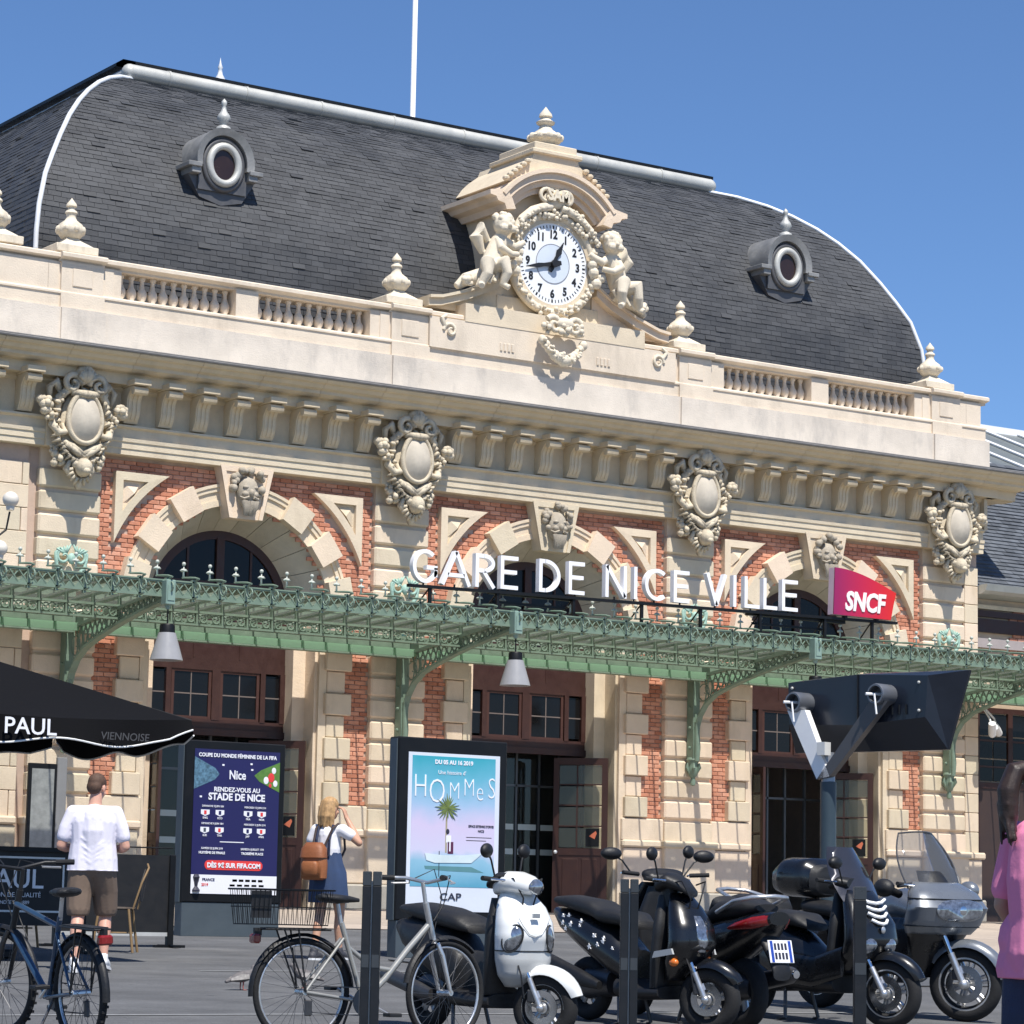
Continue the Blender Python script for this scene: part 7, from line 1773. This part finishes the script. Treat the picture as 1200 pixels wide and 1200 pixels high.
for s_ in (-1,1): limb(k, [(s_*.19,-.005,1.41),(s_*.245,-.015,1.27),(s_*.262,-.017,1.20)], [.070,.068,.066])
rnd = random.Random(3)
for i in range(12):
    s1 = rnd.choice((-1,1)); z = rnd.uniform(.98,1.22); k.tube([(s1*.16,-.07,z+.06),(s1*.10,-.118,z),(s1*.03,-.136,z-.05),(0,-.137,z-.07)], [.004,.009,.008,.003], 6)
hem(remesh(k, 't_shirt', cloth('white_jersey', (.74,.71,.80), .05), MAN, .009, 3), .90)
k = MB()
limb(k, [(-.085,0,.93),(.085,0,.93)], [.128,.128])
limb(k, [(-.09,0,.90),(-.108,-.0,.72),(-.112,-.02,.55)], [.125,.118,.108]); limb(k, [(.09,0,.90),(.112,.08,.72),(.122,.12,.56)], [.125,.118,.108])
k.box(-.21,-.06,.66,-.17,.06,.80,.01)
hem(remesh(k, 'shorts', cloth('brown_cotton', (.17,.12,.088), .15), MAN, .009, 2), .50)
k = MB(); k.M = HM; k.ball((0,-.016,.045),(.081,.099,.088),16,12); k.ball((0,-.05,.0),(.074,.062,.075),14,10); remesh(k, 'hair', mat('short_brown_hair', (.085,.045,.028), .7, .4, 40, .2, 160), MAN, .008, 2)
shoe(MAN, LA, (LA[0]-.02,LA[1]+.19,.005), WHITE, WHITE); shoe(MAN, RA, (RA[0]+.03,RA[1]+.17,.02), WHITE, WHITE)
k = MB(); k.box(-.03,.285,1.10,.04,.295,1.22,.003); k.build('phone', BLACKM, MAN)
# ---- woman with a brown backpack
WO = person('person in a denim dress with a brown backpack raising one hand to the head', -3.72, -14.45, CAMYAW+R_(-24), .945)
b = MB()
HM = head(b, (0,.02,1.635), R_(-20), R_(-4), .97)
limb(b, [(0,-.01,1.40),(0,.0,1.47),(.0,.01,1.57)], [.065,.052,.050])
limb(b, [(0,0,.96),(0,.0,1.08),(0,-.005,1.22),(0,-.01,1.36)], [.130,.108,.125,.115]); limb(b, [(-.145,0,1.405),(.145,0,1.405)], [.056,.056]); limb(b, [(-.08,0,.92),(.08,0,.92)], [.115,.115])
el = (.335,.06,1.27); wr_ = (.155,.10,1.54)
limb(b, [(.165,0,1.405),(.26,.03,1.34),el], [.054,.047,.040]); limb(b, [el,(.25,.085,1.40),wr_], [.040,.037,.026]); hand(b, wr_, (-.35,.05,.9), (-.9,0,-.3), -1, .45)
el = (-.24,-.02,1.11); wr_ = (-.23,.08,.88)
limb(b, [(-.165,0,1.405),(-.21,-.01,1.26),el], [.054,.047,.040]); limb(b, [el,(-.24,.03,1.0),wr_], [.040,.037,.026]); hand(b, wr_, (0,.2,-.95), (1,0,0), -1, .4)
LA, RA = (-.08,-.13,.095), (.09,.13,.11)
limb(b, [(-.085,0,.90),(-.085,.01,.70),(-.082,0,.49)], [.092,.080,.055]); limb(b, [(-.082,0,.49),(-.082,-.06,.36),LA], [.053,.052,.034])
limb(b, [(.085,0,.90),(.09,.08,.70),(.09,.12,.50)], [.092,.080,.055]); limb(b, [(.09,.12,.50),(.09,.10,.36),RA], [.053,.052,.034])
remesh(b, 'body', SK2, WO, .0085, 2); eyes(HM, WO)
k = MB(); limb(k, [(0,0,1.0),(0,-.005,1.2),(0,-.01,1.35)], [.122,.135,.125]); limb(k, [(-.15,0,1.40),(.15,0,1.40)], [.066,.066]); limb(k, [(.16,0,1.405),(.245,.025,1.352)], [.068,.064]); limb(k, [(-.16,0,1.405),(-.205,-.01,1.30)], [.068,.066])
remesh(k, 't_shirt', cloth('white_cotton', (.78,.77,.80), .05), WO, .009, 3)
k = MB(); rings = []
for z, rx, ry, cy in ((1.16,.135,.130,0),(1.05,.160,.145,0),(.95,.205,.160,0),(.80,.215,.175,.01),(.70,.222,.19,.02),(.62,.225,.20,.03)):
    rings.append([((rx+.008*math.sin(9*a))*math.cos(a),cy+(ry+.008*math.sin(9*a+1))*math.sin(a),z) for a in [2*PI*i/40 for i in range(40)]])
inner = [[(p[0]*.93,p[1]*.93,p[2]) for p in r] for r in rings[::-1]]
k.loft(rings+inner, False, True); k.build('denim_dress', mat('blue_denim', (.026,.05,.115), .8, .35, 3, .3, 120), WO, 60)
for s_ in (-1,1):
    k = MB(); k.tube([(s_*.07,-.135,1.12),(s_*.08,-.145,1.3),(s_*.085,-.08,1.455),(s_*.08,.06,1.44),(s_*.07,.12,1.2)], .014, 6); k.build('dress_strap', mat('navy_strap', (.02,.03,.07), .8), WO)
k = MB(); k.M = HM; k.ball((0,-.018,.045),(.088,.105,.092),16,12)
rnd = random.Random(5)
for i in range(40):
    a = rnd.uniform(-2.9,-.25); r = rnd.uniform(.06,.088); x0_, y0_ = r*math.cos(a)*1.05, r*math.sin(a)*1.1-.02
    k.tube([(x0_*.8,y0_*.8,.08),(x0_,y0_,.0),(x0_*1.12,y0_*1.12,-.09),(x0_*1.05+rnd.uniform(-.015,.015),y0_*1.1,-.19+rnd.uniform(-.03,.03))], [.03,.026,.022,.008], 7)
remesh(k, 'hair', mat('blond_hair', (.42,.25,.11), .6, .45, 30, .2, 150), WO, .007, 1)
BPK = mat('tan_leather', (.30,.105,.035), .5, .2, 8, .15, 60)
k = MB(); k.M = Matrix.Translation((-.055,-.235,1.08)); hs = []
for z, w, d in ((-.22,.10,.05),(-.20,.145,.085),(-.05,.15,.09),(.10,.135,.075),(.17,.10,.045)): hs.append(sring((0,0,z),(1,0,0),(0,1,0),w,d,3,20))
k.loft(hs); BKP = thing('backpack', 'brown leather backpack worn by the person in the denim dress', 'backpack', (0,0,0))
bo = k.build('bag', BPK, BKP, 60)
k = MB(); k.M = Matrix.Translation((-.055,-.235,1.08)); k.loft([sring((0,-.015,.02),(1,0,0),(0,1,0),.152,.09,3,20),sring((0,-.005,.12),(1,0,0),(0,1,0),.14,.085,3,20),sring((0,.0,.185),(1,0,0),(0,1,0),.09,.05,3,20)]); k.build('flap', mat('dark_tan_leather', (.24,.08,.028), .5, .2, 8, .15, 60), BKP, 60)
k = MB(); k.M = Matrix.Translation((-.055,-.335,1.0)); k.loft([sring((0,0,z),(1,0,0),(0,1,0),w,d,3,18) for z, w, d in ((-.10,.08,.02),(-.08,.10,.035),(.03,.10,.035),(.06,.08,.02))]); k.build('pocket', BPK, BKP, 60)
for s_ in (-1,1):
    k = MB(); k.tube([(s_*.07-.03,-.19,1.22),(s_*.10,-.12,1.42),(s_*.115,-.02,1.475),(s_*.125,.10,1.40),(s_*.14,.11,1.2),(s_*.13,-.05,1.0)], .013, 6); k.build('strap', mat('dark_strap', (.05,.03,.025), .6), BKP)
BKP.location = WO.location; BKP.rotation_euler = WO.rotation_euler; BKP.scale = WO.scale
shoe(WO, LA, (LA[0],LA[1]+.18,.005), mat('dark_trainer', (.05,.05,.06), .6), WHITE); shoe(WO, RA, (RA[0],RA[1]+.18,.008), mat('dark_trainer', (.05,.05,.06), .6), WHITE)
# ---- woman in pink at the right edge
PK = person('person in a pink top and dark jeans with a dark ponytail', 0, 0, CAMYAW+R_(-62), 1.06)
PK.location = (-9.43,-30.66,gz(-30.66))
b = MB()
HM = head(b, (0,.03,1.635), R_(-8), R_(-6), .98)
limb(b, [(0,-.01,1.40),(0,.0,1.47),(.0,.012,1.57)], [.065,.052,.050])
limb(b, [(0,0,.96),(0,.0,1.08),(0,-.005,1.22),(0,-.01,1.36)], [.130,.115,.13,.12]); limb(b, [(-.15,0,1.405),(.15,0,1.405)], [.056,.056]); limb(b, [(-.085,0,.92),(.085,0,.92)], [.12,.12])
for s_ in (-1,1):
    el = (s_*.235,-.03,1.11); wr_ = (s_*.21,.12,.93)
    limb(b, [(s_*.17,0,1.405),(s_*.21,-.01,1.26),el], [.054,.047,.040]); limb(b, [el,(s_*.23,.05,1.0),wr_], [.040,.037,.026]); hand(b, wr_, (-s_*.1,.6,-.7), (-s_*1,0,0), s_, .45)
LA, RA = (-.09,-.12,.095), (.09,.12,.10)
for s_, A_ in ((-1,LA),(1,RA)):
    y = A_[1]; limb(b, [(s_*.088,0,.90),(s_*.09,y*.4+.02,.70),(s_*.09,y*.7+.02,.49)], [.095,.083,.058]); limb(b, [(s_*.09,y*.7+.02,.49),(s_*.09,y*.85,.30),A_], [.056,.05,.034])
remesh(b, 'body', SK3, PK, .0085, 2); eyes(HM, PK)
k = MB(); limb(k, [(0,0,.90),(0,-.0,1.05),(0,-.008,1.22),(0,-.012,1.36)], [.158,.142,.148,.132]); limb(k, [(-.155,0,1.40),(.155,0,1.40)], [.068,.068]); limb(k, [(-.09,.02,.84),(.09,.02,.84)], [.162,.162]); limb(k, [(-.08,.015,.96),(.08,.015,.96)], [.155,.155])
for s_ in (-1,1): limb(k, [(s_*.165,0,1.405),(s_*.215,-.01,1.25),(s_*.228,-.02,1.18)], [.070,.066,.064])
hem(remesh(k, 'top', cloth('pink_jersey', (.74,.23,.39), .10), PK, .009, 3), .80)
k = MB()
for s_, A_ in ((-1,LA),(1,RA)):
    y = A_[1]; limb(k, [(s_*.088,0,.90),(s_*.092,y*.4+.02,.70),(s_*.092,y*.7+.02,.49)], [.112,.098,.074]); limb(k, [(s_*.092,y*.7+.02,.49),(s_*.092,y*.85,.30),(A_[0],A_[1],A_[2]+.03)], [.072,.064,.052])
limb(k, [(-.08,0,.92),(.08,0,.92)], [.13,.13]); remesh(k, 'jeans', mat('dark_denim', (.022,.03,.065), .8, .3, 5, .3, 120), PK, .009, 2)
HAIRD = mat('dark_hair', (.028,.015,.010), .45, .4, 30, .15, 150)
k = MB(); k.M = HM; k.ball((0,-.018,.042),(.087,.106,.094),16,12); k.ball((0,-.06,.02),(.07,.06,.07),12,8)
k.tube([(0,-.10,.05),(0,-.16,.03),(0,-.185,-.06),(.0,-.17,-.17),(0,-.15,-.25)], [.035,.045,.05,.042,.012], 10)
for i in range(14): k.tube([(rnd.uniform(-.02,.02),-.17,.0),(rnd.uniform(-.045,.045),-.19+rnd.uniform(-.02,.02),-.12),(rnd.uniform(-.05,.05),-.16+rnd.uniform(-.02,.02),-.26+rnd.uniform(-.04,.03))], [.02,.018,.006], 6)
remesh(k, 'hair', HAIRD, PK, .007, 1)
shoe(PK, LA, (LA[0],LA[1]+.18,.005), WHITE, WHITE); shoe(PK, RA, (RA[0],RA[1]+.18,.008), WHITE, WHITE)
